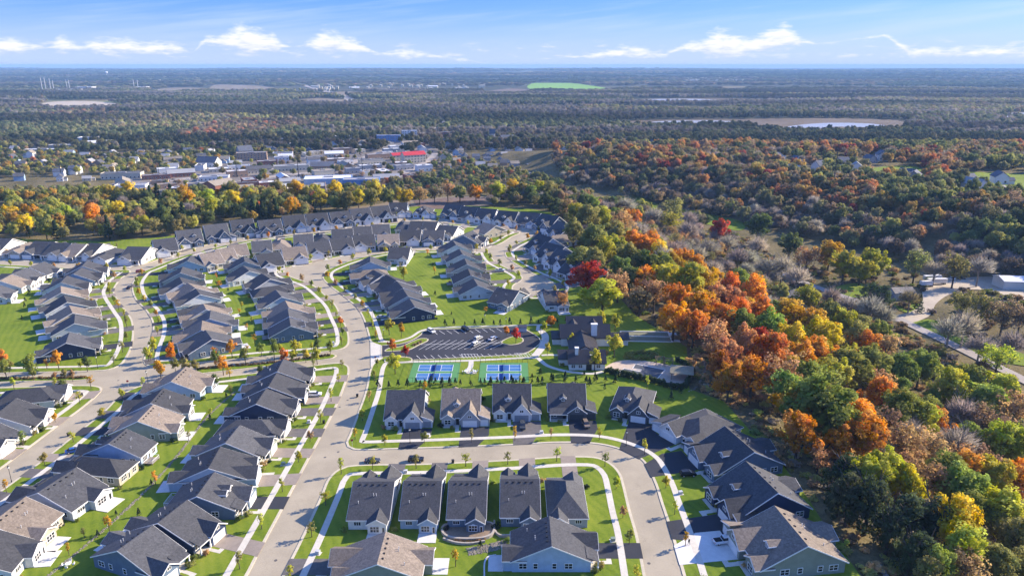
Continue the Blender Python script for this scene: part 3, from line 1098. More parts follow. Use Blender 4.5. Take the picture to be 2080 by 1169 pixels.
        for i in range(9):
            rl.box(-2.38 + i * 0.587, -2.30 + i * 0.587, 2.9, 2.98, 0.6, 1.45)
        parts.append(['railing', rl.mesh('railing'), 'white', 'deck', (0, 0, 0), 0])
    info = dict(parts=parts, gc=gc, gfront=gy0, dw=dw, W=W, D=D, hw=hw, third=third, g=g, pc=dx, y0=y0, rear=rear, zr=zr)
    _cache[k] = info
    return info


M_WOOD = mat('deck_wood', (0.26, 0.22, 0.18), 0.8, 0.2, 2.0)
WALL2 = {'navy': 'navy', 'slate': 'slate', 'white': 'white', 'grey': 'grey', 'pale': 'white', 'sage': 'sage', 'beige': 'beige', 'dark': 'dark', 'blue': 'blue', 'cream': 'cream'}
FOOT = []       # footprints of everything built, for keeping trees and driveways clear


def place_house(info, pos, front, wall, roof, door='white', label='', group=None, detail=2, sx=1.0, sy=1.0, z=None, wall2=None, name='house'):
    """pos: 2-D centre; front: world angle (degrees) the front looks to"""
    rz = R(front + 90)
    o = empty(name, (pos[0], pos[1], BZ if z is None else z), rz)
    o.scale = (sx, sy, 1)
    tag(o, label, 'house', group)
    mm = {'wall': WALLS[wall], 'wall2': WALLS[wall2 or WALL2[wall]], 'roof': ROOFS[roof], 'door': DOORS[door], 'white': M_WHITE, 'glass': M_GLASS,
          'dark': M_DARK, 'conc': M_CONC, 'pipe': M_PIPE, 'pale': M_PALE, 'wood': M_WOOD}
    last = {}
    for (nm, me, mk, par, loc, prz) in info['parts']:
        if detail < 2 and nm in ('roof_vent', 'vent_pipe', 'railing'): continue
        if detail < 1 and nm in ('door_glass',): continue
        p = o if par is None else last[par]
        c = link(nm, me, p, mm[mk], loc, prz)
        last[nm] = c
    q = Vector((math.cos(rz), math.sin(rz)))
    FOOT.append((Vector(pos), rz, info['W'] / 2 * sx + (1.7 if info['third'] else 0), info['D'] / 2 * sy + 1.5))
    return o


def on_road(x, y):
    return not any(inside(b, x, y) for b in BLOCKS)


DRV = [0]


def driveway(info, pos, front, m, sx=1.0, sy=1.0, maxlen=34, fallback=9, extra=0.0):
    rz = R(front + 90)
    c, s = math.cos(rz), math.sin(rz)
    loc = lambda x, y: Vector((pos[0] + c * x * sx - s * y * sy, pos[1] + s * x * sx + c * y * sy))
    w = info['dw'] / 2 + 0.5
    x0, x1 = info['gc'] - w, info['gc'] + w
    if info['third']:
        if info['g'] > 0: x1 += 3.6
        else: x0 -= 3.6
    y0 = info['gfront'] + 0.2
    # run each edge out until it reaches the road
    ends = []
    for xx in (max(x0, info['gc'] - 3.0), min(x1, info['gc'] + 3.0)):
        L = None
        k = 0.5
        while k < maxlen:
            p = loc(xx, y0 - k)
            if on_road(p.x, p.y):
                L = k
                break
            k += 0.25
        ends.append((xx, L if L else fallback))
    near = [loc(x0, y0), loc(x1, y0)]
    mid = [loc(x1, y0 - min(ends[1][1], 5.5)), loc(x0, y0 - min(ends[0][1], 5.5))]
    far = [loc(ends[1][0], y0 - ends[1][1] - 0.5), loc(ends[0][0], y0 - ends[0][1] - 0.5)]
    poly = [near[0], near[1], mid[0], far[0], far[1], mid[1]]
    DRV[0] = (DRV[0] + 1) % 5
    sheet('driveway', poly, BZ + 0.024 + 0.004 * DRV[0], m, thick=0.1)
    # footpath from the door to the drive
    pp = [loc(info['pc'] - .6, info['y0'] - 1.9), loc(info['pc'] + .6, info['y0'] - 1.9), loc(info['pc'] + .6, y0 - 2.5), loc(info['gc'], y0 - 2.5), loc(info['gc'], y0 - 3.7), loc(info['pc'] - .6, y0 - 3.7)]
    if info['g'] < 0:
        pp = [loc(info['pc'] - .6, info['y0'] - 1.9), loc(info['pc'] + .6, info['y0'] - 1.9), loc(info['pc'] + .6, y0 - 3.7), loc(info['gc'], y0 - 3.7), loc(info['gc'], y0 - 2.5), loc(info['pc'] - .6, y0 - 2.5)]
    sheet('footpath', pp, BZ + 0.018, M_CONC, thick=0.08)


# designs: N = narrow lot, W = wide lot; g = garage side seen from the street (+1: the house's own right, x positive)
DES = {
    'Na': house_design('Na', 10.8, 18.5, 1, 6.2, 2.0, 'open', 0, 'left', deck='patio'),
    'Nb': house_design('Nb', 10.8, 18.5, -1, 6.2, 2.4, 'open', 0, 'right', deck='patio'),
    'Nc': house_design('Nc', 10.8, 18.0, 1, 6.4, 2.2, 'open', 2, None, deck='deck'),
    'Nd': house_design('Nd', 10.8, 19.0, -1, 6.4, 2.6, 'gable', 0, 'left', deck='patio', slope=0.42),
    'Nh': house_design('Nh', 10.6, 18.5, 1, 6.2, 2.2, 'open', 0, None, hip=True, slope=0.5),
    'Wa': house_design('Wa', 12.2, 17.5, 1, 6.0, 1.4, 'gable', 0, 'right', third=True, slope=0.68, gs=1.15),
    'Wb': house_design('Wb', 12.4, 17.5, 1, 6.0, 1.4, 'gable', 1, 'left', third=True, slope=0.68, gs=1.15),
    'Wc': house_design('Wc', 12.4, 17.5, 1, 6.0, 1.2, 'open', 1, 'right', third=True, slope=0.68, gs=0.75),
    'Wd': house_design('Wd', 12.6, 18.0, 1, 6.2, 1.6, 'gable', 1, None, third=True, slope=0.56, gs=1.05, hip=True),
    'Wm': house_design('Wm', 12.4, 17.5, -1, 6.0, 1.4, 'gable', 1, 'left', third=True, slope=0.6, gs=0.9),
    'Wh': house_design('Wh', 12.4, 16.0, -1, 6.0, 2.0, 'gable', 0, None, third=True, slope=0.52, gs=0.9, hip=True),
    'Ra': house_design('Ra', 12.0, 19.5, -1, 6.2, 1.8, 'gable', 0, 'left', slope=0.48, gs=0.8, deck='patio'),
    'Rb': house_design('Rb', 12.0, 19.5, -1, 6.4, 2.0, 'open', 0, 'left', slope=0.48, gs=0.8, deck='patio'),
    'Rh': house_design('Rh', 12.4, 17.0, -1, 6.0, 1.4, 'open', 0, 'right', slope=0.6, gs=0.6, hip=True, deck='patio'),
}
ORD = ['first', 'second', 'third', 'fourth', 'fifth', 'sixth', 'seventh', 'eighth', 'ninth', 'tenth', 'eleventh', 'twelfth', 'thirteenth', 'fourteenth', 'fifteenth', 'sixteenth', 'seventeenth', 'eighteenth']
RH = 7.0        # ridge height used when a house is read off its ridge
HOUSES = []


def ridge_xy(u, v, rh=RH):
    # houses stand on the plateau: intersect with the level of the ridge
    a = (v - CY) / F
    d = ((u - CX) / F, math.cos(PITCH) - a * math.sin(PITCH), -math.sin(PITCH) - a * math.cos(PITCH))
    t = (CAM_H - rh - BZ) / -d[2]
    return Vector((d[0] * t, d[1] * t))


def house_row(items, label, group, side, drive=None, detail=2, turn=None, scale_to=None, fallback=9, size=1.0, zsize=None):
    """items: (u, v, design, wall, roof, door); the front looks to the given side (+1 left / -1 right) of the row's direction"""
    P = [ridge_xy(it[0], it[1]) for it in items]
    n = len(P)
    for i, it in enumerate(items):
        a, b = P[max(0, i - 1)], P[min(n - 1, i + 1)]
        d = (b - a).normalized()
        ang = math.degrees(math.atan2(d.y, d.x)) + 90 * side
        if turn is not None: ang = turn[i] if isinstance(turn, (list, tuple)) else turn
        gap = min([(P[i] - P[j]).length for j in (i - 1, i + 1) if 0 <= j < n] or [14])
        info = DES[it[2]]
        sxx = 1.0
        if scale_to: sxx = max(0.72, min(1.12, gap * scale_to / info['W']))
        dw = it[5] if len(it) > 5 else 'white'
        lab = '%s house, %s roof, %s' % (WALLWORD[it[3]], ROOFWORD[it[4]], (ORD[i] + ' ' + label) if n > 1 else label)
        sxx *= size
        o = place_house(info, P[i], ang, it[3], it[4], dw, lab, group, detail, sx=sxx, sy=size)
        o.scale.z = zsize or size
        HOUSES.append((o, info, P[i], ang))
        dm = it[6] if len(it) > 6 else rnd.choice(['g', 'b', 't'])
        driveway(info, P[i], ang, {'g': M_GREYDRIVE, 'b': M_BLACK, 't': M_TANDRIVE, 'p': M_PALE}[dm], sxx, size, fallback=fallback)


# facing the camera, behind the curved road
house_row([(826, 803, 'Wa', 'pale', 'C', 'grey', 'b'), (938, 800, 'Wb', 'grey', 'B', 'white', 'b'), (1040, 790, 'Wb', 'white', 'C', 'grey', 'g'), (1150, 789, 'Wc', 'dark', 'C', 'dark', 'b')],
          'from main street facing the curved road', 'houses below the pickleball courts', -1, turn=[-90, -90, -90, -91])
house_row([(1288, 790, 'Wd', 'dark', 'C', 'white', 'b')], 'facing the road bend beside the hedged pool', 'houses below the pickleball courts', -1, turn=-108)
# right side of the bend
house_row([(1430, 842, 'Wh', 'pale', 'C', 'white', 'b'), (1500, 901, 'Wm', 'slate', 'C', 'white', 'b'), (1544, 983, 'Wb', 'navy', 'C', 'white', 'b'), (1604, 1078, 'Wm', 'sage', 'B', 'white', 'p')],
          'round outside of road bend below wooded bluff', 'houses round the road bend', 1, turn=[-146, -165, -167, -172], size=1.2, zsize=1.04)
# back gardens to the camera
house_row([(760, 983, 'Ra', 'white', 'C', 'white', 'g'), (859, 982, 'Rb', 'blue', 'C', 'white', 'g'), (951, 981, 'Rb', 'slate', 'C', 'white', 't'), (1056, 978, 'Ra', 'slate', 'C', 'white', 't'), (1150, 985, 'Rh', 'grey', 'D', 'white', 't')],
          'inside curved road, from main street, backs outward', 'houses inside the curved road', 1, turn=[90, 90, 90, 90, 90], scale_to=0.8)
house_row([(775, 1112, 'Nd', 'sage', 'B', 'white', 'g')], 'gable end below the white house with patio', 'houses inside the curved road', 1, turn=180)
house_row([(1118, 1080, 'Na', 'blue', 'C', 'white', 'b')], 'gable end beside the inner road bend', 'houses inside the curved road', 1, turn=0)
# left of the main street
house_row([(570, 743, 'Na', 'navy', 'C', 'white', 't'), (554, 773, 'Nb', 'navy', 'C', 'white', 't'), (531, 806, 'Na', 'navy', 'C', 'white', 'g'), (505, 845, 'Nh', 'pale', 'C', 'white', 'g'), (473, 883, 'Na', 'sage', 'D', 'white', 't'),
           (436, 929, 'Nd', 'blue', 'C', 'white', 't'), (418, 984, 'Nc', 'slate', 'D', 'white', 'b'), (352, 1040, 'Na', 'navy', 'D', 'white', 't'), (276, 1094, 'Nb', 'slate', 'D', 'white', 'b')],
          'from boulevard down west side of main street', 'houses west of the main street', 1, scale_to=0.84)
# between the rocky swale and the left street
house_row([(363, 761, 'Na', 'blue', 'B', 'white'), (319, 805, 'Nb', 'pale', 'C', 'white'), (296, 840, 'Nb', 'sage', 'B', 'white'), (239, 887, 'Nc', 'blue', 'C', 'white'), (196, 922, 'Nh', 'beige', 'C', 'white'),
           (118, 976, 'Na', 'pale', 'C', 'white'), (18, 1038, 'Nb', 'beige', 'B', 'white'), (-45, 1105, 'Na', 'white', 'C', 'white')],
          'from boulevard, backing onto west of rocky swale', 'houses along the swale', -1, scale_to=0.84)
house_row([(55, 782, 'Nh', 'pale', 'C', 'white', 't'), (12, 828, 'Na', 'white', 'C', 'white', 't'), (-55, 870, 'Nb', 'grey', 'C', 'white', 't')],
          'from boulevard down street west of the swale', 'houses west of the left street', 1, scale_to=0.84)
# left street, upper part
house_row([(172, 536, 'Nb', 'pale', 'C'), (158, 551, 'Na', 'blue', 'C'), (130, 568, 'Nb', 'white', 'C'), (124, 589, 'Na', 'cream', 'B'), (133, 608, 'Nb', 'pale', 'C'), (144, 629, 'Na', 'beige', 'B'),
           (152, 649, 'Nb', 'pale', 'D'), (138, 687, 'Na', 'navy', 'D')],
          'down west side of winding street to boulevard', 'houses west of the winding street', 1, detail=1, scale_to=0.86)
house_row([(385, 525, 'Na', 'blue', 'C'), (369, 549, 'Nb', 'grey', 'C'), (368, 570, 'Na', 'white', 'C'), (389, 581, 'Nb', 'white', 'B'), (402, 593, 'Na', 'white', 'C'), (412, 612, 'Nh', 'pale', 'C'), (416, 624, 'Na', 'cream', 'B'),
           (427, 640, 'Nb', 'blue', 'D'), (410, 662, 'Na', 'beige', 'B'), (424, 681, 'Nb', 'slate', 'D')],
          'down east side of winding street to boulevard', 'houses east of the winding street', -1, detail=1, scale_to=0.88)
house_row([(496, 527, 'Nb', 'grey', 'C'), (500, 546, 'Na', 'white', 'C'), (540, 562, 'Nb', 'grey', 'C'), (548, 577, 'Nh', 'pale', 'C'), (566, 597, 'Na', 'blue', 'D'), (583, 619, 'Nb', 'beige', 'B'), (586, 636, 'Na', 'slate', 'D'),
           (589, 654, 'Nc', 'slate', 'D')],
          'down main street above boulevard, from sharp bend', 'houses above the boulevard', 1, detail=1, scale_to=0.88)
house_row([(75, 538, 'Na', 'white', 'D'), (40, 551, 'Nb', 'white', 'D'), (12, 565, 'Na', 'white', 'B'), (-22, 585, 'Nb', 'pale', 'D')],
          'from upper street at the far western green', 'houses at the western green', -1, detail=1, scale_to=0.86)
# inner loop
house_row([(752, 527, 'Na', 'blue', 'D'), (752, 543, 'Nh', 'grey', 'B'), (768, 554, 'Nc', 'white', 'C'), (795, 565, 'Nb', 'pale', 'C'), (812, 579, 'Na', 'dark', 'C'), (823, 595, 'Nb', 'pale', 'C'), (837, 616, 'Na', 'navy', 'D')],
          'from upper bend, west of the inner green', 'houses round the inner green', -1, detail=1, scale_to=0.9)
house_row([(923, 494, 'Na', 'white', 'C'), (936, 512, 'Nb', 'pale', 'C'), (946, 532, 'Na', 'grey', 'C'), (953, 553, 'Nc', 'grey', 'C'), (966, 574, 'Nb', 'pale', 'C')],
          'from upper street, east of the inner green', 'houses round the inner green', 1, detail=1, scale_to=0.92)
house_row([(813, 505, 'Ra', 'pale', 'C', 'white')], 'standing alone at the top of the inner green', 'houses round the inner green', 1, detail=1, turn=88)
house_row([(1032, 590, 'Rb', 'slate', 'C', 'white')], 'at the foot of the round turning place', 'houses round the turning place', 1, detail=2, turn=62)
house_row([(1124, 592, 'Na', 'white', 'C', 'white')], 'half hidden behind the orange oak', 'houses round the turning place', 1, detail=1, turn=100)
house_row([(1118, 446, 'Wb', 'slate', 'C'), (1146, 462, 'Wa', 'white', 'D'), (1135, 476, 'Nh', 'white', 'B'), (1108, 489, 'Wc', 'blue', 'C'), (1128, 507, 'Wb', 'pale', 'C'), (1152, 521, 'Wb', 'white', 'C'), (1182, 537, 'Wc', 'white', 'C')],
          'from top, east of turning circle road', 'houses on the eastern edge', -1, detail=1, turn=[-135, -150, -160, -150, -140, -140, -140], scale_to=0.95, size=1.15)
# upper street, far side
house_row([(924, 423, 'Wb', 'slate', 'C'), (957, 427, 'Wc', 'white', 'C'), (991, 431, 'Wa', 'white', 'C'), (1033, 436, 'Wb', 'pale', 'C'), (1078, 439, 'Wc', 'blue', 'C')],
          'beyond upper street, counting east from brown field', 'houses beyond the upper street', -1, detail=1, turn=-112, scale_to=0.95, size=1.08)
house_row([(860, 420, 'Wd', 'blue', 'C'), (810, 419, 'Wc', 'blue', 'C')], 'going west right before the brown field', 'houses beyond the upper street', -1, detail=1, turn=[-92, -88], size=1.1)
house_row([(770, 428, 'Wa', 'white', 'C', 'dark'), (731, 433, 'Wb', 'white', 'C'), (690, 437, 'Wm', 'slate', 'C'), (643, 443, 'Wb', 'pale', 'C'), (596, 447, 'Wa', 'blue', 'C'), (547, 454, 'Wm', 'slate', 'C'),
           (491, 456, 'Wb', 'sage', 'C'), (438, 466, 'Wa', 'slate', 'D'), (383, 475, 'Wm', 'slate', 'D'), (333, 490, 'Nb', 'white', 'C')],
          'beyond upper street, counting west from brown field', 'houses beyond the upper street', 1, detail=1, turn=[-66, -64, -64, -66, -66, -64, -62, -60, -60, -58], size=1.18)
house_row([(283, 505, 'Nb', 'white', 'C'), (222, 505, 'Nh', 'pale', 'C'), (196, 498, 'Na', 'white', 'C'), (162, 499, 'Nb', 'white', 'B'), (128, 497, 'Na', 'white', 'C'), (92, 494, 'Nb', 'slate', 'C'), (50, 493, 'Nh', 'beige', 'B'), (5, 488, 'Na', 'white', 'D')],
          'from bend, at upper street western end', 'houses beyond the upper street', 1, detail=1, turn=[-95, -100, -100, -100, -100, -98, -96, -96], scale_to=0.88, size=1.12)
# upper street, near side (backs to the camera) and the loop below it (fronts to the camera)
house_row([(425, 517, 'Nb', 'cream', 'B'), (455, 508, 'Na', 'white', 'B'), (482, 500, 'Nb', 'cream', 'B'), (531, 492, 'Na', 'cream', 'D'), (570, 487, 'Nh', 'cream', 'B'), (616, 479, 'Nb', 'blue', 'D'), (655, 476, 'Nh', 'grey', 'C'),
           (695, 468, 'Na', 'blue', 'C'), (735, 463, 'Nb', 'grey', 'D'), (772, 459, 'Na', 'blue', 'D'), (820, 450, 'Nh', 'grey', 'C'), (848, 452, 'Na', 'white', 'C'), (876, 453, 'Nb', 'white', 'C'), (912, 461, 'Na', 'white', 'C'), (995, 458, 'Nb', 'beige', 'B')],
          'along near side of upper street, counting east', 'houses below the upper street', 1, detail=1, turn=[128, 124, 118, 110, 105, 105, 104, 104, 103, 102, 92, 84, 80, 72, 40], scale_to=0.86, size=1.1)
house_row([(544, 518, 'Nb', 'white', 'C'), (596, 505, 'Na', 'white', 'B'), (645, 494, 'Nb', 'white', 'C'), (692, 487, 'Na', 'white', 'C'), (738, 480, 'Nb', 'white', 'C'), (788, 478, 'Nd', 'beige', 'B', 'dark'), (835, 470, 'Na', 'white', 'C'),
           (882, 470, 'Nd', 'slate', 'C', 'white'), (950, 476, 'Nc', 'slate', 'C')],
          'facing loop road, counting east from sharp bend', 'houses facing the loop road', -1, detail=1, turn=[-58, -66, -66, -68, -74, -80, -90, -90, -20], scale_to=0.9, size=1.1)
# ------------------------------------------------------------------ clubhouse, courts, pool, car park
M_LINE = mat('line_paint', (0.78, 0.78, 0.76), 0.8, 0.06, 2.0)
M_GREENC = mat('court_green', (0.085, 0.24, 0.085), 0.85, 0.08, 0.8)
M_BLUEC = mat('court_blue', (0.05, 0.16, 0.36), 0.85, 0.08, 0.8)
M_BLUED = mat('court_dark_blue', (0.024, 0.10, 0.30), 0.85, 0.08, 0.8)
M_PAVER = mat('pool_pavers', (0.46, 0.37, 0.29), 0.9, 0.12, 0.7)
M_COVER = mat('pool_cover', (0.075, 0.082, 0.095), 0.7, 0.15, 0.5)
M_METALROOF = mat('standing_seam_roof', (0.040, 0.034, 0.034), 0.45, 0.15, 0.6, metal=0.0, spec=0.5)
M_TIMBER = mat('timber', (0.22, 0.16, 0.11), 0.8, 0.2, 2.0)
M_THATCH = mat('pavilion_shingle', (0.27, 0.24, 0.16), 0.9, 0.15, 1.5)
M_MULCH = mat('mulch_bed', (0.07, 0.045, 0.03), 0.95, 0.35, 2.0)
M_TURF = mat('bocce_surface', (0.17, 0.17, 0.11), 0.9, 0.1, 1.0)
AZ = BZ + 0.02
PARK = smooth_line(px([(776, 702), (810, 700), (836, 692), (855, 681), (862, 673), (880, 670)]), 1.5) + px([(1020, 665), (1052, 664)]) + \
    smooth_line(px([(1060, 666), (1078, 676), (1093, 686), (1097, 695), (1090, 703), (1072, 715), (1055, 720)]), 1.5) + px([(837, 731), (827, 725), (795, 723), (776, 725)])
sheet('parking_lot', PARK, AZ + 0.03, M_BLACK, thick=0.1)
strip('kerb', PARK, -0.02, 0.45 if poly_area(PARK) < 0 else -0.5, AZ + 0.10, M_KERB, 0.15, closed=True)
sheet('driveway_apron', px([(752, 693), (776, 702), (777, 726), (753, 745)]), 0.10 + 0.06, M_CONC, thick=0.12)
ISL = [smooth_line(px([(782, 714), (812, 713), (830, 711), (853, 700), (868, 693), (869, 689), (855, 688), (838, 694), (815, 704), (790, 708)]), 1.0, True),
       smooth_line(px([(1019, 697), (1036, 701), (1052, 699), (1062, 694), (1060, 687), (1045, 684), (1028, 689)]), 1.0, True),
       smooth_line(px([(782, 731), (800, 727), (832, 727), (836, 733), (800, 736), (784, 736)]), 1.0, True)]
for I_ in ISL:
    sheet('parking_island', I_, AZ + 0.16, M_LAWN, thick=0.2)
    strip('kerb', I_, -0.2, 0.25, AZ + 0.175, M_KERB, 0.2, closed=True)
# walk round the car park
strip('sidewalk', smooth_line(px([(768, 694), (800, 694), (832, 686), (856, 672), (880, 667), (1020, 662), (1060, 661), (1085, 660), (1120, 660)])), -0.7, 0.7, AZ + 0.05, M_CONC, 0.06)
strip('sidewalk', smooth_line(px([(782, 738), (837, 735), (940, 733), (1072, 727), (1092, 727)])), -0.8, 0.8, AZ + 0.05, M_CONC, 0.06)
strip('sidewalk', smooth_line(px([(1098, 671), (1107, 682), (1106, 696), (1096, 712), (1086, 724)])), -1.6, 1.6, AZ + 0.056, M_CONC, 0.06)
strip('sidewalk', smooth_line(px([(1092, 727), (1112, 743), (1140, 752), (1170, 757), (1205, 759), (1225, 755)])), -0.9, 0.9, AZ + 0.06, M_CONC, 0.06)
strip('sidewalk', smooth_line(px([(1100, 722), (1118, 721), (1140, 722)])), -0.8, 0.8, AZ + 0.064, M_CONC, 0.06)
strip('sidewalk', smooth_line(px([(1094, 660), (1092, 672)])), -0.8, 0.8, AZ + 0.066, M_CONC, 0.06)
strip('sidewalk', smooth_line(px([(957, 732), (956, 745), (950, 757), (968, 757)])), -1.0, 1.0, AZ + 0.068, M_CONC, 0.06)


def painted_line(p, q, w=0.12, z=0.0, parent=None, m=None):
    d = (q - p).normalized()
    n = Vector((-d.y, d.x)) * w / 2
    return sheet('painted_line', [p - n, q - n, q + n, p + n], z, m or M_LINE, parent=parent)


cl = sheet('painted_line', [G2(855, 700) + Vector((0, k)) for k in (-.08, .08)] + [G2(1017, 696.3) + Vector((0, k)) for k in (.08, -.08)], AZ + 0.037, M_LINE)
for i in range(12):
    t = i / 11
    painted_line(G2(851 + t * 145, 710.5 - 1 * t), G2(887 + t * 150, 691 - 0.5 * t), 0.15, AZ + 0.036)
for i in range(11):
    painted_line(G2(878 + i * 14.5, 672.5 - i * 0.62), G2(889 + i * 14.5, 679.5 - i * 0.62), 0.15, AZ + 0.036)
for i in range(17):
    if 7 <= i <= 8: continue
    painted_line(G2(846 + i * 14.5, 722.3 - i * 0.32), G2(855 + i * 14.5, 730.3 - i * 0.5), 0.15, AZ + 0.036)
for (u0, u1) in ((938, 970), (1046, 1074)):
    for k in range(6):
        u = u0 + (u1 - u0) * k / 5
        painted_line(G2(u - 1, 719.5 - (u0 > 1000) * 1.5), G2(u + 5, 728.0 - (u0 > 1000) * 3), 0.15, AZ + 0.036)
    painted_line(G2(u0 - 1, 719.5 - (u0 > 1000) * 1.5), G2(u1, 719.2 - (u0 > 1000) * 1.5), 0.15, AZ + 0.037)

# pickleball courts: two courts side by side on each green pad, inside a wire fence
for ci, (ua, ub, va) in enumerate(((840, 936, 737.0), (976, 1072, 737.0))):
    A, B = G2(ua, va), G2(ub, va)
    w = (B - A).x
    y1_, y0_ = A.y, G2(ua, 776.5).y
    c0 = empty('pickleball_court', ((A.x + B.x) / 2, (y0_ + y1_) / 2, AZ))
    tag(c0, 'green and blue fenced pickleball pad %s' % ('beside the main street lawn' if ci == 0 else 'beside the clubhouse path'), 'sports court', 'pickleball pads')
    hw_, hd_ = w / 2, (y1_ - y0_) / 2
    MB().box(-hw_, hw_, -hd_, hd_, -0.1, 0.05).build('court_surface', M_GREENC, c0)
    for yc in (hd_ * 0.44, -hd_ * 0.46):
        L, Wd = 13.4, 6.1
        for (a, b, mm_) in ((-L / 2, -2.13, M_BLUEC), (-2.13, 2.13, M_BLUED), (2.13, L / 2, M_BLUEC)):
            MB().box(a, b, yc - Wd / 2, yc + Wd / 2, 0.0, 0.058).build('playing_zone', mm_, c0)
        ln = MB()
        for xx in (-L / 2, -2.13, 2.13, L / 2):
            ln.box(xx - .07, xx + .07, yc - Wd / 2, yc + Wd / 2, 0.03, 0.068)
        for yy in (-Wd / 2, Wd / 2):
            ln.box(-L / 2, L / 2, yc + yy - .07, yc + yy + .07, 0.03, 0.071)
        for (a, b) in ((-L / 2, -2.13), (2.13, L / 2)):
            ln.box(a, b, yc - .06, yc + .06, 0.03, 0.066)
        ln.build('court_lines', M_LINE, c0)
        nt = MB()
        for yy in (-3.3, 3.3):
            nt.box(-.05, .05, yc + yy - .05, yc + yy + .05, 0.04, 1.0)
        nt.box(-.02, .02, yc - 3.3, yc + 3.3, 0.25, 0.9)
        nt.box(-.03, .03, yc - 3.3, yc + 3.3, 0.84, 0.92)
        nt.build('net', M_DARK, c0)
    fe = empty('wire_fence', ((A.x + B.x) / 2, (y0_ + y1_) / 2, AZ))
    tag(fe, 'thin dark wire fence round the %s pickleball pad' % ('street side' if ci == 0 else 'clubhouse side'), 'fence', 'court fences')
    for k in range(10):
        xx = -hw_ + 2 * hw_ * k / 9
        for yy in (-hd_, hd_):
            MB().tube((xx, yy, 0), (xx, yy, 1.9), .05, .05, 5).build('post', M_DARK, fe)
    for yy in (-hd_, hd_):
        MB().box(-hw_, hw_, yy - .03, yy + .03, 1.82, 1.9).build('top_rail', M_DARK, fe)
    for xx in (-hw_, hw_):
        MB().box(xx - .03, xx + .03, -hd_, hd_, 1.82, 1.9).build('top_rail', M_DARK, fe)

# clubhouse
O = G2(1156, 752)
club = empty('clubhouse', (O.x, O.y, AZ))
tag(club, 'white clubhouse with dark standing seam metal roofs and two chimneys', 'clubhouse')
M_CLUBW = siding('clubhouse_board', (0.66, 0.66, 0.64))


def seams(x0, x1, y0, y1, z0, s, axis, o=0.5):
    mb = MB()
    p0, p1 = (y0, y1) if axis == 'x' else (x0, x1)
    a, b = (x0, x1) if axis == 'x' else (y0, y1)
    c = (p0 + p1) / 2
    zr = z0 + (p1 - p0) / 2 * s + 0.24
    n = int((b - a + 2 * o) / 0.75)
    for i in range(n + 1):
        q = a - o + (b - a + 2 * o) * i / n
        for pe in (p0 - o, p1 + o):
            ze = z0 - o * s + 0.24
            pr = [(pe, ze), (c, zr), (c, zr + 0.07), (pe, ze + 0.07)]
            mb.prism(pr, q - 0.045, q + 0.045, axis)
    return mb


def club_block(x0, x1, y0, y1, z0, s, axis):
    w, r, t = MB(), MB(), MB()
    add_gable(r, w, t, x0, x1, y0, y1, z0, s, axis, o=0.5)
    w.build('wall', M_CLUBW, club)
    ro = r.build('roof', M_METALROOF, club)
    seams(x0, x1, y0, y1, z0, s, axis).build('roof_seams', M_METALROOF, ro)
    t.build('fascia', M_METALROOF, club)
    FOOT.append((Vector((O.x + (x0 + x1) / 2, O.y + (y0 + y1) / 2)), 0, (x1 - x0) / 2, (y1 - y0) / 2))


club_block(0, 14, 0, 9.5, 3.2, 0.72, 'x')
club_block(-3.6, 1.0, 4.5, 12.5, 3.0, 0.5, 'x')
club_block(1.5, 12.5, 9.2, 26, 3.4, 0.55, 'y')
club_block(-1.5, 19, 25, 35.5, 3.9, 0.75, 'x')
club_block(18.8, 27, 25.6, 32, 3.0, 0.5, 'x')
club_block(-5, -1.3, 26.5, 34, 2.9, 0.5, 'x')
club_block(2, 17, 35.2, 46, 3.9, 0.72, 'x')
for (gx_, gy_, gs_) in ((4.6, 34.2, 1), (13.4, 34.2, 1)):
    w, r, t = MB(), MB(), MB()
    add_gable(r, w, None, gx_ - 2.4, gx_ + 2.4, gy_ - 1.5, gy_ + 5, 4.9, 0.9, 'y', o=0.3, base=3.0)
    w.build('dormer_wall', M_CLUBW, club)
    r.build('dormer_roof', M_METALROOF, club)
MB().box(11.2, 13.6, 25.4, 26.8, 0, 9.6).box(11.0, 13.8, 25.2, 27.0, 9.3, 9.7).build('chimney', M_WHITE, club)
MB().box(2.4, 3.7, 2.6, 3.8, 3.0, 8.2).box(2.25, 3.85, 2.45, 3.95, 7.95, 8.3).build('chimney', M_WHITE, club)
MB().box(6.6, 8.8, -0.1, 0.05, 0, 2.4).build('door', M_DARK, club)
for (wx, wy) in ((1.6, 0), (4.4, 0), (11.4, 0)):
    f, p = window_meshes(1.4, 1.3, 2, 2)
    a = link('window', f, club, M_WHITE, (wx, wy - 0.01, 1.0), 0)
    link('pane', p, a, M_GLASS)
for wy in (28, 31):
    f, p = window_meshes(1.7, 1.35, 2, 2)
    a = link('window', f, club, M_WHITE, (-1.52, wy, 1.0), R(-90))
    link('pane', p, a, M_GLASS)
sk = MB().box(8.2, 9.4, 2.2, 3.0, 5.2, 5.5)
sk.build('skylight', M_PALE, club)
# bocce lanes
bo = empty('bocce_court', tuple(G2(1312, 684)) + (AZ,), R(-3))
tag(bo, 'pair of long bocce lanes with white borders beside the clubhouse', 'sports court')
for yy in (-3.1, 3.1):
    MB().box(-10.2, 10.2, yy - 2.4, yy + 2.4, -0.2, 0.05).build('lane', M_TURF, bo)
for yy in (-6.0, 0.0, 6.0):
    MB().box(-10.8, 10.8, yy - .3, yy + .3, -0.2, 0.28).build('border', M_PALE, bo)
for xx in (-10.6, 10.6):
    MB().box(xx - .3, xx + .3, -6.0, 6.0, -0.2, 0.27).build('border', M_PALE, bo)
MB().box(11.0, 14, -5.5, 5.5, -0.2, 0.05).build('terrace', M_PALE, bo)
FOOT.append((G2(1312, 684), 0, 15, 8))
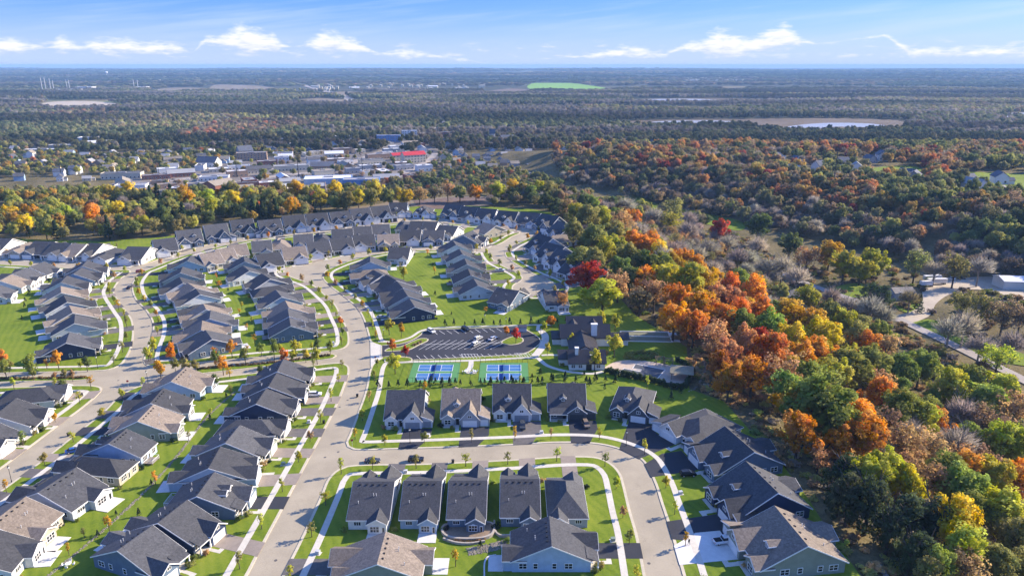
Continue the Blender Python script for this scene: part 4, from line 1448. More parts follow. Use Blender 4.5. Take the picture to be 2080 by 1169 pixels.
# swimming pool closed for the season
pd = [(1226, 752), (1247, 736), (1278, 731), (1330, 736), (1365, 744), (1396, 760), (1390, 782), (1375, 787), (1335, 777), (1255, 759)]
sheet('pool_deck', smooth_line(px(pd), 2.0, True), AZ + 0.04, M_PAVER, thick=0.15)
pool = sheet('swimming_pool', px([(1255, 757), (1268, 748.5), (1300, 755), (1303, 751), (1285, 748.5), (1291, 739.5), (1351, 751.5), (1333, 771.5)]), AZ + 0.075, M_COVER, kind=None)
tag(pool, 'dark covered L-shaped swimming pool in beige paving', 'swimming pool')
strip('pool_edge', px([(1255, 757), (1268, 748.5), (1300, 755), (1303, 751), (1285, 748.5), (1291, 739.5), (1351, 751.5), (1333, 771.5)]), -0.25, 0.25, AZ + 0.09, M_PALE, 0.1, closed=True)


def pavilion(u, v, w, d, h, rz):
    p = G2(u, v)
    o = empty('pavilion', (p.x, p.y, AZ), R(rz))
    for sx in (-1, 1):
        for sy in (-1, 1):
            MB().box(sx * (w / 2 - .3) - .14, sx * (w / 2 - .3) + .14, sy * (d / 2 - .3) - .14, sy * (d / 2 - .3) + .14, 0, h).build('post', M_TIMBER, o)
    r = MB()
    add_hip(r, None, None, -w / 2, w / 2, -d / 2, d / 2, h, 0.3, 0.4)
    r.build('roof', M_THATCH, o)
    MB().box(-w / 2 + .3, w / 2 - .3, -d / 2 + .2, -d / 2 + .4, h - .3, h).box(-w / 2 + .3, w / 2 - .3, d / 2 - .4, d / 2 - .2, h - .3, h).build('beam', M_TIMBER, o)
    FOOT.append((p, R(rz), w / 2, d / 2))
    return o


tag(pavilion(1384, 766, 8.0, 7.5, 3.0, -14), 'open pavilion with tan hipped roof at the corner of the pool deck', 'pavilion')
for i, (u, v) in enumerate(((1340, 740), (1358, 743))):
    p = G2(u, v)
    o = empty('pergola', (p.x, p.y, AZ), R(-8))
    tag(o, 'small timber pergola at the back of pool deck, %s the pavilion' % ('farther from' if i == 0 else 'next to'), 'pergola', 'pool pergolas')
    for sx in (-1.5, 1.5):
        for sy in (-1.2, 1.2):
            MB().box(sx - .09, sx + .09, sy - .09, sy + .09, 0, 2.6).build('post', M_TIMBER, o)
    for sy in (-1.2, 1.2):
        MB().box(-1.9, 1.9, sy - .08, sy + .08, 2.6, 2.8).build('beam', M_TIMBER, o)
    for k in range(7):
        xx = -1.7 + k * 0.567
        MB().box(xx - .05, xx + .05, -1.6, 1.6, 2.8, 2.94).build('slat', M_TIMBER, o)
# garden terrace with retaining walls, stone bed, wing walls behind the row inside the curve
tp = [(903, 1072), (998, 1068), (1000, 1085), (985, 1094), (920, 1095), (902, 1086)]
MBt = smooth_line(px(tp), 0.8, True)
tr_ = sheet('terrace', MBt, BZ + 0.5, M_TIMBER, kind='structure', thick=0.7)
wl = strip('retaining_wall', MBt, -0.05, 0.5, BZ + 0.85, M_WALLBLOCK, 0.95, closed=True, kind=None)
tag(wl, 'curved block retaining wall round the sunken patio of the middle house', 'retaining wall')
w2 = strip('retaining_wall', smooth_line(px([(900, 1096), (925, 1104), (955, 1106), (985, 1101)]), 0.8), -0.2, 0.25, BZ + 0.6, M_WALLBLOCK, 0.8, kind=None)
tag(w2, 'low curved block wall below the patio terrace above the stone bed', 'retaining wall')
w3 = strip('retaining_wall', smooth_line(px([(1004, 1060), (1005, 1080), (1015, 1090), (1040, 1090)]), 0.8), -0.2, 0.25, BZ + 0.7, M_WALLBLOCK, 0.9, kind=None)
tag(w3, 'short curved block wall behind the house with white parasol', 'retaining wall')
w4 = strip('garden_edging', smooth_line(px([(984, 1172), (985, 1142), (991, 1132), (1008, 1128)]), 0.8), -0.15, 0.2, BZ + 0.25, M_PALE, 0.4, kind=None)
tag(w4, 'pale curved garden edging on the lawn beside the brown roofed house', 'garden edging')


def stones(name, line, width, n, size, zb, seed, label, drape=False):
    r = random.Random(seed)
    mb = MB()
    ns = normals2(line)
    for i in range(n):
        k = r.randrange(len(line) - 1)
        p = line[k].lerp(line[k + 1], r.random()) + ns[k] * r.uniform(-width, width)
        s_ = size * r.uniform(0.5, 1.3)
        z = zb + (float(H(p.x, p.y)) if drape else 0)
        a = r.uniform(0, 6.28)
        vs = []
        for j in range(5):
            t = a + j * 1.2566
            vs.append((p.x + math.cos(t) * s_ * r.uniform(.7, 1.1), p.y + math.sin(t) * s_ * r.uniform(.7, 1.1), z))
        vs.append((p.x + r.uniform(-.1, .1) * s_, p.y, z + s_ * r.uniform(.5, .9)))
        vs2 = [(x * .75 + p.x * .25, y * .75 + p.y * .25, z + s_ * 0.45) for x, y, _ in vs[:5]]
        mb.add(vs[:5] + vs2 + [vs[5]], [(j, (j + 1) % 5, (j + 1) % 5 + 5, j + 5) for j in range(5)] + [(5 + j, 5 + (j + 1) % 5, 10) for j in range(5)])
    o = mb.build(name, M_STONE)
    tag(o, label, 'stones', None, 'stuff')
    return o


SWALE = smooth_line(px([(478, 795), (455, 815), (420, 848), (395, 880), (365, 920), (335, 955), (290, 1003), (240, 1050), (180, 1103), (110, 1160), (60, 1200)]), 1.2)
stones('swale_stones', SWALE, 0.42, 1300, 0.22, BZ - 0.02, 5, 'ribbon of pale stones lining the swale between back lawns')
bed = smooth_line(px([(950, 1121), (975, 1116), (1005, 1110), (1030, 1103)]), 0.8)
stones('stone_bed', bed, 1.5, 700, 0.24, BZ - 0.02, 6, 'bed of loose grey stones below the patio terrace')
stones('boulder_row', smooth_line(px([(1783, 1145), (1790, 1155), (1800, 1172), (1808, 1190)]), 1.0), 0.25, 26, 0.8, 0.0, 8, 'row of pale boulders at the meadow edge below the woods', True)
trail = smooth_line(px([(1398, 795), (1410, 790), (1425, 770), (1432, 752), (1430, 735), (1418, 715)]), 1.5)
stones('drain_stones', trail, 0.3, 200, 0.26, 0.0, 9, 'line of pale stones curving round behind the pool hedge', True)
# garden beds in front of houses, small patios furniture come below
# ------------------------------------------------------------------ trees
def leaf_mesh(name, centers, radii, per, size, seed, up=0.35, flat=1.0, aspect=0.75, inner=0.55, soft=1.0):
    """leaf-sized quads spread over many small clumps; leafvar carries each leaf's own colour shift"""
    r = np.random.RandomState(seed)
    C = np.asarray(centers, float)
    nC = len(C)
    n = nC * per
    ci = np.repeat(np.arange(nC), per)
    d = r.normal(size=(n, 3))
    d /= np.linalg.norm(d, axis=1)[:, None]
    d[:, 2] = d[:, 2] * flat + up * 0.4
    rad = np.asarray(radii)[ci] * (inner + (1 - inner) * r.rand(n) ** 0.5)
    P = C[ci] + d * rad[:, None]
    nrm = d * 0.75 + r.normal(size=(n, 3)) * 0.45 + np.array([0, 0, up])
    nrm /= np.linalg.norm(nrm, axis=1)[:, None]
    t = np.cross(nrm, r.normal(size=(n, 3)))
    t /= np.linalg.norm(t, axis=1)[:, None]
    b = np.cross(nrm, t)
    s = size * (0.6 + 0.8 * r.rand(n))[:, None]
    q = np.stack([P - t * s - b * s * aspect * 0.5, P + t * s * 0.2 - b * s * aspect, P + t * s + b * s * aspect * 0.4, P - t * s * 0.3 + b * s * aspect], 1).reshape(-1, 3)
    me = bpy.data.meshes.new(name)
    me.vertices.add(4 * n)
    me.vertices.foreach_set('co', q.ravel())
    me.loops.add(4 * n)
    me.loops.foreach_set('vertex_index', np.arange(4 * n))
    me.polygons.add(n)
    me.polygons.foreach_set('loop_start', np.arange(0, 4 * n, 4))
    me.update(calc_edges=True)
    cen = C.mean(0)
    ext = np.maximum(C.max(0) - C.min(0), 0.5) * 0.5
    big = (P - cen) / ext
    big /= np.maximum(np.linalg.norm(big, axis=1), 0.2)[:, None]
    ln = big * 0.75 * soft + d * 0.65 + nrm * 0.35 + np.array([0, 0, 0.25])
    ln /= np.linalg.norm(ln, axis=1)[:, None]
    me.polygons.foreach_set('use_smooth', [True] * n)
    me.normals_split_custom_set_from_vertices(np.repeat(ln, 4, axis=0).tolist())
    cv = r.rand(nC, 3)
    lv = 0.6 * cv[ci] + 0.4 * r.rand(n, 3)
    at = me.attributes.new('leafvar', 'FLOAT_VECTOR', 'FACE')
    at.data.foreach_set('vector', lv.ravel())
    me.materials.append(M_LEAF)
    return me


def branch_mesh(name, h, spread, seed, levels=3, r0=0.28, n1=7, start=0.25, twigs=True):
    r = random.Random(seed)
    mb = MB()

    def grow(p, d, L, rad, lev):
        q = p + d * L
        mb.tube(p, q, rad, rad * 0.6, 5 if lev < 2 else 3)
        if lev >= levels: return
        for i in range(r.choice((2, 3, 3))):
            a = r.uniform(0, 6.28)
            nd = (d + Vector((math.cos(a), math.sin(a), r.uniform(-0.1, 0.5))) * r.uniform(0.5, 0.9)).normalized()
            grow(p + d * L * r.uniform(0.55, 1.0), nd, L * r.uniform(0.55, 0.75), rad * 0.55, lev + 1)

    mb.tube((0, 0, -0.8), (0, 0, h * start), r0 * 1.25, r0, 7)
    mb.tube((0, 0, h * start), (0.2, 0.1, h * 0.62), r0, r0 * 0.5, 6)
    for i in range(n1):
        a = i * 2.4 + r.uniform(-.3, .3)
        z = h * (start + (0.62 - start) * i / n1)
        d = Vector((math.cos(a) * spread, math.sin(a) * spread, 1)).normalized()
        grow(Vector((0.1, 0, z)), d, h * r.uniform(0.2, 0.3), r0 * 0.45, 1)
    return mb.mesh(name)


def crown_pts(seed, rx, rz, zc, n, shell=0.45, lump=0.25, taper=0.0):
    r = np.random.RandomState(seed)
    d = r.normal(size=(n, 3))
    d /= np.linalg.norm(d, axis=1)[:, None]
    rad = r.rand(n) ** shell
    ang = np.arctan2(d[:, 1], d[:, 0])
    w = 1 + lump * np.sin(ang * 2 + seed) + lump * 0.6 * np.sin(ang * 3 + 2.1 * seed)
    P = d * rad[:, None] * np.array([rx, rx, rz])
    P[:, :2] *= w[:, None]
    if taper:
        k = 1 - taper * (P[:, 2] / rz)
        P[:, :2] *= k[:, None]
    P[:, 2] += zc
    return P


TREE = {}      # kind -> list of (crown mesh, trunk mesh)


def add_kind(kind, items):
    TREE[kind] = items


rr = np.random.RandomState(3)
_tr = [branch_mesh('trunk', 12, 0.75, 20 + i, 2, 0.3) for i in range(3)]
lv = []
for i in range(8):
    P = crown_pts(30 + i, 4.2, 3.7 + 0.2 * i, 7.2 + 0.15 * i, 74, 0.42, 0.27)
    lv.append((leaf_mesh('crown', P, 0.7 + 0.8 * rr.rand(74), 82, 0.26, 50 + i, inner=0.4), _tr[i % 3]))
add_kind('round', lv)
lv = []
for i in range(3):
    P = crown_pts(70 + i, 4.2, 4.3, 7.4, 60, 0.5, 0.25)
    lv.append((leaf_mesh('crown', P, 0.8 + 0.8 * rr.rand(60), 26, 0.28, 80 + i, inner=0.3), branch_mesh('trunk', 12, 0.8, 60 + i, 4, 0.26, 8)))
add_kind('sparse', lv)
_st = [branch_mesh('trunk', 6, 0.5, 120 + i, 1, 0.10, 5) for i in range(2)]
lv = []
for i in range(3):
    P = crown_pts(100 + i, 1.35, 2.0, 3.7, 26, 0.45, 0.2, 0.25)
    lv.append((leaf_mesh('crown', P, 0.35 + 0.3 * rr.rand(26), 36, 0.19, 110 + i), _st[i % 2]))
add_kind('street', lv)
lv = []
for i in range(2):
    P = crown_pts(130 + i, 0.95, 1.6, 3.2, 16, 0.5, 0.3, 0.2)
    lv.append((leaf_mesh('crown', P, 0.3 + 0.25 * rr.rand(16), 16, 0.16, 140 + i, inner=0.2), _st[i % 2]))
add_kind('sapling', lv)


def conifer(seed, h, rb, n, size, per=20):
    r = np.random.RandomState(seed)
    t = r.rand(n) ** 0.75
    z = 0.06 * h + 0.94 * h * t
    a = r.rand(n) * 6.283
    tier = 0.82 + 0.22 * np.sin(z / h * 44)
    rad = rb * (1 - t) ** 0.9 * tier * (0.55 + 0.45 * r.rand(n) ** 0.4)
    P = np.stack([np.cos(a) * rad, np.sin(a) * rad, z], 1)
    return leaf_mesh('crown', P, 0.10 * rb + 0.16 * rb * r.rand(n), per, size, seed + 1, up=0.1, flat=0.6, aspect=0.35)


_ct = MB().tube((0, 0, -0.6), (0, 0, 5), 0.14, 0.04, 6).mesh('trunk')
add_kind('spruce', [(conifer(150 + i, 8.5, 2.3, 150, 0.28, 16), _ct) for i in range(2)])
add_kind('small_spruce', [(conifer(160 + i, 3.4, 1.15, 60, 0.17, 16), MB().tube((0, 0, -0.4), (0, 0, 1.8), 0.08, 0.03, 5).mesh('trunk')) for i in range(2)])
lv = []
for i in range(3):
    P = crown_pts(170 + i, 3.0, 4.2, 5.2, 70, 0.45, 0.2, 0.45)
    lv.append((leaf_mesh('crown', P, 0.5 + 0.5 * rr.rand(70), 40, 0.27, 180 + i, aspect=0.45), _tr[i % 3]))
add_kind('cedar', lv)


def twig_crown(seed, n=520, h=11, rad=4.0):
    """leafless crown: fine twigs fanning out of the limbs"""
    r = np.random.RandomState(seed)
    d = r.normal(size=(n, 3))
    d /= np.linalg.norm(d, axis=1)[:, None]
    d[:, 2] = np.abs(d[:, 2]) * 0.9 - 0.15
    base = d * np.array([rad, rad, h * 0.42]) * (0.25 + 0.5 * r.rand(n))[:, None] + np.array([0, 0, h * 0.5])
    dirn = d * np.array([1, 1, 0.6]) + np.array([0, 0, 0.6]) + r.normal(size=(n, 3)) * 0.35
    dirn /= np.linalg.norm(dirn, axis=1)[:, None]
    L = (1.0 + 1.8 * r.rand(n))[:, None]
    side = np.cross(dirn, r.normal(size=(n, 3)))
    side /= np.linalg.norm(side, axis=1)[:, None]
    w = 0.075
    q = np.stack([base - side * w, base + side * w, base + dirn * L + side * w * 0.4, base + dirn * L - side * w * 0.4], 1).reshape(-1, 3)
    me = bpy.data.meshes.new('crown')
    me.vertices.add(4 * n)
    me.vertices.foreach_set('co', q.ravel())
    me.loops.add(4 * n)
    me.loops.foreach_set('vertex_index', np.arange(4 * n))
    me.polygons.add(n)
    me.polygons.foreach_set('loop_start', np.arange(0, 4 * n, 4))
    me.update(calc_edges=True)
    at = me.attributes.new('leafvar', 'FLOAT_VECTOR', 'FACE')
    at.data.foreach_set('vector', r.rand(n * 3))
    me.materials.append(M_LEAF)
    return me


add_kind('bare', [(twig_crown(190 + i, 900), branch_mesh('trunk', 12, 0.7, 200 + i, 4, 0.24, 8)) for i in range(3)])
_sh = [branch_mesh('stem', 2.0, 0.9, 220, 1, 0.07, 4)]
lv = []
for i in range(2):
    P = crown_pts(230 + i, 1.3, 0.9, 1.0, 22, 0.5, 0.3)
    lv.append((leaf_mesh('crown', P, 0.35 + 0.3 * rr.rand(22), 22, 0.2, 240 + i), _sh[0]))
add_kind('shrub', lv)

TINT = {'orange': (0.68, 0.270, 0.024), 'flame': (0.66, 0.190, 0.028), 'red': (0.46, 0.040, 0.026), 'yellow': (0.62, 0.46, 0.022), 'gold': (0.56, 0.33, 0.022),
        'lime': (0.46, 0.44, 0.046), 'green': (0.265, 0.305, 0.060), 'deep': (0.150, 0.195, 0.055), 'cedar': (0.085, 0.115, 0.052), 'olive': (0.31, 0.285, 0.085),
        'tan': (0.46, 0.285, 0.125), 'salmon': (0.60, 0.27, 0.11), 'brown': (0.26, 0.18, 0.105), 'grey': (0.36, 0.31, 0.25), 'mauve': (0.30, 0.25, 0.225), 'spruce': (0.046, 0.078, 0.045)}
TWORD = {'orange': 'bright orange', 'flame': 'flame orange', 'red': 'deep red', 'yellow': 'bright yellow', 'gold': 'golden', 'lime': 'yellow-green', 'green': 'green', 'deep': 'dark green',
         'cedar': 'blackish green', 'olive': 'olive green', 'tan': 'tan and orange', 'salmon': 'salmon orange', 'brown': 'russet brown', 'grey': 'bare grey', 'mauve': 'bare grey-brown', 'spruce': 'dark'}
KWORD = {'round': 'broadleaf tree', 'sparse': 'thin-leaved tree', 'street': 'young street tree', 'sapling': 'slender sapling', 'spruce': 'spruce', 'small_spruce': 'small spruce',
         'cedar': 'cedar', 'bare': 'leafless tree', 'shrub': 'shrub'}
KNAME = {'round': 'broadleaf_tree', 'sparse': 'broadleaf_tree', 'street': 'street_tree', 'sapling': 'sapling', 'spruce': 'spruce_tree', 'small_spruce': 'spruce_tree', 'cedar': 'cedar_tree', 'bare': 'bare_tree', 'shrub': 'shrub'}
TREES = []


def plant(kind, x, y, scale, tint, where, group, z=None, zs=1.0, label=None):
    me, tr = TREE[kind][rnd.randrange(len(TREE[kind]))]
    zz = float(H(x, y)) - 0.25 if z is None else z
    o = empty(KNAME[kind], (x, y, zz), rnd.uniform(0, 6.283))
    o.scale = (scale * rnd.uniform(0.85, 1.15), scale * rnd.uniform(0.85, 1.15), scale * zs * rnd.uniform(0.9, 1.1))
    sw = 'large ' if scale > 1.45 else ('small ' if scale < 0.85 and kind in ('round', 'sparse', 'bare', 'cedar') else '')
    tag(o, label or '%s%s %s %s' % (sw, TWORD[tint], KWORD[kind], where), 'shrub' if kind == 'shrub' else 'tree', group)
    bark = link('stem' if kind == 'shrub' else 'trunk', tr, o, M_BARKPALE if kind == 'bare' else M_BARK)
    c = bpy.data.objects.new('crown', me)
    COL.objects.link(c)
    c.parent = o
    t = TINT[tint]
    k = rnd.uniform(0.85, 1.18)
    c['tint'] = [t[0] * k * rnd.uniform(0.92, 1.1), t[1] * k * rnd.uniform(0.9, 1.1), t[2] * k]
    TREES.append((x, y, scale))
    return o


# the trees of the wooded bluff that stand out, read as (u, v of the crown's middle, half width in pixels, colour)
BLUFF = '''1225 590 52 lime;1193 562 34 red;1256 572 30 tan;1190 445 25 olive;1225 440 25 lime;1210 480 30 olive;1245 470 28 olive;1230 510 28 lime;1252 497 25 lime;1290 490 30 orange;1320 500 28 orange
1340 515 22 yellow;1300 525 25 deep;1345 535 30 green;1390 525 30 orange;1412 540 26 orange;1310 560 32 orange;1350 560 35 lime;1400 575 35 lime;1330 592 30 tan;1380 602 35 orange;1430 570 30 gold;1370 640 40 orange
1420 622 40 orange;1460 600 38 salmon;1470 642 40 orange;1500 572 32 green;1532 600 30 orange;1490 612 36 salmon;1545 642 36 flame;1450 682 38 tan;1510 662 35 green;1560 672 36 green;1582 632 36 green;1602 642 36 gold
1650 662 45 gold;1672 684 42 yellow;1600 692 36 yellow;1622 722 35 orange;1520 702 36 salmon;1562 722 36 flame;1480 722 36 salmon;1530 752 42 orange;1482 762 36 orange;1580 762 40 tan;1602 792 40 green;1640 762 45 green
1720 742 45 green;1770 737 40 green;1690 752 38 lime;1830 747 36 green;1870 742 34 green;1762 702 30 orange;1742 692 28 olive;1800 702 32 tan;1660 822 58 green;1690 852 50 green;1622 822 40 gold;1740 842 45 orange
1762 882 50 orange;1702 892 36 orange;1622 882 36 orange;1830 822 50 green;1872 842 45 lime;1800 852 36 brown;1882 902 50 tan;1840 902 40 tan;1930 782 40 lime;1970 772 36 green;2000 802 40 green;2032 782 36 lime
1960 832 40 mauve;2012 852 45 brown;2062 832 40 tan;1950 882 45 mauve;2032 892 40 lime;2062 902 36 lime;1720 932 40 cedar;1708 988 28 cedar;1800 942 44 lime;1762 962 40 lime;1840 982 36 yellow;1730 990 40 cedar
1770 1002 45 cedar;1882 962 44 tan;1922 962 40 green;1962 992 50 green;2002 942 40 brown;2062 972 40 orange;1850 1032 45 cedar;1902 1042 40 cedar;1942 1062 52 yellow;1962 1112 50 lime;1882 1102 40 cedar;1855 1098 38 cedar
1812 1050 36 cedar;2032 1042 50 lime;2062 1092 45 olive;2022 1132 45 olive;1902 1142 40 green;1890 1150 38 olive;1962 1152 40 tan;2072 1152 40 olive;1440 632 30 flame;1485 585 26 flame;1410 660 34 flame;1500 640 30 flame
1585 590 26 olive;1640 605 26 lime;1690 640 30 olive;1715 655 28 lime;1750 660 28 olive;1790 675 28 green;1600 740 30 tan;1655 720 32 orange;1540 690 28 red;1440 650 24 orange;1460 742 28 flame;1665 925 26 tan
1180 520 26 olive;1205 530 28 olive;1165 470 22 olive;1260 540 28 deep;1280 560 28 deep;1275 520 26 olive;1300 600 28 brown;1265 450 24 tan;1300 460 24 grey;1340 480 24 grey;1370 500 24 grey;1420 510 24 grey;1450 540 26 grey'''


def crown_at(u, v, hp, unit, lo=0.75, hi=2.0):
    """where a crown seen at (u, v) with half width hp stands, and how big it is"""
    dz = 8.0
    for _ in range(3):
        p = G(u, v, dz)
        depth = p.y * math.cos(PITCH) + (CAM_H - p.z) * math.sin(PITCH)
        s_ = max(lo, min(hi, hp / F * depth / unit))
        zs_ = min(1.05, 1.2 / s_ ** 0.5)
        dz = 7.4 * s_ * zs_
    return p, s_, zs_


BL = []
for tok in BLUFF.replace('\n', ';').split(';'):
    u, v, hp, c = tok.split()
    BL.append((float(u), float(v), float(hp), c))
for (u, v, hp, c) in BL:
    kind = 'cedar' if c == 'cedar' else ('bare' if c in ('grey', 'mauve') else ('sparse' if c in ('tan', 'brown') else 'round'))
    p, s_, zs_ = crown_at(u, v, hp, 3.2 if kind == 'cedar' else 4.7)
    e_ = p.x - float(np.interp(p.y, EY, EX))
    along = 'behind the eastern edge houses' if p.y > 430 else ('beside the clubhouse lawn' if p.y > 320 else ('behind the pool' if p.y > 235 else 'behind the bend houses'))
    where = ('high on the wooded bluff ' if e_ < 30 else ('halfway down the wooded bluff ' if e_ < 70 else 'low on the wooded bluff ')) + along
    plant(kind, p.x, p.y, s_, c, where, 'trees on the wooded bluff', zs=zs_)
# single trees by the clubhouse
for (u, v, s_, kind, c, where) in ((1143, 607, 0.95, 'sparse', 'salmon', 'between the white house and the clubhouse'), (1120, 640, 0.5, 'round', 'orange', 'beside the big salmon tree at the clubhouse'),
                                   (1248, 712, 2.0, 'street', 'lime', 'beside the path to the pool'), (1208, 738, 1.5, 'street', 'lime', 'at the front corner of the clubhouse'),
                                   (1048, 684, 1.35, 'street', 'red', 'on the parking island'), (1220, 655, 1.5, 'street', 'lime', 'behind the clubhouse'), (1250, 660, 1.4, 'street', 'lime', 'near the bocce lanes'),
                                   (797, 705, 1.1, 'street', 'flame', 'at the car park entrance'), (823, 712, 0.9, 'street', 'red', 'at the car park entrance'), (790, 668, 1.4, 'street', 'lime', 'left of the car park'),
                                   (815, 672, 1.1, 'street', 'gold', 'left of the car park'), (1028, 672, 1.0, 'street', 'orange', 'near the parking shelter'), (802, 745, 1.6, 'street', 'lime', 'beside the street-side courts'),
                                   (1112, 708, 0.9, 'street', 'lime', 'on the clubhouse forecourt'), (1160, 690, 1.0, 'street', 'lime', 'against the clubhouse left wing'), (1105, 665, 1.0, 'street', 'lime', 'by the parking shelter path'),
                                   (820, 560, 1.4, 'street', 'lime', 'on the inner green')):
    p = G2(u, v, 3.0 if kind == 'street' else 6.0)
    plant(kind, p.x, p.y, s_, c, where, None, z=BZ - 0.02)
# boulevard maples and lindens
for (u, v, c, s_) in ((347, 722, 'orange', 1.45), (470, 711, 'orange', 1.45), (452, 745, 'orange', 1.4), (325, 755, 'gold', 1.35), (117, 735, 'orange', 1.45), (4, 733, 'orange', 1.4), (577, 727, 'flame', 1.3),
                      (10, 752, 'green', 1.4), (62, 745, 'green', 1.6), (65, 756, 'green', 1.2), (437, 728, 'green', 1.3), (497, 722, 'green', 1.3), (556, 714, 'green', 1.4), (600, 707, 'lime', 1.3), (643, 724, 'lime', 1.2),
                      (595, 722, 'lime', 1.1), (300, 718, 'lime', 1.2), (312, 705, 'lime', 1.2), (175, 738, 'deep', 1.1), (125, 777, 'deep', 0.9), (530, 752, 'deep', 0.9), (645, 700, 'deep', 1.1), (375, 745, 'olive', 1.1),
                      (395, 742, 'olive', 1.0), (355, 742, 'olive', 1.0), (530, 708, 'green', 1.1), (437, 770, 'deep', 1.0), (110, 760, 'tan', 0.8), (145, 758, 'tan', 0.8), (130, 757, 'olive', 0.9), (620, 720, 'lime', 1.0), (670, 705, 'green', 1.1)):
    p = G2(u, v, 3.4)
    plant('street', p.x, p.y, s_, c, 'along the boulevard', 'boulevard trees', z=BZ - 0.02)


def clear_of_foot(x, y, m=1.0):
    for (c, rz, hx, hy) in FOOT:
        dx, dy = x - c.x, y - c.y
        if abs(dx) > 16 or abs(dy) > 16: continue
        a, b = dx * math.cos(rz) + dy * math.sin(rz), -dx * math.sin(rz) + dy * math.cos(rz)
        if abs(a) < hx + m and abs(b) < hy + m: return False
    return True


# street trees in the verge between kerb and sidewalk
nst = 0
STREETS = ['main street west verge', 'loop block verge', 'outer street verge', 'curved road verge', 'inner curve verge', 'winding street verge', 'left street verge']
for (L, s, cl), sname in zip(KERBS, STREETS):
    ns = normals2(L, cl)
    acc = rnd.uniform(3, 9)
    for i in range(1, len(L)):
        acc -= (L[i] - L[i - 1]).length
        if acc > 0: continue
        acc = rnd.uniform(10.5, 16.5)
        q = L[i] + ns[i] * s * 2.1
        if q.y < 120 or abs(q.x) > q.y * 0.85: continue
        if any(inside(I_, q.x, q.y) for I_ in (PARK,)): continue
        c = rnd.choice(['lime', 'lime', 'lime', 'gold', 'olive', 'tan', 'green', 'lime'] + (['orange'] if q.x < -60 else []))
        if q.y < 330:
            kind, sc_ = ('sapling', rnd.uniform(0.85, 1.15)) if rnd.random() < 0.7 else ('street', rnd.uniform(0.6, 0.8))
        else:
            kind, sc_ = 'street', rnd.uniform(0.6, 0.9)
        plant(kind, q.x, q.y, sc_, c, 'in the ' + sname, 'street trees in the ' + sname, z=BZ - 0.02)
        nst += 1
# little spruces round the courts, car park and pool
for (u, v) in [(905 + k * 19, 663 - k * 0.4) for k in range(13)] + [(768 + k * 21, 788 - k * 0.5) for k in range(24)] + [(848 + k * 13, 779) for k in range(7)] + [(985 + k * 13, 779) for k in range(7)] + \
        [(1100, 762), (1118, 775), (1150, 770), (1090, 780), (1185, 765), (1195, 784), (1210, 772), (1228, 790), (1380, 800), (1365, 812), (1250, 778), (1080, 770)]:
    p = G2(u + rnd.uniform(-3, 3), v + rnd.uniform(-1.5, 1.5))
    if not clear_of_foot(p.x, p.y, 0.6): continue
    plant('small_spruce', p.x, p.y, rnd.uniform(0.65, 1.05), 'spruce', 'in the rows round the courts and car park', 'little spruces by the courts', z=BZ - 0.02)
# shrubs and garden trees by the houses
GW = ['by a house front', 'by a back lawn']
for k, (o, info, P_, ang) in enumerate(HOUSES):
    rz = R(ang + 90)
    far_ = P_.y > 400
    spots = [(-info['W'] / 2 - 0.3, -info['D'] / 2 - 1.2), (info['pc'] - 1.6 if info['g'] > 0 else info['pc'] + 1.6, -info['D'] / 2 - 2.6), (info['W'] / 2 + .2, info['D'] / 2 + 0.9)]
    for (a, b) in spots:
        if rnd.random() < (0.35 if far_ else 0.1): continue
        x = P_.x + math.cos(rz) * a - math.sin(rz) * b
        y = P_.y + math.sin(rz) * a + math.cos(rz) * b
        if on_road(x, y): continue
        nb = rnd.choice(['green', 'deep', 'olive', 'tan', 'spruce'])
        plant('shrub', x, y, rnd.uniform(0.45, 0.85), nb, 'beside the ' + ' '.join(o['label'].replace(',', '').split()[:5]), 'garden shrubs', z=BZ - 0.02)
    if rnd.random() < 0.45:
        a, b = rnd.uniform(-4, 4), info['D'] / 2 + rnd.uniform(7, 10)
        x = P_.x + math.cos(rz) * a - math.sin(rz) * b
        y = P_.y + math.sin(rz) * a + math.cos(rz) * b
        if not on_road(x, y) and clear_of_foot(x, y, 2.0):
            if rnd.random() < 0.6:
                plant('sapling', x, y, rnd.uniform(0.7, 1.1), rnd.choice(['lime', 'olive', 'gold', 'orange']), 'on the lawn behind the ' + ' '.join(o['label'].replace(',', '').split()[:5]), 'back lawn saplings', z=BZ - 0.02)
            else:
                plant('small_spruce', x, y, rnd.uniform(0.5, 0.9), 'spruce', 'on the lawn behind the ' + ' '.join(o['label'].replace(',', '').split()[:5]), 'back lawn spruces', z=BZ - 0.02)


def hedge(name, line, w, h, tint, label, n_per_m=9.0, seed=1, cat='hedge', size=0.3):
    r = np.random.RandomState(seed)
    C = []
    ns = normals2(line)
    for i in range(len(line) - 1):
        m = max(1, int((line[i + 1] - line[i]).length * n_per_m))
        for k in range(m):
            p = line[i].lerp(line[i + 1], r.rand()) + ns[i] * float(r.uniform(-w, w) * 0.7)
            C.append((p.x, p.y, float(H(p.x, p.y)) + h * (0.15 + 0.8 * r.rand())))
    me = leaf_mesh(name, C, [w * 0.6] * len(C), 22, size, seed, soft=0.0)
    o = bpy.data.objects.new(name, me)
    COL.objects.link(o)
    t = TINT[tint]
    o['tint'] = [t[0], t[1], t[2]]
    tag(o, label, cat)
    return o


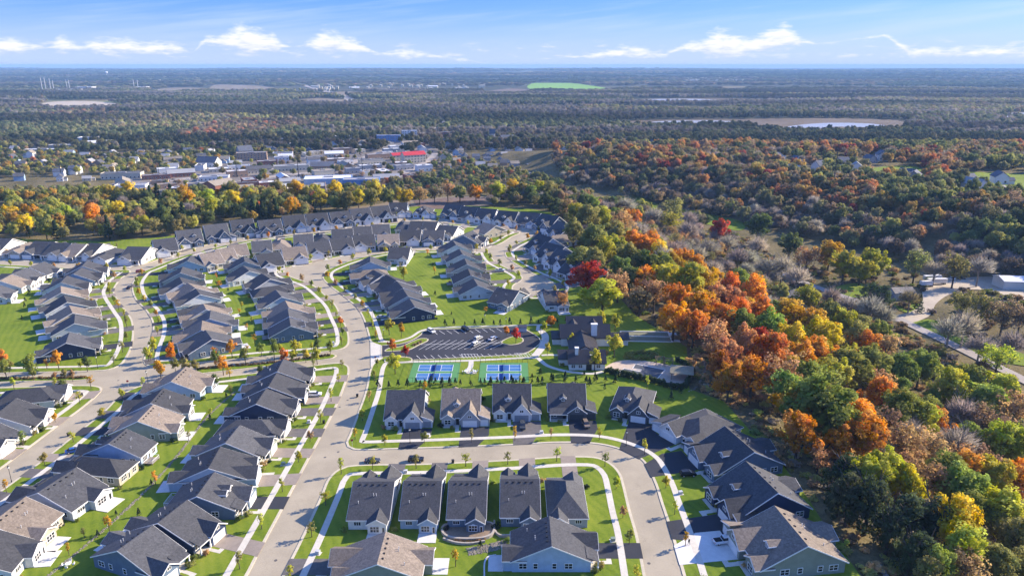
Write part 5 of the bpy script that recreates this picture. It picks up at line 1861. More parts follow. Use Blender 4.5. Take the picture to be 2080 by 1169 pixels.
hedge('hedge', smooth_line(px([(1229, 757), (1255, 763), (1300, 772), (1340, 782), (1375, 792), (1388, 790)]), 1.0), 0.9, 2.6, 'cedar', 'clipped dark evergreen hedge along the front of the pool deck', seed=2)
hedge('hedge', smooth_line(px([(1392, 788), (1400, 772), (1405, 756), (1390, 742), (1372, 733)]), 1.0), 0.8, 2.0, 'cedar', 'rough dark hedge behind the pool pavilion', seed=3)
hedge('planting_bed', smooth_line(px([(1270, 722), (1300, 718), (1330, 720), (1322, 728), (1290, 730), (1270, 727)]), 1.0), 1.6, 0.9, 'olive', 'mixed low planting between bocce lanes and pool', 3.0, seed=4, cat='planting')
hedge('planting_bed', smooth_line(px([(400, 750), (450, 745), (520, 740), (600, 731), (670, 722)]), 1.5), 0.7, 0.6, 'brown', 'low russet planting along the boulevard median east of the crossing', 3.0, seed=5, cat='planting')
hedge('planting_bed', smooth_line(px([(-20, 770), (60, 769), (175, 767)]), 1.5), 0.7, 0.6, 'brown', 'low russet planting along the boulevard median west of the crossing', 3.0, seed=6, cat='planting')
hedge('planting_bed', smooth_line(px([(840, 703), (856, 695)]), 0.8), 0.8, 0.7, 'brown', 'russet grasses on the long parking island', 4.0, seed=7, cat='planting')
hedge('planting_bed', smooth_line(px([(1140, 745), (1150, 735), (1146, 728)]), 0.8), 0.8, 0.9, 'olive', 'low shrubs at the left wall of the clubhouse', 4.0, seed=8, cat='planting')
hedge('planting_bed', smooth_line(px([(918, 1097), (950, 1099), (985, 1096)]), 0.6), 0.5, 0.5, 'tan', 'flower bed between the two curved patio walls', 5.0, seed=9, cat='planting')
hedge('planting_bed', smooth_line(px([(1226, 735), (1222, 725), (1235, 716)]), 0.8), 1.0, 1.0, 'tan', 'dry shrubs between clubhouse and pool gate', 4.0, seed=10, cat='planting')
# ------------------------------------------------------------------ valley, town and country beyond
def drape(name, poly, z, m, cell=7.0, kind='structure'):
    pts = [Vector((p[0], p[1], 0)) for p in poly]
    bm = bmesh.new()
    vs = [bm.verts.new(p) for p in pts]
    for t in tessellate_polygon([pts]):
        try:
            bm.faces.new([vs[i] for i in t])
        except ValueError:
            pass
    for _ in range(9):
        ed = [e for e in bm.edges if e.calc_length() > cell]
        if not ed or len(bm.faces) > 6000: break
        bmesh.ops.subdivide_edges(bm, edges=ed, cuts=1)
        bmesh.ops.triangulate(bm, faces=[f for f in bm.faces if len(f.verts) > 3])
    co = np.array([v.co[:2] for v in bm.verts])
    hz = H(co[:, 0], co[:, 1]) + z
    for v, q in zip(bm.verts, hz): v.co.z = q
    bmesh.ops.recalc_face_normals(bm, faces=bm.faces)
    me = bpy.data.meshes.new(name)
    bm.to_mesh(me)
    bm.free()
    if len(me.polygons) and me.polygons[0].normal.z < 0: me.flip_normals()
    o = link(name, me, m=m)
    if kind: o['kind'] = kind
    return o


def road_strip(name, pts, w, z, m, step=4.0):
    L = smooth_line(px(pts), step)
    return strip(name, L, -w / 2, w / 2, z, m, 0.3, drape=True)


M_DIRT = mat('gravel_yard', (0.44, 0.37, 0.28), 0.95, 0.15, 0.4)
M_VROAD = mat('worn_road', (0.33, 0.29, 0.26), 0.95, 0.12, 0.6)
M_FIELDG = mat('green_field', (0.17, 0.34, 0.03), 0.95, 0.12, 0.01)
M_FIELDT = mat('stubble_field', (0.20, 0.155, 0.10), 0.95, 0.2, 0.01)
M_FIELDB = mat('ploughed_field', (0.15, 0.10, 0.075), 0.95, 0.3, 0.2)
M_MARSH = mat('marsh_grass', (0.105, 0.075, 0.05), 0.95, 0.3, 0.015)
M_PAVE = mat('town_paving', (0.17, 0.15, 0.135), 0.95, 0.25, 0.03)
M_WATER = bpy.data.materials.new('lake_water')
M_WATER.use_nodes = True
_t = NT(M_WATER.node_tree)
_b = _t.n['Principled BSDF']
_b.inputs['Roughness'].default_value = 0.3
_b.inputs['Specular IOR Level'].default_value = 0.6
_pos = _t.node('ShaderNodeNewGeometry').outputs['Position']
_t.put(_b.inputs['Base Color'], _t.mix(_t.noise(_pos, 0.01, 3.0), (0.30, 0.29, 0.28), (0.44, 0.42, 0.38)))  # pale base colour paints in the bright sky reflection on the water

road_strip('valley_road', [(1590, 556), (1640, 577), (1720, 605), (1790, 632), (1830, 650), (1900, 683), (1980, 722), (2080, 772), (2180, 822)], 7.0, 0.22, M_VROAD)
drape('gravel_yard', smooth_line(px([(1800, 645), (1838, 656), (1885, 643), (1903, 615), (1935, 596), (1985, 588), (2070, 606), (2150, 616), (2150, 572), (2080, 566), (1990, 562), (1905, 568), (1875, 588), (1873, 614), (1848, 634)]), 5.0, True), 0.12, M_DIRT)
drape('meadow', smooth_line(px([(1847, 660), (1885, 648), (1925, 655), (1975, 690), (2090, 722), (2110, 745), (2000, 726), (1905, 690)]), 5.0, True), 0.10, M_LAWN)
drape('meadow', smooth_line(px([(1690, 588), (1740, 575), (1790, 580), (1780, 598), (1720, 603)]), 5.0, True), 0.10, M_LAWN)
drape('meadow', smooth_line(px([(1815, 620), (1870, 606), (1875, 626), (1845, 636)]), 5.0, True), 0.10, M_LAWN)
drape('meadow', smooth_line(px([(1205, 402), (1290, 398), (1340, 415), (1420, 430), (1510, 452), (1500, 468), (1420, 452), (1330, 435), (1270, 420)]), 6.0, True), 0.10, M_LAWN)
drape('meadow', smooth_line(px([(1762, 345), (1800, 338), (1850, 337), (1882, 350), (1850, 362), (1790, 362)]), 8.0, True), 0.15, M_LAWN)
drape('meadow', smooth_line(px([(1920, 352), (2000, 350), (2110, 358), (2110, 382), (1960, 374)]), 8.0, True), 0.15, M_LAWN)
road_strip('cul_de_sac', [(1765, 352), (1790, 350), (1806, 358), (1812, 368)], 9.0, 0.4, M_VROAD)
drape('driveway_court', px([(1995, 378), (2040, 376), (2060, 392), (2050, 405), (2010, 402)]), 0.3, M_VROAD)
drape('ploughed_field', smooth_line(px([(850, 419), (878, 406), (930, 401), (985, 402), (975, 412), (935, 420), (890, 425)]), 6.0, True), 0.25, M_FIELDB)
drape('stubble_field', smooth_line(px([(700, 424), (780, 412), (870, 404), (930, 399), (985, 400), (1000, 415), (940, 426), (870, 424), (780, 430)]), 6.0, True), 0.12, M_FIELDT)
ZF = -DROP


def flat(name, pts, z, m, sm_=True, kind='structure', step=30.0):
    P = []
    for u, v in pts:
        a = (v - CY) / F
        d = ((u - CX) / F, math.cos(PITCH) - a * math.sin(PITCH), -math.sin(PITCH) - a * math.cos(PITCH))
        t = (CAM_H - ZF - z) / -d[2]
        P.append(Vector((d[0] * t, d[1] * t)))
    if sm_: P = smooth_line(P, step, True)
    sheet(name, P, ZF + z, m, kind=kind)
    return P


LAKES = [flat('lake', [(1322, 248.3), (1350, 245.5), (1400, 244.3), (1460, 244.8), (1502, 248), (1400, 249.5)], 0.5, M_WATER),
         flat('lake', [(1600, 258.5), (1630, 253), (1690, 249.3), (1765, 250.8), (1804, 257), (1760, 258.5), (1700, 257), (1650, 260.5)], 0.5, M_WATER),
         flat('lake', [(1295, 204), (1340, 201), (1420, 201), (1466, 204.5), (1400, 206), (1330, 206)], 0.5, M_WATER),
         flat('lake', [(2025, 235), (2080, 228), (2160, 230), (2150, 240), (2060, 239)], 0.5, M_WATER)]
OPEN = list(LAKES)
OPEN.append(flat('green_field', [(1075, 172), (1100, 168), (1150, 168.5), (1200, 174), (1240, 182), (1215, 187), (1110, 185)], 0.4, M_FIELDG))
OPEN.append(flat('stubble_field', [(425, 180), (450, 172), (520, 174), (560, 181), (520, 187), (440, 187)], 0.4, M_FIELDT))
OPEN.append(flat('stubble_field', [(300, 185), (360, 178), (420, 179), (400, 187), (330, 189)], 0.42, M_FIELDT))
OPEN.append(flat('stubble_field', [(600, 204), (650, 199), (720, 205), (700, 212), (620, 211)], 0.42, M_FIELDT))
OPEN.append(flat('stubble_field', [(980, 190), (1040, 180), (1080, 184), (1050, 192)], 0.42, M_FIELDB))
OPEN.append(flat('green_field', [(640, 190), (700, 186), (760, 188), (740, 194), (660, 195)], 0.42, M_FIELDT))
OPEN.append(flat('quarry', [(70, 216), (120, 206), (190, 206), (245, 212), (240, 220), (130, 222)], 0.42, M_DIRT))
OPEN.append(flat('marsh', [(1200, 253), (1320, 243.5), (1500, 241.5), (1700, 240), (1830, 244), (1842, 256), (1805, 265), (1600, 268), (1500, 256), (1320, 255)], 0.3, M_MARSH))
OPEN.append(flat('marsh', [(1280, 204), (1350, 199.5), (1500, 200), (1600, 205), (1560, 209), (1450, 209), (1350, 210)], 0.3, M_MARSH))
CORE = flat('town_paving', [(190, 398), (230, 372), (330, 352), (420, 338), (520, 320), (640, 312), (720, 296), (790, 276), (850, 268), (905, 275), (900, 305), (870, 342), (810, 372), (640, 388), (480, 400), (350, 408)], 0.3, M_PAVE)
OPEN.append(flat('town_paving', [(1620, 300), (1700, 292), (1790, 296), (1790, 306), (1640, 308)], 0.3, M_PAVE))


def at_level(u, v, z=ZF):
    a = (v - CY) / F
    d = ((u - CX) / F, math.cos(PITCH) - a * math.sin(PITCH), -math.sin(PITCH) - a * math.cos(PITCH))
    t = (CAM_H - z) / -d[2]
    return Vector((d[0] * t, d[1] * t))


STREETP = [([(480, 372), (560, 358), (640, 350), (692, 338), (770, 310), (848, 285), (868, 272), (897, 255), (905, 250)], 14), ([(800, 362), (867, 328), (885, 312)], 10), ([(-40, 412), (150, 398), (260, 384), (330, 370), (420, 358), (520, 345), (640, 345)], 12),
           ([(1268, 326), (1269, 306), (1268, 288)], 11), ([(1140, 350), (1152, 325), (1164, 305)], 9), ([(1062, 356), (1095, 345), (1130, 338), (1200, 330), (1290, 326)], 9), ([(596, 168), (640, 180), (690, 194), (722, 207)], 40),
           ([(905, 250), (880, 240), (800, 222), (722, 207)], 14)]
SL = []
for k, (pp, w) in enumerate(STREETP):
    L = smooth_line([at_level(u, v) for u, v in pp], 12.0)
    SL.append((L, w))
    strip('town_street', L, -w / 2, w / 2, ZF + 0.6 + 0.05 * k, M_VROAD, 0.3)


def near_street(x, y, m=4):
    ok = np.zeros(np.shape(x), bool)
    for L, w in SL:
        A = np.array([(p.x, p.y) for p in L])
        for q in A[::1]:
            ok |= np.hypot(x - q[0], y - q[1]) < w / 2 + m
    return ok


# open shores in front of the lakes
for pp in ([(1300, 245), (1520, 245), (1520, 257), (1300, 257)], [(1285, 202), (1480, 202), (1480, 211), (1285, 211)]):
    OPEN.append([at_level(u, v) for u, v in pp])
# town buildings
BCOL = {'cream': mat('cream_render', (0.58, 0.52, 0.40), 0.8, 0.08, 0.2), 'white': mat('white_render', (0.68, 0.68, 0.67), 0.8, 0.06, 0.2), 'brick': mat('red_brick', (0.24, 0.10, 0.07), 0.9, 0.2, 0.6),
        'tanbrick': mat('tan_brick', (0.36, 0.24, 0.16), 0.9, 0.15, 0.6), 'blue': mat('blue_panel', (0.10, 0.22, 0.46), 0.7, 0.1, 0.2), 'skyblue': mat('pale_blue_panel', (0.30, 0.42, 0.58), 0.7, 0.1, 0.2),
        'grey': mat('grey_render', (0.33, 0.33, 0.34), 0.8, 0.1, 0.2), 'dark': mat('dark_render', (0.10, 0.10, 0.11), 0.8, 0.1, 0.2), 'red': mat('red_metal_roof', (0.50, 0.045, 0.05), 0.5, 0.12, 0.1),
        'roofgrey': mat('grey_flat_roof', (0.30, 0.30, 0.31), 0.9, 0.15, 0.1), 'roofdark': mat('dark_flat_roof', (0.09, 0.09, 0.10), 0.9, 0.15, 0.1), 'roofwhite': mat('white_flat_roof', (0.66, 0.66, 0.66), 0.85, 0.08, 0.1),
        'roofslate': mat('slate_town_roof', (0.10, 0.11, 0.14), 0.85, 0.15, 0.3), 'rooftan': mat('tan_town_roof', (0.28, 0.24, 0.19), 0.9, 0.15, 0.3), 'steel': mat('steel_panel', (0.62, 0.60, 0.53), 0.6, 0.06, 0.1)}
TOWNFOOT = []


def building(u, v, w, d, h, rz, wall, roof, label, typ='flat', win=0, z=None, pitch=0.5, cat='building', name='building'):
    p = at_level(u, v) if z is None else G2(u, v)
    zz = ZF + 0.2 if z is None else z
    if z == 'terrain': zz = float(H(p.x, p.y)) - 0.3
    o = empty(name, (p.x, p.y, zz), R(rz))
    tag(o, label, cat)
    wl_, rf = MB(), MB()
    if typ == 'flat':
        wl_.box(-w / 2, w / 2, -d / 2, d / 2, -1, h)
        rf.box(-w / 2 + .5, w / 2 - .5, -d / 2 + .5, d / 2 - .5, h - 0.3, h + 0.15)
        for (a, b, c_, e) in ((-w / 2 - .15, w / 2 + .15, -d / 2 - .15, -d / 2 + .35), (-w / 2 - .15, w / 2 + .15, d / 2 - .35, d / 2 + .15), (-w / 2 - .15, -w / 2 + .35, -d / 2 + .36, d / 2 - .36), (w / 2 - .35, w / 2 + .15, -d / 2 + .36, d / 2 - .36)):
            MB().box(a, b, c_, e, h - 0.2, h + 0.7).build('parapet', BCOL[wall], o)
        MB().box(-w * .1, w * .1, -d * .1, d * .1, h, h + 1.4).build('roof_unit', BCOL['roofgrey'], o)
    else:
        add_gable(rf, wl_, None, -w / 2, w / 2, -d / 2, d / 2, h, pitch, typ, o=0.6, base=-1)
    wl_.build('wall', BCOL[wall], o)
    rf.build('roof', BCOL[roof], o)
    if win:
        f, pn = window_meshes(1.6, 1.7, 1, 1)
        n = max(2, int(w / 4.5))
        nd = max(1, int(d / 5))
        for fl in range(win):
            zz_ = 1.2 + fl * (h - 0.4) / win
            for i in range(n):
                a = link('window', f, o, M_WHITE, (-w / 2 + w * (i + .5) / n, -d / 2 - 0.02, zz_), 0)
                link('pane', pn, a, M_GLASS)
            for i in range(nd):
                a = link('window', f, o, M_WHITE, (w / 2 + 0.02, -d / 2 + d * (i + .5) / nd, zz_), R(90))
                link('pane', pn, a, M_GLASS)
    TOWNFOOT.append((p.x, p.y, max(w, d) * 0.62))
    return o


building(840, 330, 34, 16, 12, 28, 'cream', 'red', 'cream three-storey hotel with bright red gabled roof', 'x', 3, pitch=0.55)
building(812, 325, 26, 13, 8, 28, 'cream', 'red', 'lower cream wing with red roof beside the hotel', 'x', 2, pitch=0.5)
building(790, 288, 44, 16, 12, 6, 'blue', 'roofgrey', 'bright blue four-storey apartment block at the town edge', 'flat', 3)
building(832, 281, 30, 16, 15, 10, 'white', 'roofgrey', 'white stepped apartment block joined by the blue block', 'flat', 4)
building(573, 331, 20, 14, 9, 20, 'white', 'roofgrey', 'small white flat-roofed block west of town centre', 'flat', 2)
building(592, 346, 46, 18, 7, 22, 'cream', 'roofgrey', 'long cream shop row with pale parapet', 'flat', 1)
building(656, 343, 32, 20, 5, 10, 'tanbrick', 'roofslate', 'store with big slate-blue pitched roof', 'x', 1)
building(702, 338, 20, 14, 8, 30, 'white', 'roofgrey', 'white corner shop on the main town street', 'flat', 2)
building(668, 370, 58, 30, 6, 12, 'skyblue', 'roofwhite', 'large low hall with white roof', 'flat', 0)
building(735, 375, 44, 18, 7, 8, 'blue', 'roofgrey', 'long building with plain blue front beside yellow trees', 'flat', 0)
building(250, 362, 48, 16, 7, 10, 'cream', 'roofdark', 'long cream warehouse with dark roof west of town', 'flat', 1)
building(447, 388, 30, 22, 9, 62, 'brick', 'rooftan', 'dark red brick hall with pale gabled roof', 'x', 1, pitch=0.4)
building(437, 366, 34, 16, 5, 14, 'white', 'roofgrey', 'low white shop with dark parapet by the car park', 'flat', 1)
building(425, 338, 30, 18, 7, -10, 'white', 'roofslate', 'white chapel with green-grey gabled roof', 'x', 1, pitch=0.8)
building(513, 326, 44, 14, 12, 14, 'tanbrick', 'roofgrey', 'brown brick four-storey flats', 'flat', 4)
building(181, 290, 30, 22, 10, 5, 'white', 'roofwhite', 'white feed mill block far west of town', 'flat', 1)
building(200, 296, 46, 14, 6, 25, 'cream', 'roofwhite', 'long mill shed with pale sloped roof', 'x', 0)
building(130, 300, 44, 18, 5, 8, 'grey', 'roofgrey', 'grey depot shed west of the mill', 'flat', 0)
building(90, 308, 56, 16, 4, 8, 'grey', 'roofwhite', 'long low shed with white roof among yellow trees', 'flat', 0)
building(268, 384, 34, 16, 5, 12, 'white', 'roofgrey', 'small white filling station shop', 'flat', 0)
building(325, 374, 20, 12, 4, 20, 'tanbrick', 'roofdark', 'brown drive-in restaurant by the car park', 'flat', 0)
building(498, 318, 22, 16, 10, 40, 'grey', 'roofslate', 'grey steep-roofed house block beside brick flats', 'x', 2, pitch=0.9)
building(770, 322, 40, 16, 7, 28, 'tanbrick', 'roofgrey', 'brown shop row facing the main town street', 'flat', 1)
building(755, 333, 36, 18, 6, 28, 'cream', 'roofdark', 'cream shop row behind the brown shops', 'flat', 1)
building(820, 344, 26, 14, 6, 28, 'grey', 'roofgrey', 'grey flat shop south of the hotel', 'flat', 1)
building(845, 300, 30, 14, 7, 28, 'brick', 'roofgrey', 'brick shop row north of the hotel', 'flat', 1)
building(810, 303, 34, 14, 6, 28, 'white', 'roofwhite', 'white shop row below the apartments', 'flat', 1)
building(905, 278, 34, 14, 9, 8, 'brick', 'roofgrey', 'brick block beside the bridge road', 'flat', 2)
building(1000, 288, 10, 10, 16, 0, 'white', 'roofslate', 'white church tower among the town trees', 'x', 1, pitch=1.6)
building(1030, 290, 26, 14, 8, 20, 'brick', 'roofslate', 'brick church nave behind the white tower', 'x', 1, pitch=0.9)
building(1176, 342, 30, 18, 4, -8, 'white', 'roofwhite', 'white hipped-looking hall beside the tree belt', 'x', 0, pitch=0.35)
building(1150, 408, 22, 12, 4, -20, 'tanbrick', 'rooftan', 'brown roofed barn at the foot of the bluff', 'x', 0, pitch=0.5)
building(1182, 410, 26, 10, 4, -20, 'grey', 'roofgrey', 'long grey metal shed beside the brown barn', 'x', 0, pitch=0.3)
building(1755, 298, 34, 16, 7, 5, 'blue', 'roofwhite', 'blue works hall with white roof beyond the far bluff', 'flat', 0)
building(1610, 284, 40, 14, 4, 0, 'white', 'roofwhite', 'low white sheds near the lake', 'flat', 0)
fb = 0
tries = 0
while fb < 58 and tries < 6000:
    tries += 1
    u, v = rnd.uniform(230, 890), rnd.uniform(278, 396)
    q = at_level(u, v)
    if not inside(CORE, q.x, q.y) or near_street(q.x, q.y, 10) or any((q.x - a) ** 2 + (q.y - b) ** 2 < (c + 9) ** 2 for a, b, c in TOWNFOOT): continue
    wc, rc = rnd.choice(['tanbrick', 'cream', 'white', 'brick', 'grey']), rnd.choice(['roofgrey', 'roofdark', 'roofwhite', 'rooftan'])
    ty = rnd.choice(['flat', 'flat', 'x'])
    o = building(u, v, rnd.uniform(16, 34), rnd.uniform(11, 18), rnd.uniform(4, 8), rnd.choice([14, 24, 28, 104, 118]), wc, rc, '%s town shop with %s %s roof' % ({'tanbrick': 'brown', 'brick': 'red brick'}.get(wc, wc), {'roofgrey': 'grey', 'roofdark': 'dark', 'roofwhite': 'white', 'rooftan': 'tan'}[rc], 'flat' if ty == 'flat' else 'pitched'), ty, 1)
    o['group'] = 'shops in the town centre'
    fb += 1
# far-off works, farms, tower
for i, (u, v, w, h) in enumerate(((140, 187, 120, 14), (175, 184, 90, 20), (215, 183, 130, 12), (262, 182, 110, 12), (290, 182, 60, 16))):
    building(u, v, w, 60, h, 5, 'white', 'roofwhite', ['long white factory hall beside the tall stacks', 'tallest white factory block', 'long low factory hall in the works', 'factory hall with pale front', 'squat factory block at the end of the works'][i], 'flat', 0)
for i, (u, v, w) in enumerate(((1000, 203, 60), (880, 178, 60), (935, 180, 70), (720, 181, 60), (780, 188, 60), (640, 178, 50), (890, 199, 60), (950, 199, 50), (1070, 165, 50), (1410, 165, 80), (1450, 164, 70), (1520, 163, 80))):
    building(u, v, w, 30, 8, rnd.uniform(-10, 10), rnd.choice(['white', 'cream', 'steel']), rnd.choice(['roofwhite', 'roofgrey']),
             'pale farm or works shed, %s counted along the far plain' % ORD[i], 'x' if i % 2 else 'flat', 0, pitch=0.35)
p = at_level(218, 160)
wtw = empty('water_tower', (p.x, p.y, ZF + 10))
tag(wtw, 'white bulb-topped water tower on the far plain', 'water tower')
MB().lathe([(7, -12), (3.5, 4), (3.2, 36), (5, 42)], 14).build('stem', M_WHITE, wtw)
MB().lathe([(5, 40), (12, 46), (15, 52), (14, 58), (9, 63), (1, 65)], 16).build('tank', M_WHITE, wtw, smooth=True)
for i, (u, v, h) in enumerate(((87, 188, 75), (94, 187, 75), (104, 187, 72), (110, 187, 60), (137, 184, 60), (142, 184, 60), (273, 182, 60), (281, 182, 55))):
    p = at_level(u, v)
    o = empty('smokestack', (p.x, p.y, ZF))
    tag(o, 'thin pale stack, %s along the far factory' % ORD[i], 'smokestack', 'stacks at the far works')
    MB().lathe([(2.4, 0), (1.7, h)], 8).build('shaft', M_PIPE, o)
    MB().lathe([(2.1, h - 3), (2.1, h)], 8).build('collar', M_PIPE, o)
mb = MB()
rs = random.Random(17)
for k in range(330):
    zone = rs.choice([((0, 430), (151, 164)), ((0, 200), (152, 164)), ((640, 1000), (168, 186)), ((1380, 1540), (160, 168)), ((300, 480), (154, 166))])
    u, v = rs.uniform(*zone[0]), rs.uniform(*zone[1])
    q = at_level(u, v)
    zq = float(H(q.x, q.y)) + 7
    w_, d_, h_ = rs.uniform(9, 16), rs.uniform(8, 12), rs.uniform(3, 6)
    mb.box(q.x - w_ / 2, q.x + w_ / 2, q.y - d_ / 2, q.y + d_ / 2, zq - 12, zq + h_)
    mb.prism([(q.y - d_ / 2 - 1, zq + h_), (q.y + d_ / 2 + 1, zq + h_), (q.y, zq + h_ + 4)], q.x - w_ / 2 - 1, q.x + w_ / 2 + 1, 'x')
tag(mb.build('distant_suburb', BCOL['cream']), 'scatter of tiny pale houses far off below the horizon', 'houses', None, 'stuff')
# power poles
for i, (u, v, vt) in enumerate(((1691, 388, 307), (482, 360, 318), (607, 362, 322), (737, 358, 320), (80, 326, 290), (126, 364, 325), (29, 352, 328), (162, 318, 285), (324, 362, 330))):
    p = at_level(u, v) if u < 1500 else G2(u, v)
    zz = ZF if u < 1500 else float(H(p.x, p.y)) - 0.5
    depth = p.y * math.cos(PITCH) + (CAM_H - zz) * math.sin(PITCH)
    h = (v - vt) / F * depth
    o = empty('power_pole', (p.x, p.y, zz))
    tag(o, 'tall dark power pole standing %s' % ['on the far wooded bluff', 'behind the brick hall', 'by the cream shop row', 'by the blue-fronted building', 'west of the long low shed', 'south of the depot shed', 'among yellow trees at the west', 'by the mill shed', 'by the warehouse car park'][i], 'power pole', 'power poles')
    MB().tube((0, 0, 0), (0, 0, h), 0.55, 0.3, 7).build('pole', M_DARK, o)
    for zz_ in (0.97, 0.90, 0.83):
        MB().box(-2.6, 2.6, -.15, .15, h * zz_ - .15, h * zz_ + .15).build('cross_arm', M_DARK, o)
# town houses among the trees
SMALL = {}
for k in range(3):
    w, r_ = MB(), MB()
    ww, dd, hh = (9, 11, 5.5) if k == 0 else ((11, 8, 3.6) if k == 1 else (8, 12, 6))
    add_gable(r_, w, None, -ww / 2, ww / 2, -dd / 2, dd / 2, hh, 0.75, 'y' if k != 1 else 'x', o=0.5, base=-1)
    ex, er = MB(), MB()
    add_gable(er, ex, None, ww / 2 - 0.4, ww / 2 + 4.5, -dd / 2 + 2, dd / 2 - 2.5, 3.0, 0.5, 'x', o=0.4, base=-1)
    SMALL[k] = (w.mesh('wall'), r_.mesh('roof'), ex.mesh('annex_wall'), er.mesh('annex_roof'), ww, dd)
TH = []
zones = [((890, 1340), (292, 352), 90), ((20, 470), (296, 372), 55), ((540, 800), (280, 318), 40), ((40, 330), (408, 470), 16)]
for (ur, vr, n) in zones:
    tries = 0
    k = 0
    while k < n and tries < 900:
        tries += 1
        u, v = rnd.uniform(*ur), rnd.uniform(*vr)
        q = at_level(u, v)
        if q.y < 690: continue
        if any((q.x - a) ** 2 + (q.y - b) ** 2 < (c + 8) ** 2 for a, b, c in TOWNFOOT) or near_street(q.x, q.y, 8): continue
        if inside(CORE, q.x, q.y) and rnd.random() < 0.8: continue
        wc, rc = rnd.choice(['white', 'white', 'cream', 'grey', 'skyblue', 'tanbrick']), rnd.choice(['roofslate', 'roofdark', 'roofgrey', 'rooftan'])
        TH.append((q.x, q.y, ZF + 0.1, rnd.choice([8, 98, -82, 20, 110, 188]) + rnd.uniform(-6, 6), wc, rc, 'among the town trees', 'small houses in the town'))
        TOWNFOOT.append((q.x, q.y, 8))
        k += 1
for (u, v, rz, sc_, wc, rc) in ((1668, 345, 20, 1.7, 'white', 'roofslate'), (1738, 349, -20, 1.3, 'white', 'roofgrey'), (1712, 333, 5, 1.3, 'skyblue', 'roofslate'), (1617, 330, 10, 1.0, 'white', 'roofslate'), (1582, 322, 0, 0.9, 'white', 'roofgrey'),
                                (1612, 354, 30, 1.2, 'white', 'roofgrey'), (1790, 325, -10, 1.4, 'white', 'roofslate'), (1765, 330, 15, 1.1, 'grey', 'roofslate'), (1855, 372, -35, 1.5, 'grey', 'roofslate'), (1840, 362, 30, 1.2, 'dark', 'roofslate'),
                                (1962, 372, 20, 1.5, 'white', 'roofslate'), (1975, 392, 15, 1.6, 'white', 'roofgrey'), (2028, 372, -15, 1.4, 'white', 'roofslate'), (1950, 382, 60, 1.2, 'skyblue', 'roofslate'), (1550, 352, 12, 1.0, 'grey', 'roofdark'), (1500, 345, 0, 1.0, 'grey', 'roofdark')):
    q = G2(u, v)
    TH.append((q.x, q.y, float(H(q.x, q.y)) - 0.2, rz, wc, rc, 'on top of the far wooded bluff', 'houses on the far bluff', sc_))
    TOWNFOOT.append((q.x, q.y, 13))
CW = {'white': 'white', 'cream': 'cream', 'grey': 'grey', 'skyblue': 'pale blue', 'tanbrick': 'brown', 'dark': 'dark'}
RW = {'roofslate': 'slate', 'roofdark': 'dark', 'roofgrey': 'grey', 'rooftan': 'tan'}
fwin = window_meshes(1.3, 1.5, 1, 1)
for t in TH:
    k = rnd.randrange(3)
    w, r_, ex, er, ww, dd = SMALL[k]
    o = empty('town_house', (t[0], t[1], t[2]), R(t[3]))
    s_ = t[8] if len(t) > 8 else rnd.uniform(0.85, 1.2)
    o.scale = (s_, s_, s_)
    tag(o, '%s %s house with %s roof %s' % (['tall', 'low', 'narrow'][k], CW[t[4]], RW[t[5]], t[6]), 'house', t[7])
    link('wall', w, o, BCOL[t[4]])
    link('roof', r_, o, BCOL[t[5]])
    link('annex_wall', ex, o, BCOL[t[4]])
    link('annex_roof', er, o, BCOL[t[5]])
    for xx in (-ww * .25, ww * .25):
        a = link('window', fwin[0], o, M_WHITE, (xx, -dd / 2 - 0.02, 1.2), 0)
        link('pane', fwin[1], a, M_GLASS)
# valley yard
building(2068, 583, 26, 14, 6, -6, 'steel', 'roofwhite', 'big cream steel shed at the gravel yard', 'x', 0, z='terrain', pitch=0.25)
building(1828, 603, 13, 9, 4.5, 5, 'grey', 'rooftan', 'brown-roofed cottage among trees in the valley', 'x', 2, z='terrain', pitch=0.5)
building(1600, 604, 12, 8, 3, 30, 'dark', 'roofdark', 'dark roofed cottage half hidden beside the valley road', 'x', 0, z='terrain', pitch=0.5)
for i, (u, v, L_, rz, lab) in enumerate(((1902, 577, 13, 3, 'long white box trailer in front of the gravel yard'), (1893, 570, 13, 12, 'white box trailer parked askew behind the first'), (1880, 582, 8, 8, 'short white box trailer by the cottage trees'))):
    q = G2(u, v)
    o = empty('box_trailer', (q.x, q.y, float(H(q.x, q.y)) + 0.15), R(rz))
    tag(o, lab, 'trailer')
    MB().box(-L_ / 2, L_ / 2, -1.25, 1.25, 1.1, 3.9).build('box_body', M_WHITE, o)
    ribs = MB()
    for k in range(int(L_)):
        ribs.box(-L_ / 2 + k + .45, -L_ / 2 + k + .55, -1.3, -1.25, 1.1, 3.9)
    ribs.build('ribs', M_PIPE, o)
    for xx in (L_ / 2 - 1.2, L_ / 2 - 2.4):
        for yy in (-1.0, 1.0):
            MB().tube((xx, yy - .2, .5), (xx, yy + .2, .5), .5, .5, 10).build('wheel', M_DARK, o)
    MB().box(-L_ / 2 + 1.5, -L_ / 2 + 1.8, -.8, .8, 0, 1.1).build('landing_leg', M_DARK, o)

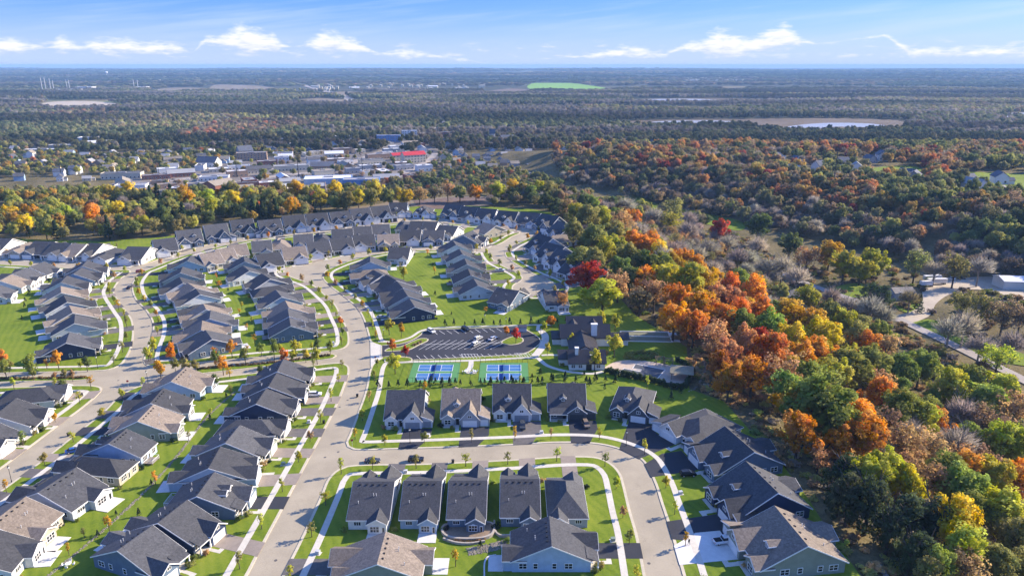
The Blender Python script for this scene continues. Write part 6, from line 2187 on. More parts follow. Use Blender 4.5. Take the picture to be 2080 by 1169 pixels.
# ------------------------------------------------------------------ woods: single trees first
BACK = '''15 462 30 yellow;62 430 35 gold;50 450 30 yellow;112 440 30 green;132 430 25 lime;185 435 24 orange;236 428 18 yellow;210 452 26 brown;160 466 20 gold;285 447 34 lime;302 457 28 olive;345 422 30 olive;430 420 36 lime
472 405 34 yellow;420 400 34 lime;590 416 30 gold;650 402 38 lime;640 384 34 lime;602 386 34 gold;552 402 34 olive;702 406 34 olive;727 397 24 yellow;752 402 30 olive;790 397 28 olive;822 396 26 gold;852 392 24 tan;882 388 24 brown
962 402 22 orange;992 406 28 tan;1042 408 28 gold;1072 402 28 grey;1102 416 26 lime;1150 416 26 tan;1132 430 22 olive;276 470 16 green;165 474 14 yellow;250 478 13 orange;330 440 24 deep;455 440 24 olive;20 430 26 yellow;90 455 22 olive
680 388 28 yellow;760 385 24 lime;1010 396 24 lime;1060 418 20 olive;1170 430 22 lime;510 396 28 lime;380 405 26 gold;260 425 22 olive;300 420 24 olive;1085 428 18 green;930 396 18 olive;905 394 18 tan'''
for tok in BACK.replace('\n', ';').split(';'):
    u, v, hp, c = tok.split()
    q, s_, zs_ = crown_at(float(u), float(v), float(hp), 4.7, 0.7, 1.4)
    if inside(B_N, q.x, q.y): q.y = 612 + rnd.uniform(0, 12)
    plant('bare' if c == 'grey' else ('sparse' if c in ('tan', 'brown') else 'round'), q.x, q.y, s_, c, 'in the tree belt ' + ('at the western end of the upper street' if q.x < -210 else ('behind the middle of the upper street' if q.x < -95 else 'beside the brown field')), 'tree belt behind the upper street', zs=zs_)
for (u, v, n, sp) in ((350, 442, 7, 26), (530, 436, 8, 40), (95, 478, 6, 45), (240, 470, 4, 20)):
    for k in range(n):
        q = G(u + rnd.uniform(-sp, sp), v + rnd.uniform(-8, 8), 4.0)
        if inside(B_N, q.x, q.y): q.y = 610 + rnd.uniform(0, 10)
        plant('spruce', q.x, q.y, rnd.uniform(1.2, 1.9), 'spruce', 'in the belt behind the upper street', 'spruces behind the upper street')
# filling the bluff between the trees already placed
def mixc(r, names):
    return r.choice(names)


nfill = 0
tries = 0
grid = [(x, y, s_) for x, y, s_ in TREES if 40 < x < 330]
while nfill < 185 and tries < 9000:
    tries += 1
    y = rnd.uniform(125, 600)
    e = float(np.interp(y, EY, EX))
    x = e + rnd.uniform(12, 118)
    if x / y > 0.83 or (y < 225 and x < e + 26): continue
    if any((x - a) ** 2 + (y - b) ** 2 < (2.7 * c + 2.4) ** 2 for a, b, c in grid): continue
    if not clear_of_foot(x, y, 5): continue
    low = (x - e) / 118
    if y > 330 and low > 0.4:
        c = rnd.choice(['grey', 'grey', 'mauve', 'olive', 'grey', 'tan'])
    else:
        c = rnd.choice(['olive', 'lime', 'green', 'tan', 'orange', 'brown', 'olive', 'mauve', 'tan', 'green'])
    if 235 < y < 430 and low < 0.55:
        c = rnd.choice(['orange', 'salmon', 'gold', 'orange', 'tan', 'lime', 'flame'])
    kind = 'bare' if c in ('grey', 'mauve') else ('sparse' if c in ('tan', 'brown', 'olive') else 'round')
    s_ = rnd.uniform(0.8, 1.35)
    along = 'behind the eastern edge houses' if y > 430 else ('beside the clubhouse lawn' if y > 320 else ('behind the pool' if y > 235 else 'behind the bend houses'))
    plant(kind, x, y, s_, c, ('in the upper' if low < 0.35 else ('in the middle' if low < 0.7 else 'in the lower')) + ' wooded slope ' + along, 'smaller trees filling the wooded bluff')
    grid.append((x, y, s_))
    nfill += 1
# trees along the valley floor
for (u, v, hp, c, kind) in ((1605, 497, 30, 'deep', 'round'), (1685, 520, 24, 'gold', 'round'), (1715, 540, 26, 'lime', 'round'), (1750, 545, 24, 'lime', 'round'), (1775, 535, 24, 'lime', 'round'), (1640, 520, 24, 'tan', 'sparse'), (1770, 590, 20, 'cedar', 'cedar'), (1795, 595, 22, 'cedar', 'cedar'),
                            (1590, 540, 34, 'grey', 'bare'), (1620, 560, 34, 'grey', 'bare'), (1560, 540, 30, 'grey', 'bare'), (1520, 520, 30, 'grey', 'bare'), (1730, 615, 28, 'mauve', 'bare'), (1770, 625, 30, 'mauve', 'bare'), (1800, 635, 26, 'grey', 'bare'), (1690, 600, 24, 'mauve', 'bare'),
                            (1960, 660, 42, 'grey', 'bare'), (1930, 665, 36, 'grey', 'bare'), (1860, 540, 36, 'olive', 'sparse'), (1900, 545, 34, 'grey', 'bare'), (1940, 548, 34, 'olive', 'sparse'), (1990, 545, 34, 'mauve', 'bare'), (1850, 600, 24, 'brown', 'bare'), (1870, 600, 16, 'spruce', 'spruce'),
                            (2000, 625, 30, 'olive', 'sparse'), (1960, 610, 26, 'olive', 'sparse'), (2040, 640, 30, 'brown', 'sparse'), (2060, 690, 34, 'mauve', 'bare'), (1992, 700, 30, 'mauve', 'bare'), (2030, 720, 30, 'lime', 'sparse'), (2075, 640, 30, 'brown', 'sparse'),
                            (1350, 520, 26, 'grey', 'bare'), (1440, 500, 30, 'grey', 'bare'), (1480, 490, 28, 'grey', 'bare'), (1400, 470, 28, 'grey', 'bare'), (1360, 450, 26, 'lime', 'sparse'), (1330, 440, 24, 'grey', 'bare'), (1275, 415, 28, 'grey', 'bare'), (1460, 470, 20, 'red', 'round'), (1540, 465, 26, 'deep', 'round'),
                            (1500, 520, 30, 'mauve', 'bare'), (1540, 500, 28, 'grey', 'bare'), (1400, 440, 24, 'grey', 'bare'), (1370, 425, 22, 'olive', 'sparse')):
    q, s_, zs_ = crown_at(u, v, hp, 3.2 if kind in ('cedar', 'spruce') else 4.5, 0.7)
    plant(kind, q.x, q.y, s_, c, 'on the valley floor ' + ('by the gravel yard' if q.x > 215 else ('along the valley road' if q.y < 520 else 'beside the far meadow')), 'trees on the valley floor')


def scatter(name, pts, kinds, tints, scales, zs, label, src, extra=None):
    """a wood that reads as one mass: one object, instances of the leaf crowns on points"""
    n = len(pts)
    me = bpy.data.meshes.new(name)
    me.vertices.add(n)
    me.vertices.foreach_set('co', np.asarray(pts, np.float32).ravel())
    r = np.random.RandomState(n % 9999)
    for nm, ty, key, arr in (('kind', 'INT', 'value', np.asarray(kinds, np.int32)), ('turn', 'FLOAT', 'value', (r.rand(n) * 6.283).astype(np.float32))):
        a = me.attributes.new(nm, ty, 'POINT')
        a.data.foreach_set(key, arr)
    a = me.attributes.new('tint', 'FLOAT_VECTOR', 'POINT')
    a.data.foreach_set('vector', np.asarray(tints, np.float32).ravel())
    a = me.attributes.new('size', 'FLOAT_VECTOR', 'POINT')
    sc3 = np.stack([scales, scales, np.asarray(scales) * np.asarray(zs)], 1)
    a.data.foreach_set('vector', sc3.astype(np.float32).ravel())
    o = bpy.data.objects.new(name, me)
    COL.objects.link(o)
    tag(o, label, 'trees', None, 'stuff')
    ng = bpy.data.node_groups.new(name, 'GeometryNodeTree')
    ng.interface.new_socket('Geometry', in_out='INPUT', socket_type='NodeSocketGeometry')
    ng.interface.new_socket('Geometry', in_out='OUTPUT', socket_type='NodeSocketGeometry')
    N = ng.nodes
    gi, go = N.new('NodeGroupInput'), N.new('NodeGroupOutput')

    def named(nm, ty):
        q = N.new('GeometryNodeInputNamedAttribute')
        q.data_type = ty
        q.inputs[0].default_value = nm
        return q.outputs[0]

    kd, tn, sz = named('kind', 'INT'), named('turn', 'FLOAT'), named('size', 'FLOAT_VECTOR')
    cx = N.new('ShaderNodeCombineXYZ')
    ng.links.new(tn, cx.inputs[2])
    join = N.new('GeometryNodeJoinGeometry')
    for k, objs in enumerate(src):
        cmp_ = N.new('FunctionNodeCompare')
        cmp_.data_type = 'INT'
        cmp_.operation = 'EQUAL'
        ng.links.new(kd, cmp_.inputs[2])
        cmp_.inputs[3].default_value = k
        iop = N.new('GeometryNodeInstanceOnPoints')
        ng.links.new(gi.outputs[0], iop.inputs['Points'])
        ng.links.new(cmp_.outputs[0], iop.inputs['Selection'])
        oi = N.new('GeometryNodeObjectInfo')
        oi.transform_space = 'ORIGINAL'
        oi.inputs['Object'].default_value = objs
        ng.links.new(oi.outputs['Geometry'], iop.inputs['Instance'])
        ng.links.new(cx.outputs[0], iop.inputs['Rotation'])
        ng.links.new(sz, iop.inputs['Scale'])
        ng.links.new(iop.outputs[0], join.inputs[0])
    ng.links.new(join.outputs[0], go.inputs[0])
    md = o.modifiers.new('scatter', 'NODES')
    md.node_group = ng
    return o


# crowns already standing in the scene serve as the instanced leaf masses
CROWN = {}
for ob in COL.objects:
    if ob.name.startswith('crown') and ob.type == 'MESH':
        CROWN.setdefault(ob.data.name, ob)
SRCN = [TREE['round'][0][0], TREE['round'][1][0], TREE['round'][3][0], TREE['sparse'][0][0], TREE['bare'][0][0], TREE['bare'][1][0], TREE['spruce'][0][0], TREE['shrub'][0][0]]
SRC = [CROWN[m.name] for m in SRCN if m.name in CROWN]
TN = np.array([TINT[k] for k in ('orange', 'flame', 'red', 'yellow', 'gold', 'lime', 'green', 'deep', 'olive', 'tan', 'brown', 'grey', 'mauve', 'spruce')])
TI = {k: i for i, k in enumerate(('orange', 'flame', 'red', 'yellow', 'gold', 'lime', 'green', 'deep', 'olive', 'tan', 'brown', 'grey', 'mauve', 'spruce'))}


def choose(r, n, table):
    ks = list(table)
    pr = np.array([table[k] for k in ks], float)
    i = r.choice(len(ks), n, p=pr / pr.sum())
    return np.array([TI[k] for k in ks])[i]


def kind_of(r, ti, far=False):
    n = len(ti)
    k = r.randint(0, 3, n)
    bare = np.isin(ti, [TI['grey'], TI['mauve']])
    k[bare] = np.where(r.rand(bare.sum()) < 0.55, 3, r.randint(0, 3, bare.sum())) if far else 4 + r.randint(0, 2, bare.sum())
    sp = np.isin(ti, [TI['tan'], TI['brown']])
    k[sp & (r.rand(n) < 0.6)] = 3
    k[ti == TI['spruce']] = 6
    return k


def make_wood(name, label, r, X, Y, table, smin, smax, zs=(0.85, 1.1), patch=None, sink=0.0, dull=0.0):
    n = len(X)
    ti = choose(r, n, table)
    if patch is not None:
        for msk, tab in patch(X, Y):
            m = int(msk.sum())
            if m: ti[msk] = choose(r, m, tab)
    tint = TN[ti] * r.uniform(0.78, 1.15, (n, 1)) * r.uniform(0.93, 1.07, (n, 3))
    lum = tint.mean(1, keepdims=True)
    tint = tint * (1 - dull) + lum * np.array([1.02, 0.98, 0.92]) * dull
    k = kind_of(r, ti, dull > 0.3)
    if dull > 0.3:
        tint = tint * (0.42 + 0.85 * sm((vnoise(X * 0.22, Y, 150, 61) - 0.25) / 0.5) * (0.6 + 0.6 * vnoise(X * 0.3, Y, 420, 62)))[:, None]
    sc_ = r.uniform(smin, smax, n) if np.isscalar(smin) else smin + (smax - smin) * r.rand(n)
    Z = H(X, Y) - 0.4 - sink * sc_
    return scatter(name, np.stack([X, Y, Z], 1), k, tint, sc_, r.uniform(zs[0], zs[1], n), label, SRC)


def frustum_pts(r, y0, y1, per_area, slack=1.18):
    """random points over the view wedge between two distances, with room to spare at the sides"""
    area = 0.72 * slack * (y1 ** 2 - y0 ** 2) + 120 * (y1 - y0)
    n = int(area / per_area)
    y = np.sqrt(r.rand(n) * (y1 ** 2 - y0 ** 2) + y0 ** 2)
    x = r.uniform(-1, 1, n) * (0.72 * slack * y + 60)
    return x, y


def not_open(X, Y, extra=()):
    ok = np.ones(len(X), bool)
    for p in list(OPEN) + list(extra):
        ok &= ~inside_np([(q.x, q.y) for q in p], X, Y)
    for a, b, c in TOWNFOOT:
        ok &= (X - a) ** 2 + (Y - b) ** 2 > c ** 2
    ok &= ~near_street(X, Y, 3)
    return ok


r = np.random.RandomState(5)
# the bluff on the far side of the valley
X, Y = frustum_pts(r, 380, 1080, 62)
dist = (X - 330) * 0.855 + (Y - 440) * 0.52
M1 = [[(q.x, q.y) for q in smooth_line(px(pp), 8.0, True)] for pp in ([(1762, 345), (1800, 338), (1850, 337), (1882, 350), (1850, 362), (1790, 362)], [(1920, 352), (2000, 350), (2110, 358), (2110, 382), (1960, 374)], [(1995, 378), (2040, 376), (2060, 392), (2050, 405), (2010, 402)])]
ok = (dist > 4) & (X > 60) & (Y < 1080) & not_open(X, Y)
for m_ in M1: ok &= ~inside_np(m_, X, Y)
for pp in ([(1560, 318), (1700, 318), (1790, 312), (1860, 330), (1890, 350), (1890, 388), (1840, 390), (1790, 378), (1700, 372), (1600, 365)], [(1915, 345), (2130, 348), (2130, 412), (1930, 412)]):
    ok &= ~inside_np([(q.x, q.y) for q in px(pp)], X, Y) | (r.rand(len(X)) < 0.22)
ok &= r.rand(len(X)) < np.where(dist > 170, 0.75, 1.0)
X, Y = X[ok], Y[ok]


def bluff_patch(X, Y):
    d = (X - 330) * 0.855 + (Y - 440) * 0.52
    top = (d > 60) & (vnoise(X, Y, 45, 31) > 0.5)
    gr = (vnoise(X, Y, 70, 32) > 0.66)
    bare = (d < 45) & (vnoise(X, Y, 40, 33) > 0.4)
    return [(top, {'orange': 2.6, 'flame': 1.2, 'gold': 2.4, 'tan': 2, 'red': 0.7, 'olive': 2, 'brown': 1.5, 'yellow': 0.8}), (gr, {'green': 3, 'deep': 2, 'lime': 2, 'olive': 2}), (bare, {'mauve': 3, 'grey': 2, 'brown': 2, 'olive': 1})]


make_wood('hillside_woodland', 'autumn wood of orange, brown and green trees covering the far bluff', r, X, Y, {'brown': 2.6, 'olive': 3, 'tan': 2, 'orange': 0.7, 'mauve': 2, 'grey': 0.8, 'deep': 0.8, 'gold': 0.8, 'lime': 0.5}, 0.85, 1.5, patch=bluff_patch, dull=0.3)
# trees of the town
X, Y = frustum_pts(r, 440, 1240, 98)
dist = (X - 330) * 0.855 + (Y - 440) * 0.52
FB = [[(q.x, q.y) for q in smooth_line(px(pp), 6.0, True)] for pp in ([(700, 424), (780, 412), (870, 404), (930, 399), (985, 400), (1000, 415), (940, 426), (870, 424), (780, 430)], [(1205, 402), (1290, 398), (1340, 415), (1420, 430), (1510, 452), (1500, 468), (1420, 452), (1330, 435), (1270, 420)])]
ok = (dist < 0) & ((Y > 622) | (X < 62)) & not_open(X, Y, BLOCKS + [road_poly]) & (X > -0.9 * Y)
for (a, b, c) in [t for t in TREES if t[1] > 440]: ok &= (X - a) ** 2 + (Y - b) ** 2 > (1.6 * c + 1) ** 2
for m_ in FB: ok &= ~inside_np(m_, X, Y)
core = inside_np([(q.x, q.y) for q in CORE], X, Y)
ok &= ~core | (r.rand(len(X)) < 0.2)
ok &= (vnoise(X, Y, 70, 41) > 0.27) | (Y < 690)
X, Y = X[ok], Y[ok]


def town_patch(X, Y):
    yel = (Y < 800) & (X < 150) & (vnoise(X, Y, 60, 42) > 0.45)
    wst = (X < -330) & (vnoise(X, Y, 90, 43) > 0.4)
    return [(yel, {'yellow': 1.2, 'gold': 1, 'lime': 3, 'olive': 3, 'green': 1, 'tan': 1}), (wst, {'lime': 3, 'gold': 1, 'olive': 3, 'tan': 1, 'green': 1})]


make_wood('town_trees', 'green and russet trees filling the gardens of the town below', r, X, Y, {'deep': 3, 'green': 2.2, 'olive': 3, 'brown': 1.2, 'lime': 0.8, 'mauve': 1.2, 'tan': 0.8, 'gold': 0.4, 'flame': 0.25, 'spruce': 0.8}, np.where(Y > 700, 0.55, 0.75), np.where(Y > 700, 1.0, 1.25), patch=town_patch, dull=0.2)


def plain_patch(X, Y):
    b = vnoise(X * 0.28, Y, 170, 51)
    bare = (b > 0.48)
    dk = (vnoise(X * 0.4, Y, 140, 52) > 0.62)
    yl = (vnoise(X * 0.5, Y, 210, 53) > 0.70)
    rd = (vnoise(X * 0.5, Y, 300, 54) > 0.80)
    return [(bare, {'mauve': 5, 'grey': 1.6, 'brown': 0.8, 'olive': 1.0}), (dk, {'deep': 3, 'green': 1, 'olive': 2, 'spruce': 0.7}), (yl, {'olive': 3, 'lime': 2, 'tan': 1.5, 'grey': 1}), (rd, {'brown': 3, 'tan': 1, 'flame': 0.5, 'olive': 1})]


X, Y = frustum_pts(r, 1200, 4300, 175)
ok = not_open(X, Y) & (vnoise(X * 0.35, Y, 200, 55) > 0.08 + 0.26 * sm((Y - 1900) / 1600))
X, Y = X[ok], Y[ok]
smin = 0.95 + 0.35 * sm((Y - 1500) / 2500)
make_wood('floodplain_woodland', 'bare mauve and dark green woods across the river plain', r, X, Y, {'olive': 3, 'deep': 2, 'green': 1, 'mauve': 2, 'brown': 1}, smin, smin + 0.5, patch=plain_patch, dull=0.42)
X, Y = frustum_pts(r, 4300, 15000, 3000)
ok = not_open(X, Y) & (vnoise(X * 0.5, Y, 800, 56) > 0.34)
X, Y = X[ok], Y[ok]
smin = 3.2 + 2.8 * sm((Y - 4300) / 9000)
make_wood('distant_woodland', 'far woods fading into blue towards the horizon', r, X, Y, {'deep': 3, 'olive': 3, 'brown': 1.5, 'green': 1}, smin, smin * 1.6, zs=(0.28, 0.42), dull=0.4,
          patch=lambda X, Y: [((vnoise(X * .4, Y, 900, 57) > 0.55), {'brown': 3, 'olive': 2, 'tan': 0.8}), ((vnoise(X * .4, Y, 700, 58) > 0.66), {'deep': 3, 'spruce': 1})])
# scrub and dry brush on the open slope between lawns and wood, and on the valley floor
n = 5200
Y = r.uniform(110, 620, n)
e = np.interp(Y, EY, EX)
X = e + r.uniform(-14, 150, n)
ok = ~inside_np([(q.x, q.y) for q in B_N], X, Y) & (X / Y < 0.85)
VR = smooth_line(px([(1590, 556), (1640, 577), (1720, 605), (1790, 632), (1830, 650), (1900, 683), (1980, 722), (2080, 772), (2180, 822)]), 6.0)
for q in VR: ok &= (X - q.x) ** 2 + (Y - q.y) ** 2 > 30
X, Y = X[ok], Y[ok]
n = len(X)
ti = choose(r, n, {'olive': 3, 'brown': 3, 'tan': 4, 'green': 0.6, 'grey': 1.5, 'deep': 0.3})
tint = TN[ti] * r.uniform(0.75, 1.3, (n, 1)) * np.where(X < np.interp(Y, EY, EX) + 24, 1.5, 1.0)[:, None]  # strip nearest the lawns painted lighter, lifting the wood's shade in the tint
scatter('scrub', np.stack([X, Y, H(X, Y) - 0.35], 1), np.full(n, 7), tint, r.uniform(0.5, 1.5, n), r.uniform(0.5, 0.9, n), 'dry brown scrub and weeds on the slope beside the wood', SRC)['category'] = 'scrub'
n = 900
X = r.uniform(120, 420, n)
Y = r.uniform(300, 520, n)
dist = (X - 330) * 0.855 + (Y - 440) * 0.52
YARD = [[(q.x, q.y) for q in smooth_line(px(pp), 5.0, True)] for pp in ([(1800, 645), (1838, 656), (1885, 643), (1903, 615), (1935, 596), (1985, 588), (2070, 606), (2150, 616), (2150, 572), (2080, 566), (1990, 562), (1905, 568), (1875, 588), (1873, 614), (1848, 634)],
        [(1847, 660), (1885, 648), (1925, 655), (1975, 690), (2090, 722), (2110, 745), (2000, 726), (1905, 690)])]
ok = (dist < 10)
for m_ in YARD: ok &= ~inside_np(m_, X, Y)
for q in VR: ok &= (X - q.x) ** 2 + (Y - q.y) ** 2 > 36
X, Y = X[ok], Y[ok]
n = len(X)
ti = choose(r, n, {'olive': 3, 'brown': 3, 'tan': 1.5, 'green': 1, 'mauve': 1})
scatter('valley_scrub', np.stack([X, Y, H(X, Y) - 0.35], 1), np.full(n, 7), TN[ti] * r.uniform(0.6, 1.0, (n, 1)), r.uniform(0.9, 2.4, n), r.uniform(0.6, 1.0, n), 'brown and olive brush on the valley floor', SRC)['category'] = 'scrub'
# ------------------------------------------------------------------ cars and street furniture
PAINT = {k: mat('paint_' + k.replace(' ', '_'), c, 0.25, 0.04, 1.0, spec=0.6) for k, c in (('white', (0.72, 0.72, 0.72)), ('black', (0.012, 0.012, 0.014)), ('dark grey', (0.05, 0.055, 0.06)), ('silver', (0.42, 0.43, 0.44)),
                                                                                          ('bronze', (0.20, 0.15, 0.10)), ('blue', (0.03, 0.10, 0.33)), ('red', (0.25, 0.02, 0.02)))}
M_TYRE = mat('tyre', (0.015, 0.015, 0.015), 0.9, 0.2)
M_LAMP = mat('lamp_lens', (0.75, 0.75, 0.72), 0.2, 0.05)
M_TAIL = mat('tail_lens', (0.35, 0.02, 0.02), 0.3, 0.1)


def frustum(mb, x0, x1, y, z0, X0, X1, Y, z1):
    return mb.add([(x0, -y, z0), (x1, -y, z0), (x1, y, z0), (x0, y, z0), (X0, -Y, z1), (X1, -Y, z1), (X1, Y, z1), (X0, Y, z1)],
                  [(3, 2, 1, 0), (4, 5, 6, 7), (0, 1, 5, 4), (1, 2, 6, 5), (2, 3, 7, 6), (3, 0, 4, 7)])


def car_parts(kind):
    k = ('car', kind)
    if k in _cache: return _cache[k]
    b, c, rf = MB(), MB(), MB()
    if kind == 'pickup':
        b.prism([(-2.9, .55), (2.85, .5), (2.95, .8), (2.9, 1.05), (1.45, 1.18), (-2.95, 1.15)], -.98, .98, 'y')
        c.prism([(0, 0)] * 3, 0, 0, 'y') if False else frustum(c, -0.75, 1.5, .92, 1.14, -.55, .75, .76, 1.86)
        frustum(rf, -.56, .76, .77, 1.84, -.5, .68, .72, 1.92)
        bed = MB().box(-2.8, -.9, -.85, .85, 1.1, 1.17)
        wx, L = 1.85, 2.95
    elif kind == 'suv':
        b.prism([(-2.3, .4), (2.3, .4), (2.38, .75), (2.25, 1.0), (1.15, 1.1), (-2.35, 1.1), (-2.38, .8)], -.93, .93, 'y')
        frustum(c, -2.28, 1.25, .9, 1.08, -2.0, .45, .74, 1.68)
        frustum(rf, -2.02, .48, .75, 1.66, -1.9, .35, .68, 1.75)
        bed = None
        wx, L = 1.45, 2.36
    else:
        b.prism([(-2.35, .38), (2.3, .36), (2.38, .62), (2.2, .84), (1.05, .95), (-1.7, .97), (-2.35, .9)], -.9, .9, 'y')
        frustum(c, -1.85, 1.1, .86, .94, -1.2, .2, .66, 1.42)
        frustum(rf, -1.22, .22, .67, 1.40, -1.1, .1, .6, 1.47)
        bed = None
        wx, L = 1.4, 2.36
    tyre = MB().tube((0, -.12, 0), (0, .12, 0), .36, .36, 12).mesh('tyre')
    rim = MB().tube((0, -.135, 0), (0, .135, 0), .2, .2, 8).mesh('rim')
    lamp = MB().box(-.06, .06, -.2, .2, -.08, .08).mesh('lamp')
    parts = [('body', b.mesh('body'), 'paint', None, (0, 0, 0)), ('cabin_glass', c.mesh('cabin_glass'), 'glass', None, (0, 0, 0)), ('cabin_roof', rf.mesh('cabin_roof'), 'paint', None, (0, 0, 0))]
    if bed: parts.append(('cargo_bed', bed.mesh('cargo_bed'), 'tyre', None, (0, 0, 0)))
    for sx in (-1, 1):
        for sy in (-1, 1):
            parts.append(('wheel', tyre, 'tyre', None, (sx * wx, sy * .83, .36)))
            parts.append(('rim', rim, 'rim', 'wheel', (0, 0, 0)))
    for sy in (-1, 1):
        parts.append(('headlight', lamp, 'lens', None, (L - .08, sy * .65, .72)))
        parts.append(('tail_light', lamp, 'tail', None, (-L + .02, sy * .7, .85)))
    _cache[k] = parts
    return parts


def car(x, y, z, rz, kind, colour, label, group=None, small=False):
    o = empty('pickup_truck' if kind == 'pickup' else 'car', (x, y, z), R(rz))
    tag(o, label, 'pickup' if kind == 'pickup' else 'car', group)
    mm = {'paint': PAINT[colour], 'glass': M_GLASS, 'tyre': M_TYRE, 'rim': M_PIPE, 'lens': M_LAMP, 'tail': M_TAIL}
    last = {}
    for nm, me, mk, par, loc in car_parts(kind):
        if small and nm not in ('body', 'cabin_glass', 'cabin_roof'): continue
        last[nm] = link(nm, me, o if par is None else last[par], mm[mk], loc)
    return o


for (u, v, kind, colour, rz, zz, lab) in (
        (757, 938, 'sedan', 'dark grey', 2, 0.0, 'dark grey sedan parked at the kerb near the main street corner'), (845, 936, 'suv', 'black', 2, 0.0, 'black car parked at the kerb behind a small orange tree'),
        (1061, 868, 'suv', 'dark grey', -88, BZ + .04, 'dark car on the drive of the white house with charcoal roof'), (1190, 865, 'suv', 'bronze', -82, BZ + .04, 'bronze car on the black drive of the dark grey house'),
        (1397, 966, 'suv', 'black', 4, BZ + .04, 'black car on a drive outside the road bend'), (1471, 1102, 'pickup', 'white', 12, BZ + .04, 'white pickup truck with open bed on a pale concrete drive'),
        (640, 804, 'suv', 'white', 4, BZ + .04, 'white car with dark roof on a tan drive by the main street'), (151, 918, 'sedan', 'blue', 30, BZ + .04, 'bright blue car beside a light blue house'),
        (263, 585, 'sedan', 'black', 100, 0.0, 'black car driving on the winding street'), (285, 553, 'suv', 'red', 30, 0.0, 'dark red car turning at the top of the winding street'), (223, 557, 'suv', 'black', 6, BZ + .04, 'black car on a drive at the top of the winding street'),
        (876, 675, 'suv', 'white', -50, AZ + .04, 'white car in the upper row of the car park'), (946, 671, 'suv', 'black', -50, AZ + .04, 'black car in the upper row of the car park'), (971, 690, 'suv', 'silver', 55, AZ + .04, 'silver car in the middle of the car park, upper of two'),
        (966, 701, 'suv', 'silver', 55, AZ + .04, 'silver car in the middle of the car park, lower of two'), (1001, 690, 'sedan', 'white', 55, AZ + .04, 'white car with black bonnet near the parking island'), (775, 646, 'sedan', 'silver', 20, BZ + .04, 'silver car on a drive above the car park'),
        (1016, 551, 'pickup', 'white', 5, BZ + .04, 'white pickup on a drive by the turning circle road'), (585, 968, 'sedan', 'silver', 0, -50, '')):
    if zz < -1: continue
    p = G2(u, v)
    car(p.x, p.y, zz, rz, kind, colour, lab)
for (u, v, kind, colour, rz, lab) in ((2030, 562, 'pickup', 'white', 4, 'white pickup at the back of the gravel yard'), (1942, 567, 'suv', 'black', -20, 'black car left of the gravel yard entrance'), (1953, 567, 'sedan', 'black', -20, 'second black car at the gravel yard'),
                                      (1932, 568, 'pickup', 'white', -25, 'white work truck beside the box trailers')):
    p = G2(u, v)
    car(p.x, p.y, float(H(p.x, p.y)) + 0.15, rz, kind, colour, lab)
cw = 0
while cw < 60:
    u, v = rnd.uniform(200, 890), rnd.uniform(285, 400)
    q = at_level(u, v)
    if not inside(CORE, q.x, q.y) or any((q.x - a) ** 2 + (q.y - b) ** 2 < c ** 2 for a, b, c in TOWNFOOT): continue
    colour = rnd.choice(['white', 'white', 'silver', 'black', 'dark grey', 'red', 'blue'])
    car(q.x, q.y, ZF + 0.95, rnd.choice([10, 100, 30, 120]) + rnd.uniform(-5, 5), rnd.choice(['suv', 'sedan']), colour, '%s car parked in the town below' % colour, 'cars in the town', small=True)
    cw += 1
for i, (u, v) in enumerate(((687, 917), (660, 928), (1222, 917), (1318, 1143), (1320, 1060), (706, 812), (560, 1137), (240, 772), (690, 826))):
    p = G2(u, v)
    o = MB().lathe([(0.42, 0.0), (0.42, 0.012)], 12).build('manhole_cover', M_GREYDRIVE, loc=(p.x, p.y, 0.0))
    tag(o, 'round dark manhole cover in the asphalt %s' % ['beside the curved road junction, upper', 'beside the curved road junction, lower', 'at the start of the road bend', 'at the foot of the bend road', 'midway down the bend road', 'on main street above the junction', 'at the foot of main street', 'in the boulevard crossing', 'on main street by the white car'][i], 'manhole cover', 'manhole covers')
# street lamps
_lp = MB().lathe([(0.16, 0), (0.16, 0.5), (0.08, 0.6), (0.06, 4.4)], 8).mesh('pole')
_lh = MB().lathe([(0.10, 4.4), (0.26, 4.55), (0.28, 4.95), (0.10, 5.2)], 10).mesh('lantern')
_lc = MB().lathe([(0.32, 4.93), (0.18, 5.15), (0.03, 5.35)], 10).mesh('cap')
for i, (u, v) in enumerate(((833, 900), (1272, 905), (301, 779), (24, 979), (1089, 599), (199, 748), (757, 652), (985, 660), (1028, 667), (1098, 690), (780, 690))):
    p = G2(u, v)
    o = empty('street_lamp', (p.x, p.y, BZ))
    tag(o, 'black post lamp with pale lantern %s' % ['at the corner of main street and curved road', 'on the outside of the road bend', 'at the boulevard crossing', 'beside the left street verge', 'at the turning circle', 'beside the boulevard walk', 'beside the walk above the car park', 'behind the car park', 'near the parking shelter', 'on the clubhouse forecourt', 'at the car park entrance'][i], 'street lamp', 'street lamps')
    link('pole', _lp, o, M_DARK)
    link('lantern', _lh, o, M_LAMP)
    link('cap', _lc, o, M_DARK)
# stop signs
_sp = MB().tube((0, 0, 0), (0, 0, 2.1), .04, .04, 6).mesh('post')
_so = MB().add([(math.cos(R(22.5 + 45 * i)) * .42, -.03, 2.4 + math.sin(R(22.5 + 45 * i)) * .42) for i in range(8)] + [(math.cos(R(22.5 + 45 * i)) * .42, .0, 2.4 + math.sin(R(22.5 + 45 * i)) * .42) for i in range(8)],
               [tuple(range(8)), tuple(range(15, 7, -1))] + [(i, (i + 1) % 8, (i + 1) % 8 + 8, i + 8) for i in range(8)]).mesh('plate')
for (u, v, lab, rz) in ((261, 786, 'small red octagonal stop sign at the boulevard crossing', 30), (763, 737, 'small red octagonal stop sign at the car park entrance', 20), (716, 908, 'small red octagonal stop sign where curved road meets main street', 200)):
    p = G2(u, v)
    o = empty('stop_sign', (p.x, p.y, BZ), R(rz))
    tag(o, lab, 'sign')
    link('post', _sp, o, M_PIPE)
    link('plate', _so, o, PAINT['red'])
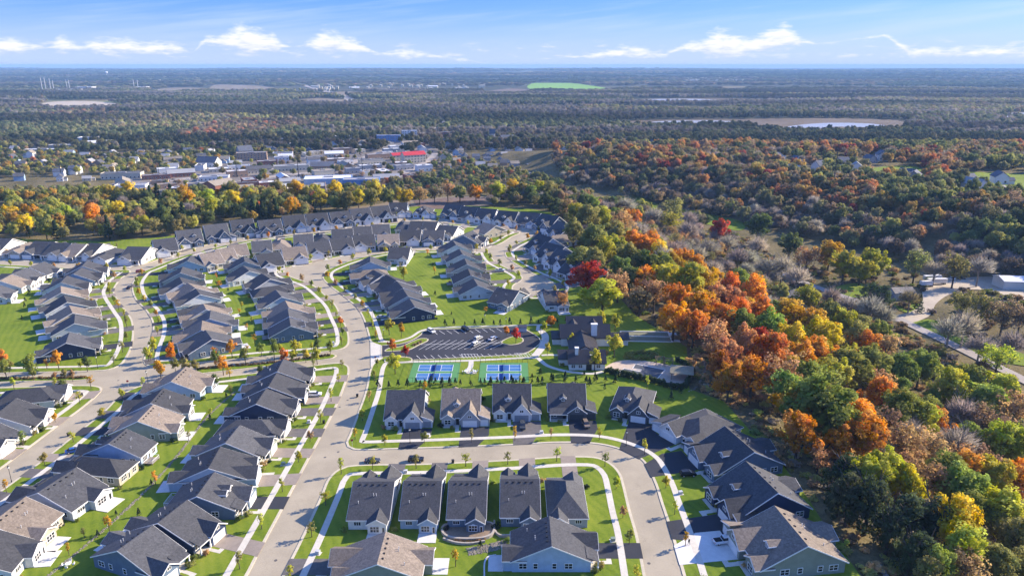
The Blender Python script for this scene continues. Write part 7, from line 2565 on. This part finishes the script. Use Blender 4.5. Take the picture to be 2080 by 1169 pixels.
# utility boxes, bins, mailboxes
M_UTIL = mat('utility_green', (0.20, 0.25, 0.20), 0.6, 0.1)
for i, (u, v, mm) in enumerate(((646, 1124, M_PIPE), (1245, 1098, M_UTIL), (576, 944, M_UTIL), (870, 886, M_PIPE), (1100, 880, M_PIPE), (628, 858, M_PIPE), (69, 873, M_PIPE), (824, 960, M_PIPE), (1382, 1003, M_PIPE), (677, 698, M_PIPE))):
    p = G2(u, v)
    o = empty('utility_box', (p.x, p.y, BZ), rnd.uniform(-.3, .3))
    tag(o, '%s utility cabinet on the grass %s' % ('green' if mm is M_UTIL else 'pale', ['by the lower main street walk', 'inside the road bend walk', 'between two tan drives on main street', 'between two black drives on the curved road', 'left of the bronze car', 'beside a main street drive', 'between tan drives on the left street', 'behind the first row walk', 'between drives outside the bend', 'at the boulevard corner'][i]), 'utility box')
    MB().box(-.5, .5, -.4, .4, 0, .8).build('cabinet', mm, o)
    MB().box(-.55, .55, -.45, .45, .8, .9).build('lid', mm, o)
    MB().box(-.8, .8, -.7, .7, -.05, .06).build('pad', M_CONC, o)
for i, (u, v) in enumerate(((920, 940), (658, 860), (726, 806), (140, 885))):
    p = G2(u, v)
    o = empty('wheeled_bin', (p.x, p.y, BZ if i else BZ * .5), rnd.uniform(-.3, .3))
    tag(o, 'black wheeled bin %s' % ['at the kerb of the curved road', 'on the main street verge', 'at the edge of main street', 'beside the red sapling on the left street'][i], 'bin')
    frustum(MB(), -.3, .3, .32, .06, -.36, .36, .38, 1.0)
    mb = MB()
    frustum(mb, -.3, .3, .32, .06, -.36, .36, .38, 1.0)
    mb.build('bin_body', M_DARK, o)
    MB().box(-.4, .42, -.42, .42, 1.0, 1.1).build('lid', M_DARK, o)
    for yy in (-.3, .3):
        MB().tube((-.3, yy - .04, .12), (-.3, yy + .04, .12), .12, .12, 8).build('wheel', M_TYRE, o)
# shelter beside the car park
p = G2(1061, 672)
o = empty('trash_enclosure', (p.x, p.y, BZ))
tag(o, 'small pale block enclosure with dark flat roof beside the car park', 'enclosure')
MB().box(-1.9, 1.9, -1.6, 1.6, 0, 2.1).build('wall', M_CLUBW, o)
MB().box(-2.1, 2.1, -1.8, 1.8, 2.1, 2.3).build('roof', M_METALROOF, o)
MB().box(-1.5, 1.5, -1.68, -1.58, 0.1, 1.9).build('gate', M_PIPE, o)
# patios: tables, chairs, parasols, grills
M_CHAIRD = mat('dark_wicker', (0.03, 0.028, 0.026), 0.8, 0.2)
M_TURQ = mat('turquoise_canvas', (0.18, 0.48, 0.46), 0.8, 0.1)
_seat = MB().box(-.25, .25, -.25, .25, .38, .46).mesh('seat')
_back = MB().box(-.25, .25, .2, .27, .46, .95).mesh('backrest')
_leg = MB().box(-.03, .03, -.03, .03, 0, .38).mesh('leg')


def patio_set(u, v, zz, chair_m, rz, where, n=4, parasol=None):
    p = G2(u, v)
    t = empty('patio_table', (p.x, p.y, zz), R(rz))
    tag(t, 'patio table ' + where, 'table')
    MB().lathe([(.7, .68), (.72, .7), (.7, .74)], 12).build('table_top', chair_m, t)
    MB().tube((0, 0, 0), (0, 0, .7), .06, .06, 6).build('leg', M_DARK, t)
    for i in range(n):
        a = R(rz) + i * 2 * math.pi / n
        c = empty('patio_chair', (p.x + math.cos(a) * 1.1, p.y + math.sin(a) * 1.1, zz), a - math.pi / 2)
        tag(c, 'patio chair at the table ' + where, 'chair', 'chairs at the table ' + where)
        link('seat', _seat, c, chair_m)
        link('backrest', _back, c, chair_m)
        for sx in (-.2, .2):
            for sy in (-.2, .2):
                link('leg', _leg, c, M_DARK, (sx, sy, 0))
    if parasol:
        q = empty('parasol', (p.x, p.y, zz))
        tag(q, '%s parasol over the patio table %s' % parasol[1:] , 'parasol')
        MB().tube((0, 0, .2), (0, 0, 2.5), .04, .04, 6).build('pole', M_PIPE, q)
        MB().lathe([(1.5, 1.95), (1.2, 2.2), (.6, 2.45), (.03, 2.6)], 8).build('canopy', parasol[0], q)


patio_set(270, 951, BZ + .12, M_CHAIRD, 20, 'behind the beige hipped house on the swale')
patio_set(140, 1150, BZ + .12, M_WHITE, 10, 'behind the last white house on the swale')
patio_set(1178, 1050, BZ + .15, M_WHITE, 15, 'behind the grey hipped house inside the bend')
patio_set(962, 1077, BZ + .5, M_CHAIRD, 40, 'on the sunken terrace', 4, (M_WHITE, 'white folded', 'on the sunken terrace'))
patio_set(1078, 1068, BZ + .13, M_CHAIRD, 40, 'behind the fourth house of the inner row', 3, (M_WHITE, 'wide white', 'behind the fourth inner house'))
patio_set(272, 932, BZ + .12, M_PIPE, 30, 'behind the light blue house on the swale', 3, (M_TURQ, 'turquoise', 'behind the light blue house'))
patio_set(121, 1070, BZ + .12, M_CHAIRD, 0, 'behind the beige brown-roofed house', 3)
patio_set(946, 757, AZ + .08, M_WHITE, 0, 'on the seating spot beside the street-side courts')
patio_set(964, 757, AZ + .08, M_WHITE, 30, 'on the seating spot beside the clubhouse-side courts')
for i, (u, v) in enumerate(((772, 1074), (165, 806), (908, 1078))):
    p = G2(u, v)
    o = empty('grill', (p.x, p.y, BZ + .12), rnd.uniform(0, 3))
    tag(o, 'black covered grill %s' % ['on the patio of the white inner house', 'behind the first brown-roofed house', 'at the corner of the sunken terrace'][i], 'grill')
    MB().box(-.65, .65, -.35, .35, .1, .9).build('cart', M_DARK, o)
    MB().prism([(-.35, .9), (.35, .9), (.3, 1.15), (0, 1.28), (-.3, 1.15)], -.6, .6, 'x').build('lid', M_DARK, o)
# a walker on the sidewalk of the bend
p = G2(1399, 1106)
pm = bpy.data.meshes.new('person')
jv = [(0, 0, .95), (0, .02, 1.2), (0, .0, 1.42), (0, -.01, 1.54), (0, -.02, 1.66), (.10, .02, .92), (.12, -.16, .5), (.12, -.10, .08), (.12, -.22, .04), (-.10, .02, .92), (-.12, .14, .5), (-.12, .30, .12), (-.12, .22, .05),
      (.19, 0, 1.40), (.27, .10, 1.12), (.26, -.02, .90), (.26, -.06, .82), (-.19, 0, 1.40), (-.27, -.08, 1.12), (-.25, -.24, .95), (-.25, -.30, .90)]
je = [(0, 1), (1, 2), (2, 3), (3, 4), (0, 5), (5, 6), (6, 7), (7, 8), (0, 9), (9, 10), (10, 11), (11, 12), (2, 13), (13, 14), (14, 15), (15, 16), (2, 17), (17, 18), (18, 19), (19, 20)]
pm.from_pydata(jv, je, [])
po = bpy.data.objects.new('person', pm)
COL.objects.link(po)
po.location = (p.x, p.y, BZ + .05)
po.rotation_euler = (0, 0, R(195))
pm.materials.append(mat('dark_clothes', (0.018, 0.018, 0.022), 0.9, 0.2))
tag(po, 'person in dark clothes walking along the sidewalk by the pale drive', 'person')
md = po.modifiers.new('skin', 'SKIN')
rad = [.15, .17, .15, .065, .11, .11, .085, .05, .045, .11, .085, .05, .045, .075, .05, .04, .035, .075, .05, .04, .035]
for i, q in enumerate(pm.skin_vertices[0].data):
    q.radius = (rad[i], rad[i])
    q.use_root = (i == 0)
md = po.modifiers.new('smooth', 'SUBSURF')
md.levels = md.render_levels = 1
# ------------------------------------------------------------------ the air
hz = MB().box(-26600, 26600, -4600, 27600, -31, 124).mesh('haze')
ho = bpy.data.objects.new('haze', hz)
COL.objects.link(ho)
hm = bpy.data.materials.new('haze_air')
hm.use_nodes = True
ht = hm.node_tree
ht.nodes.clear()
pv = ht.nodes.new('ShaderNodeVolumePrincipled')
pv.inputs['Color'].default_value = (0.36, 0.62, 1.0, 1)
pv.inputs['Density'].default_value = 0.000065
pv.inputs['Anisotropy'].default_value = 0.0
mo = ht.nodes.new('ShaderNodeOutputMaterial')
ht.links.new(pv.outputs[0], mo.inputs['Volume'])
hz.materials.append(hm)
tag(ho, 'pale blue autumn haze over the plain', 'haze', None, 'stuff')
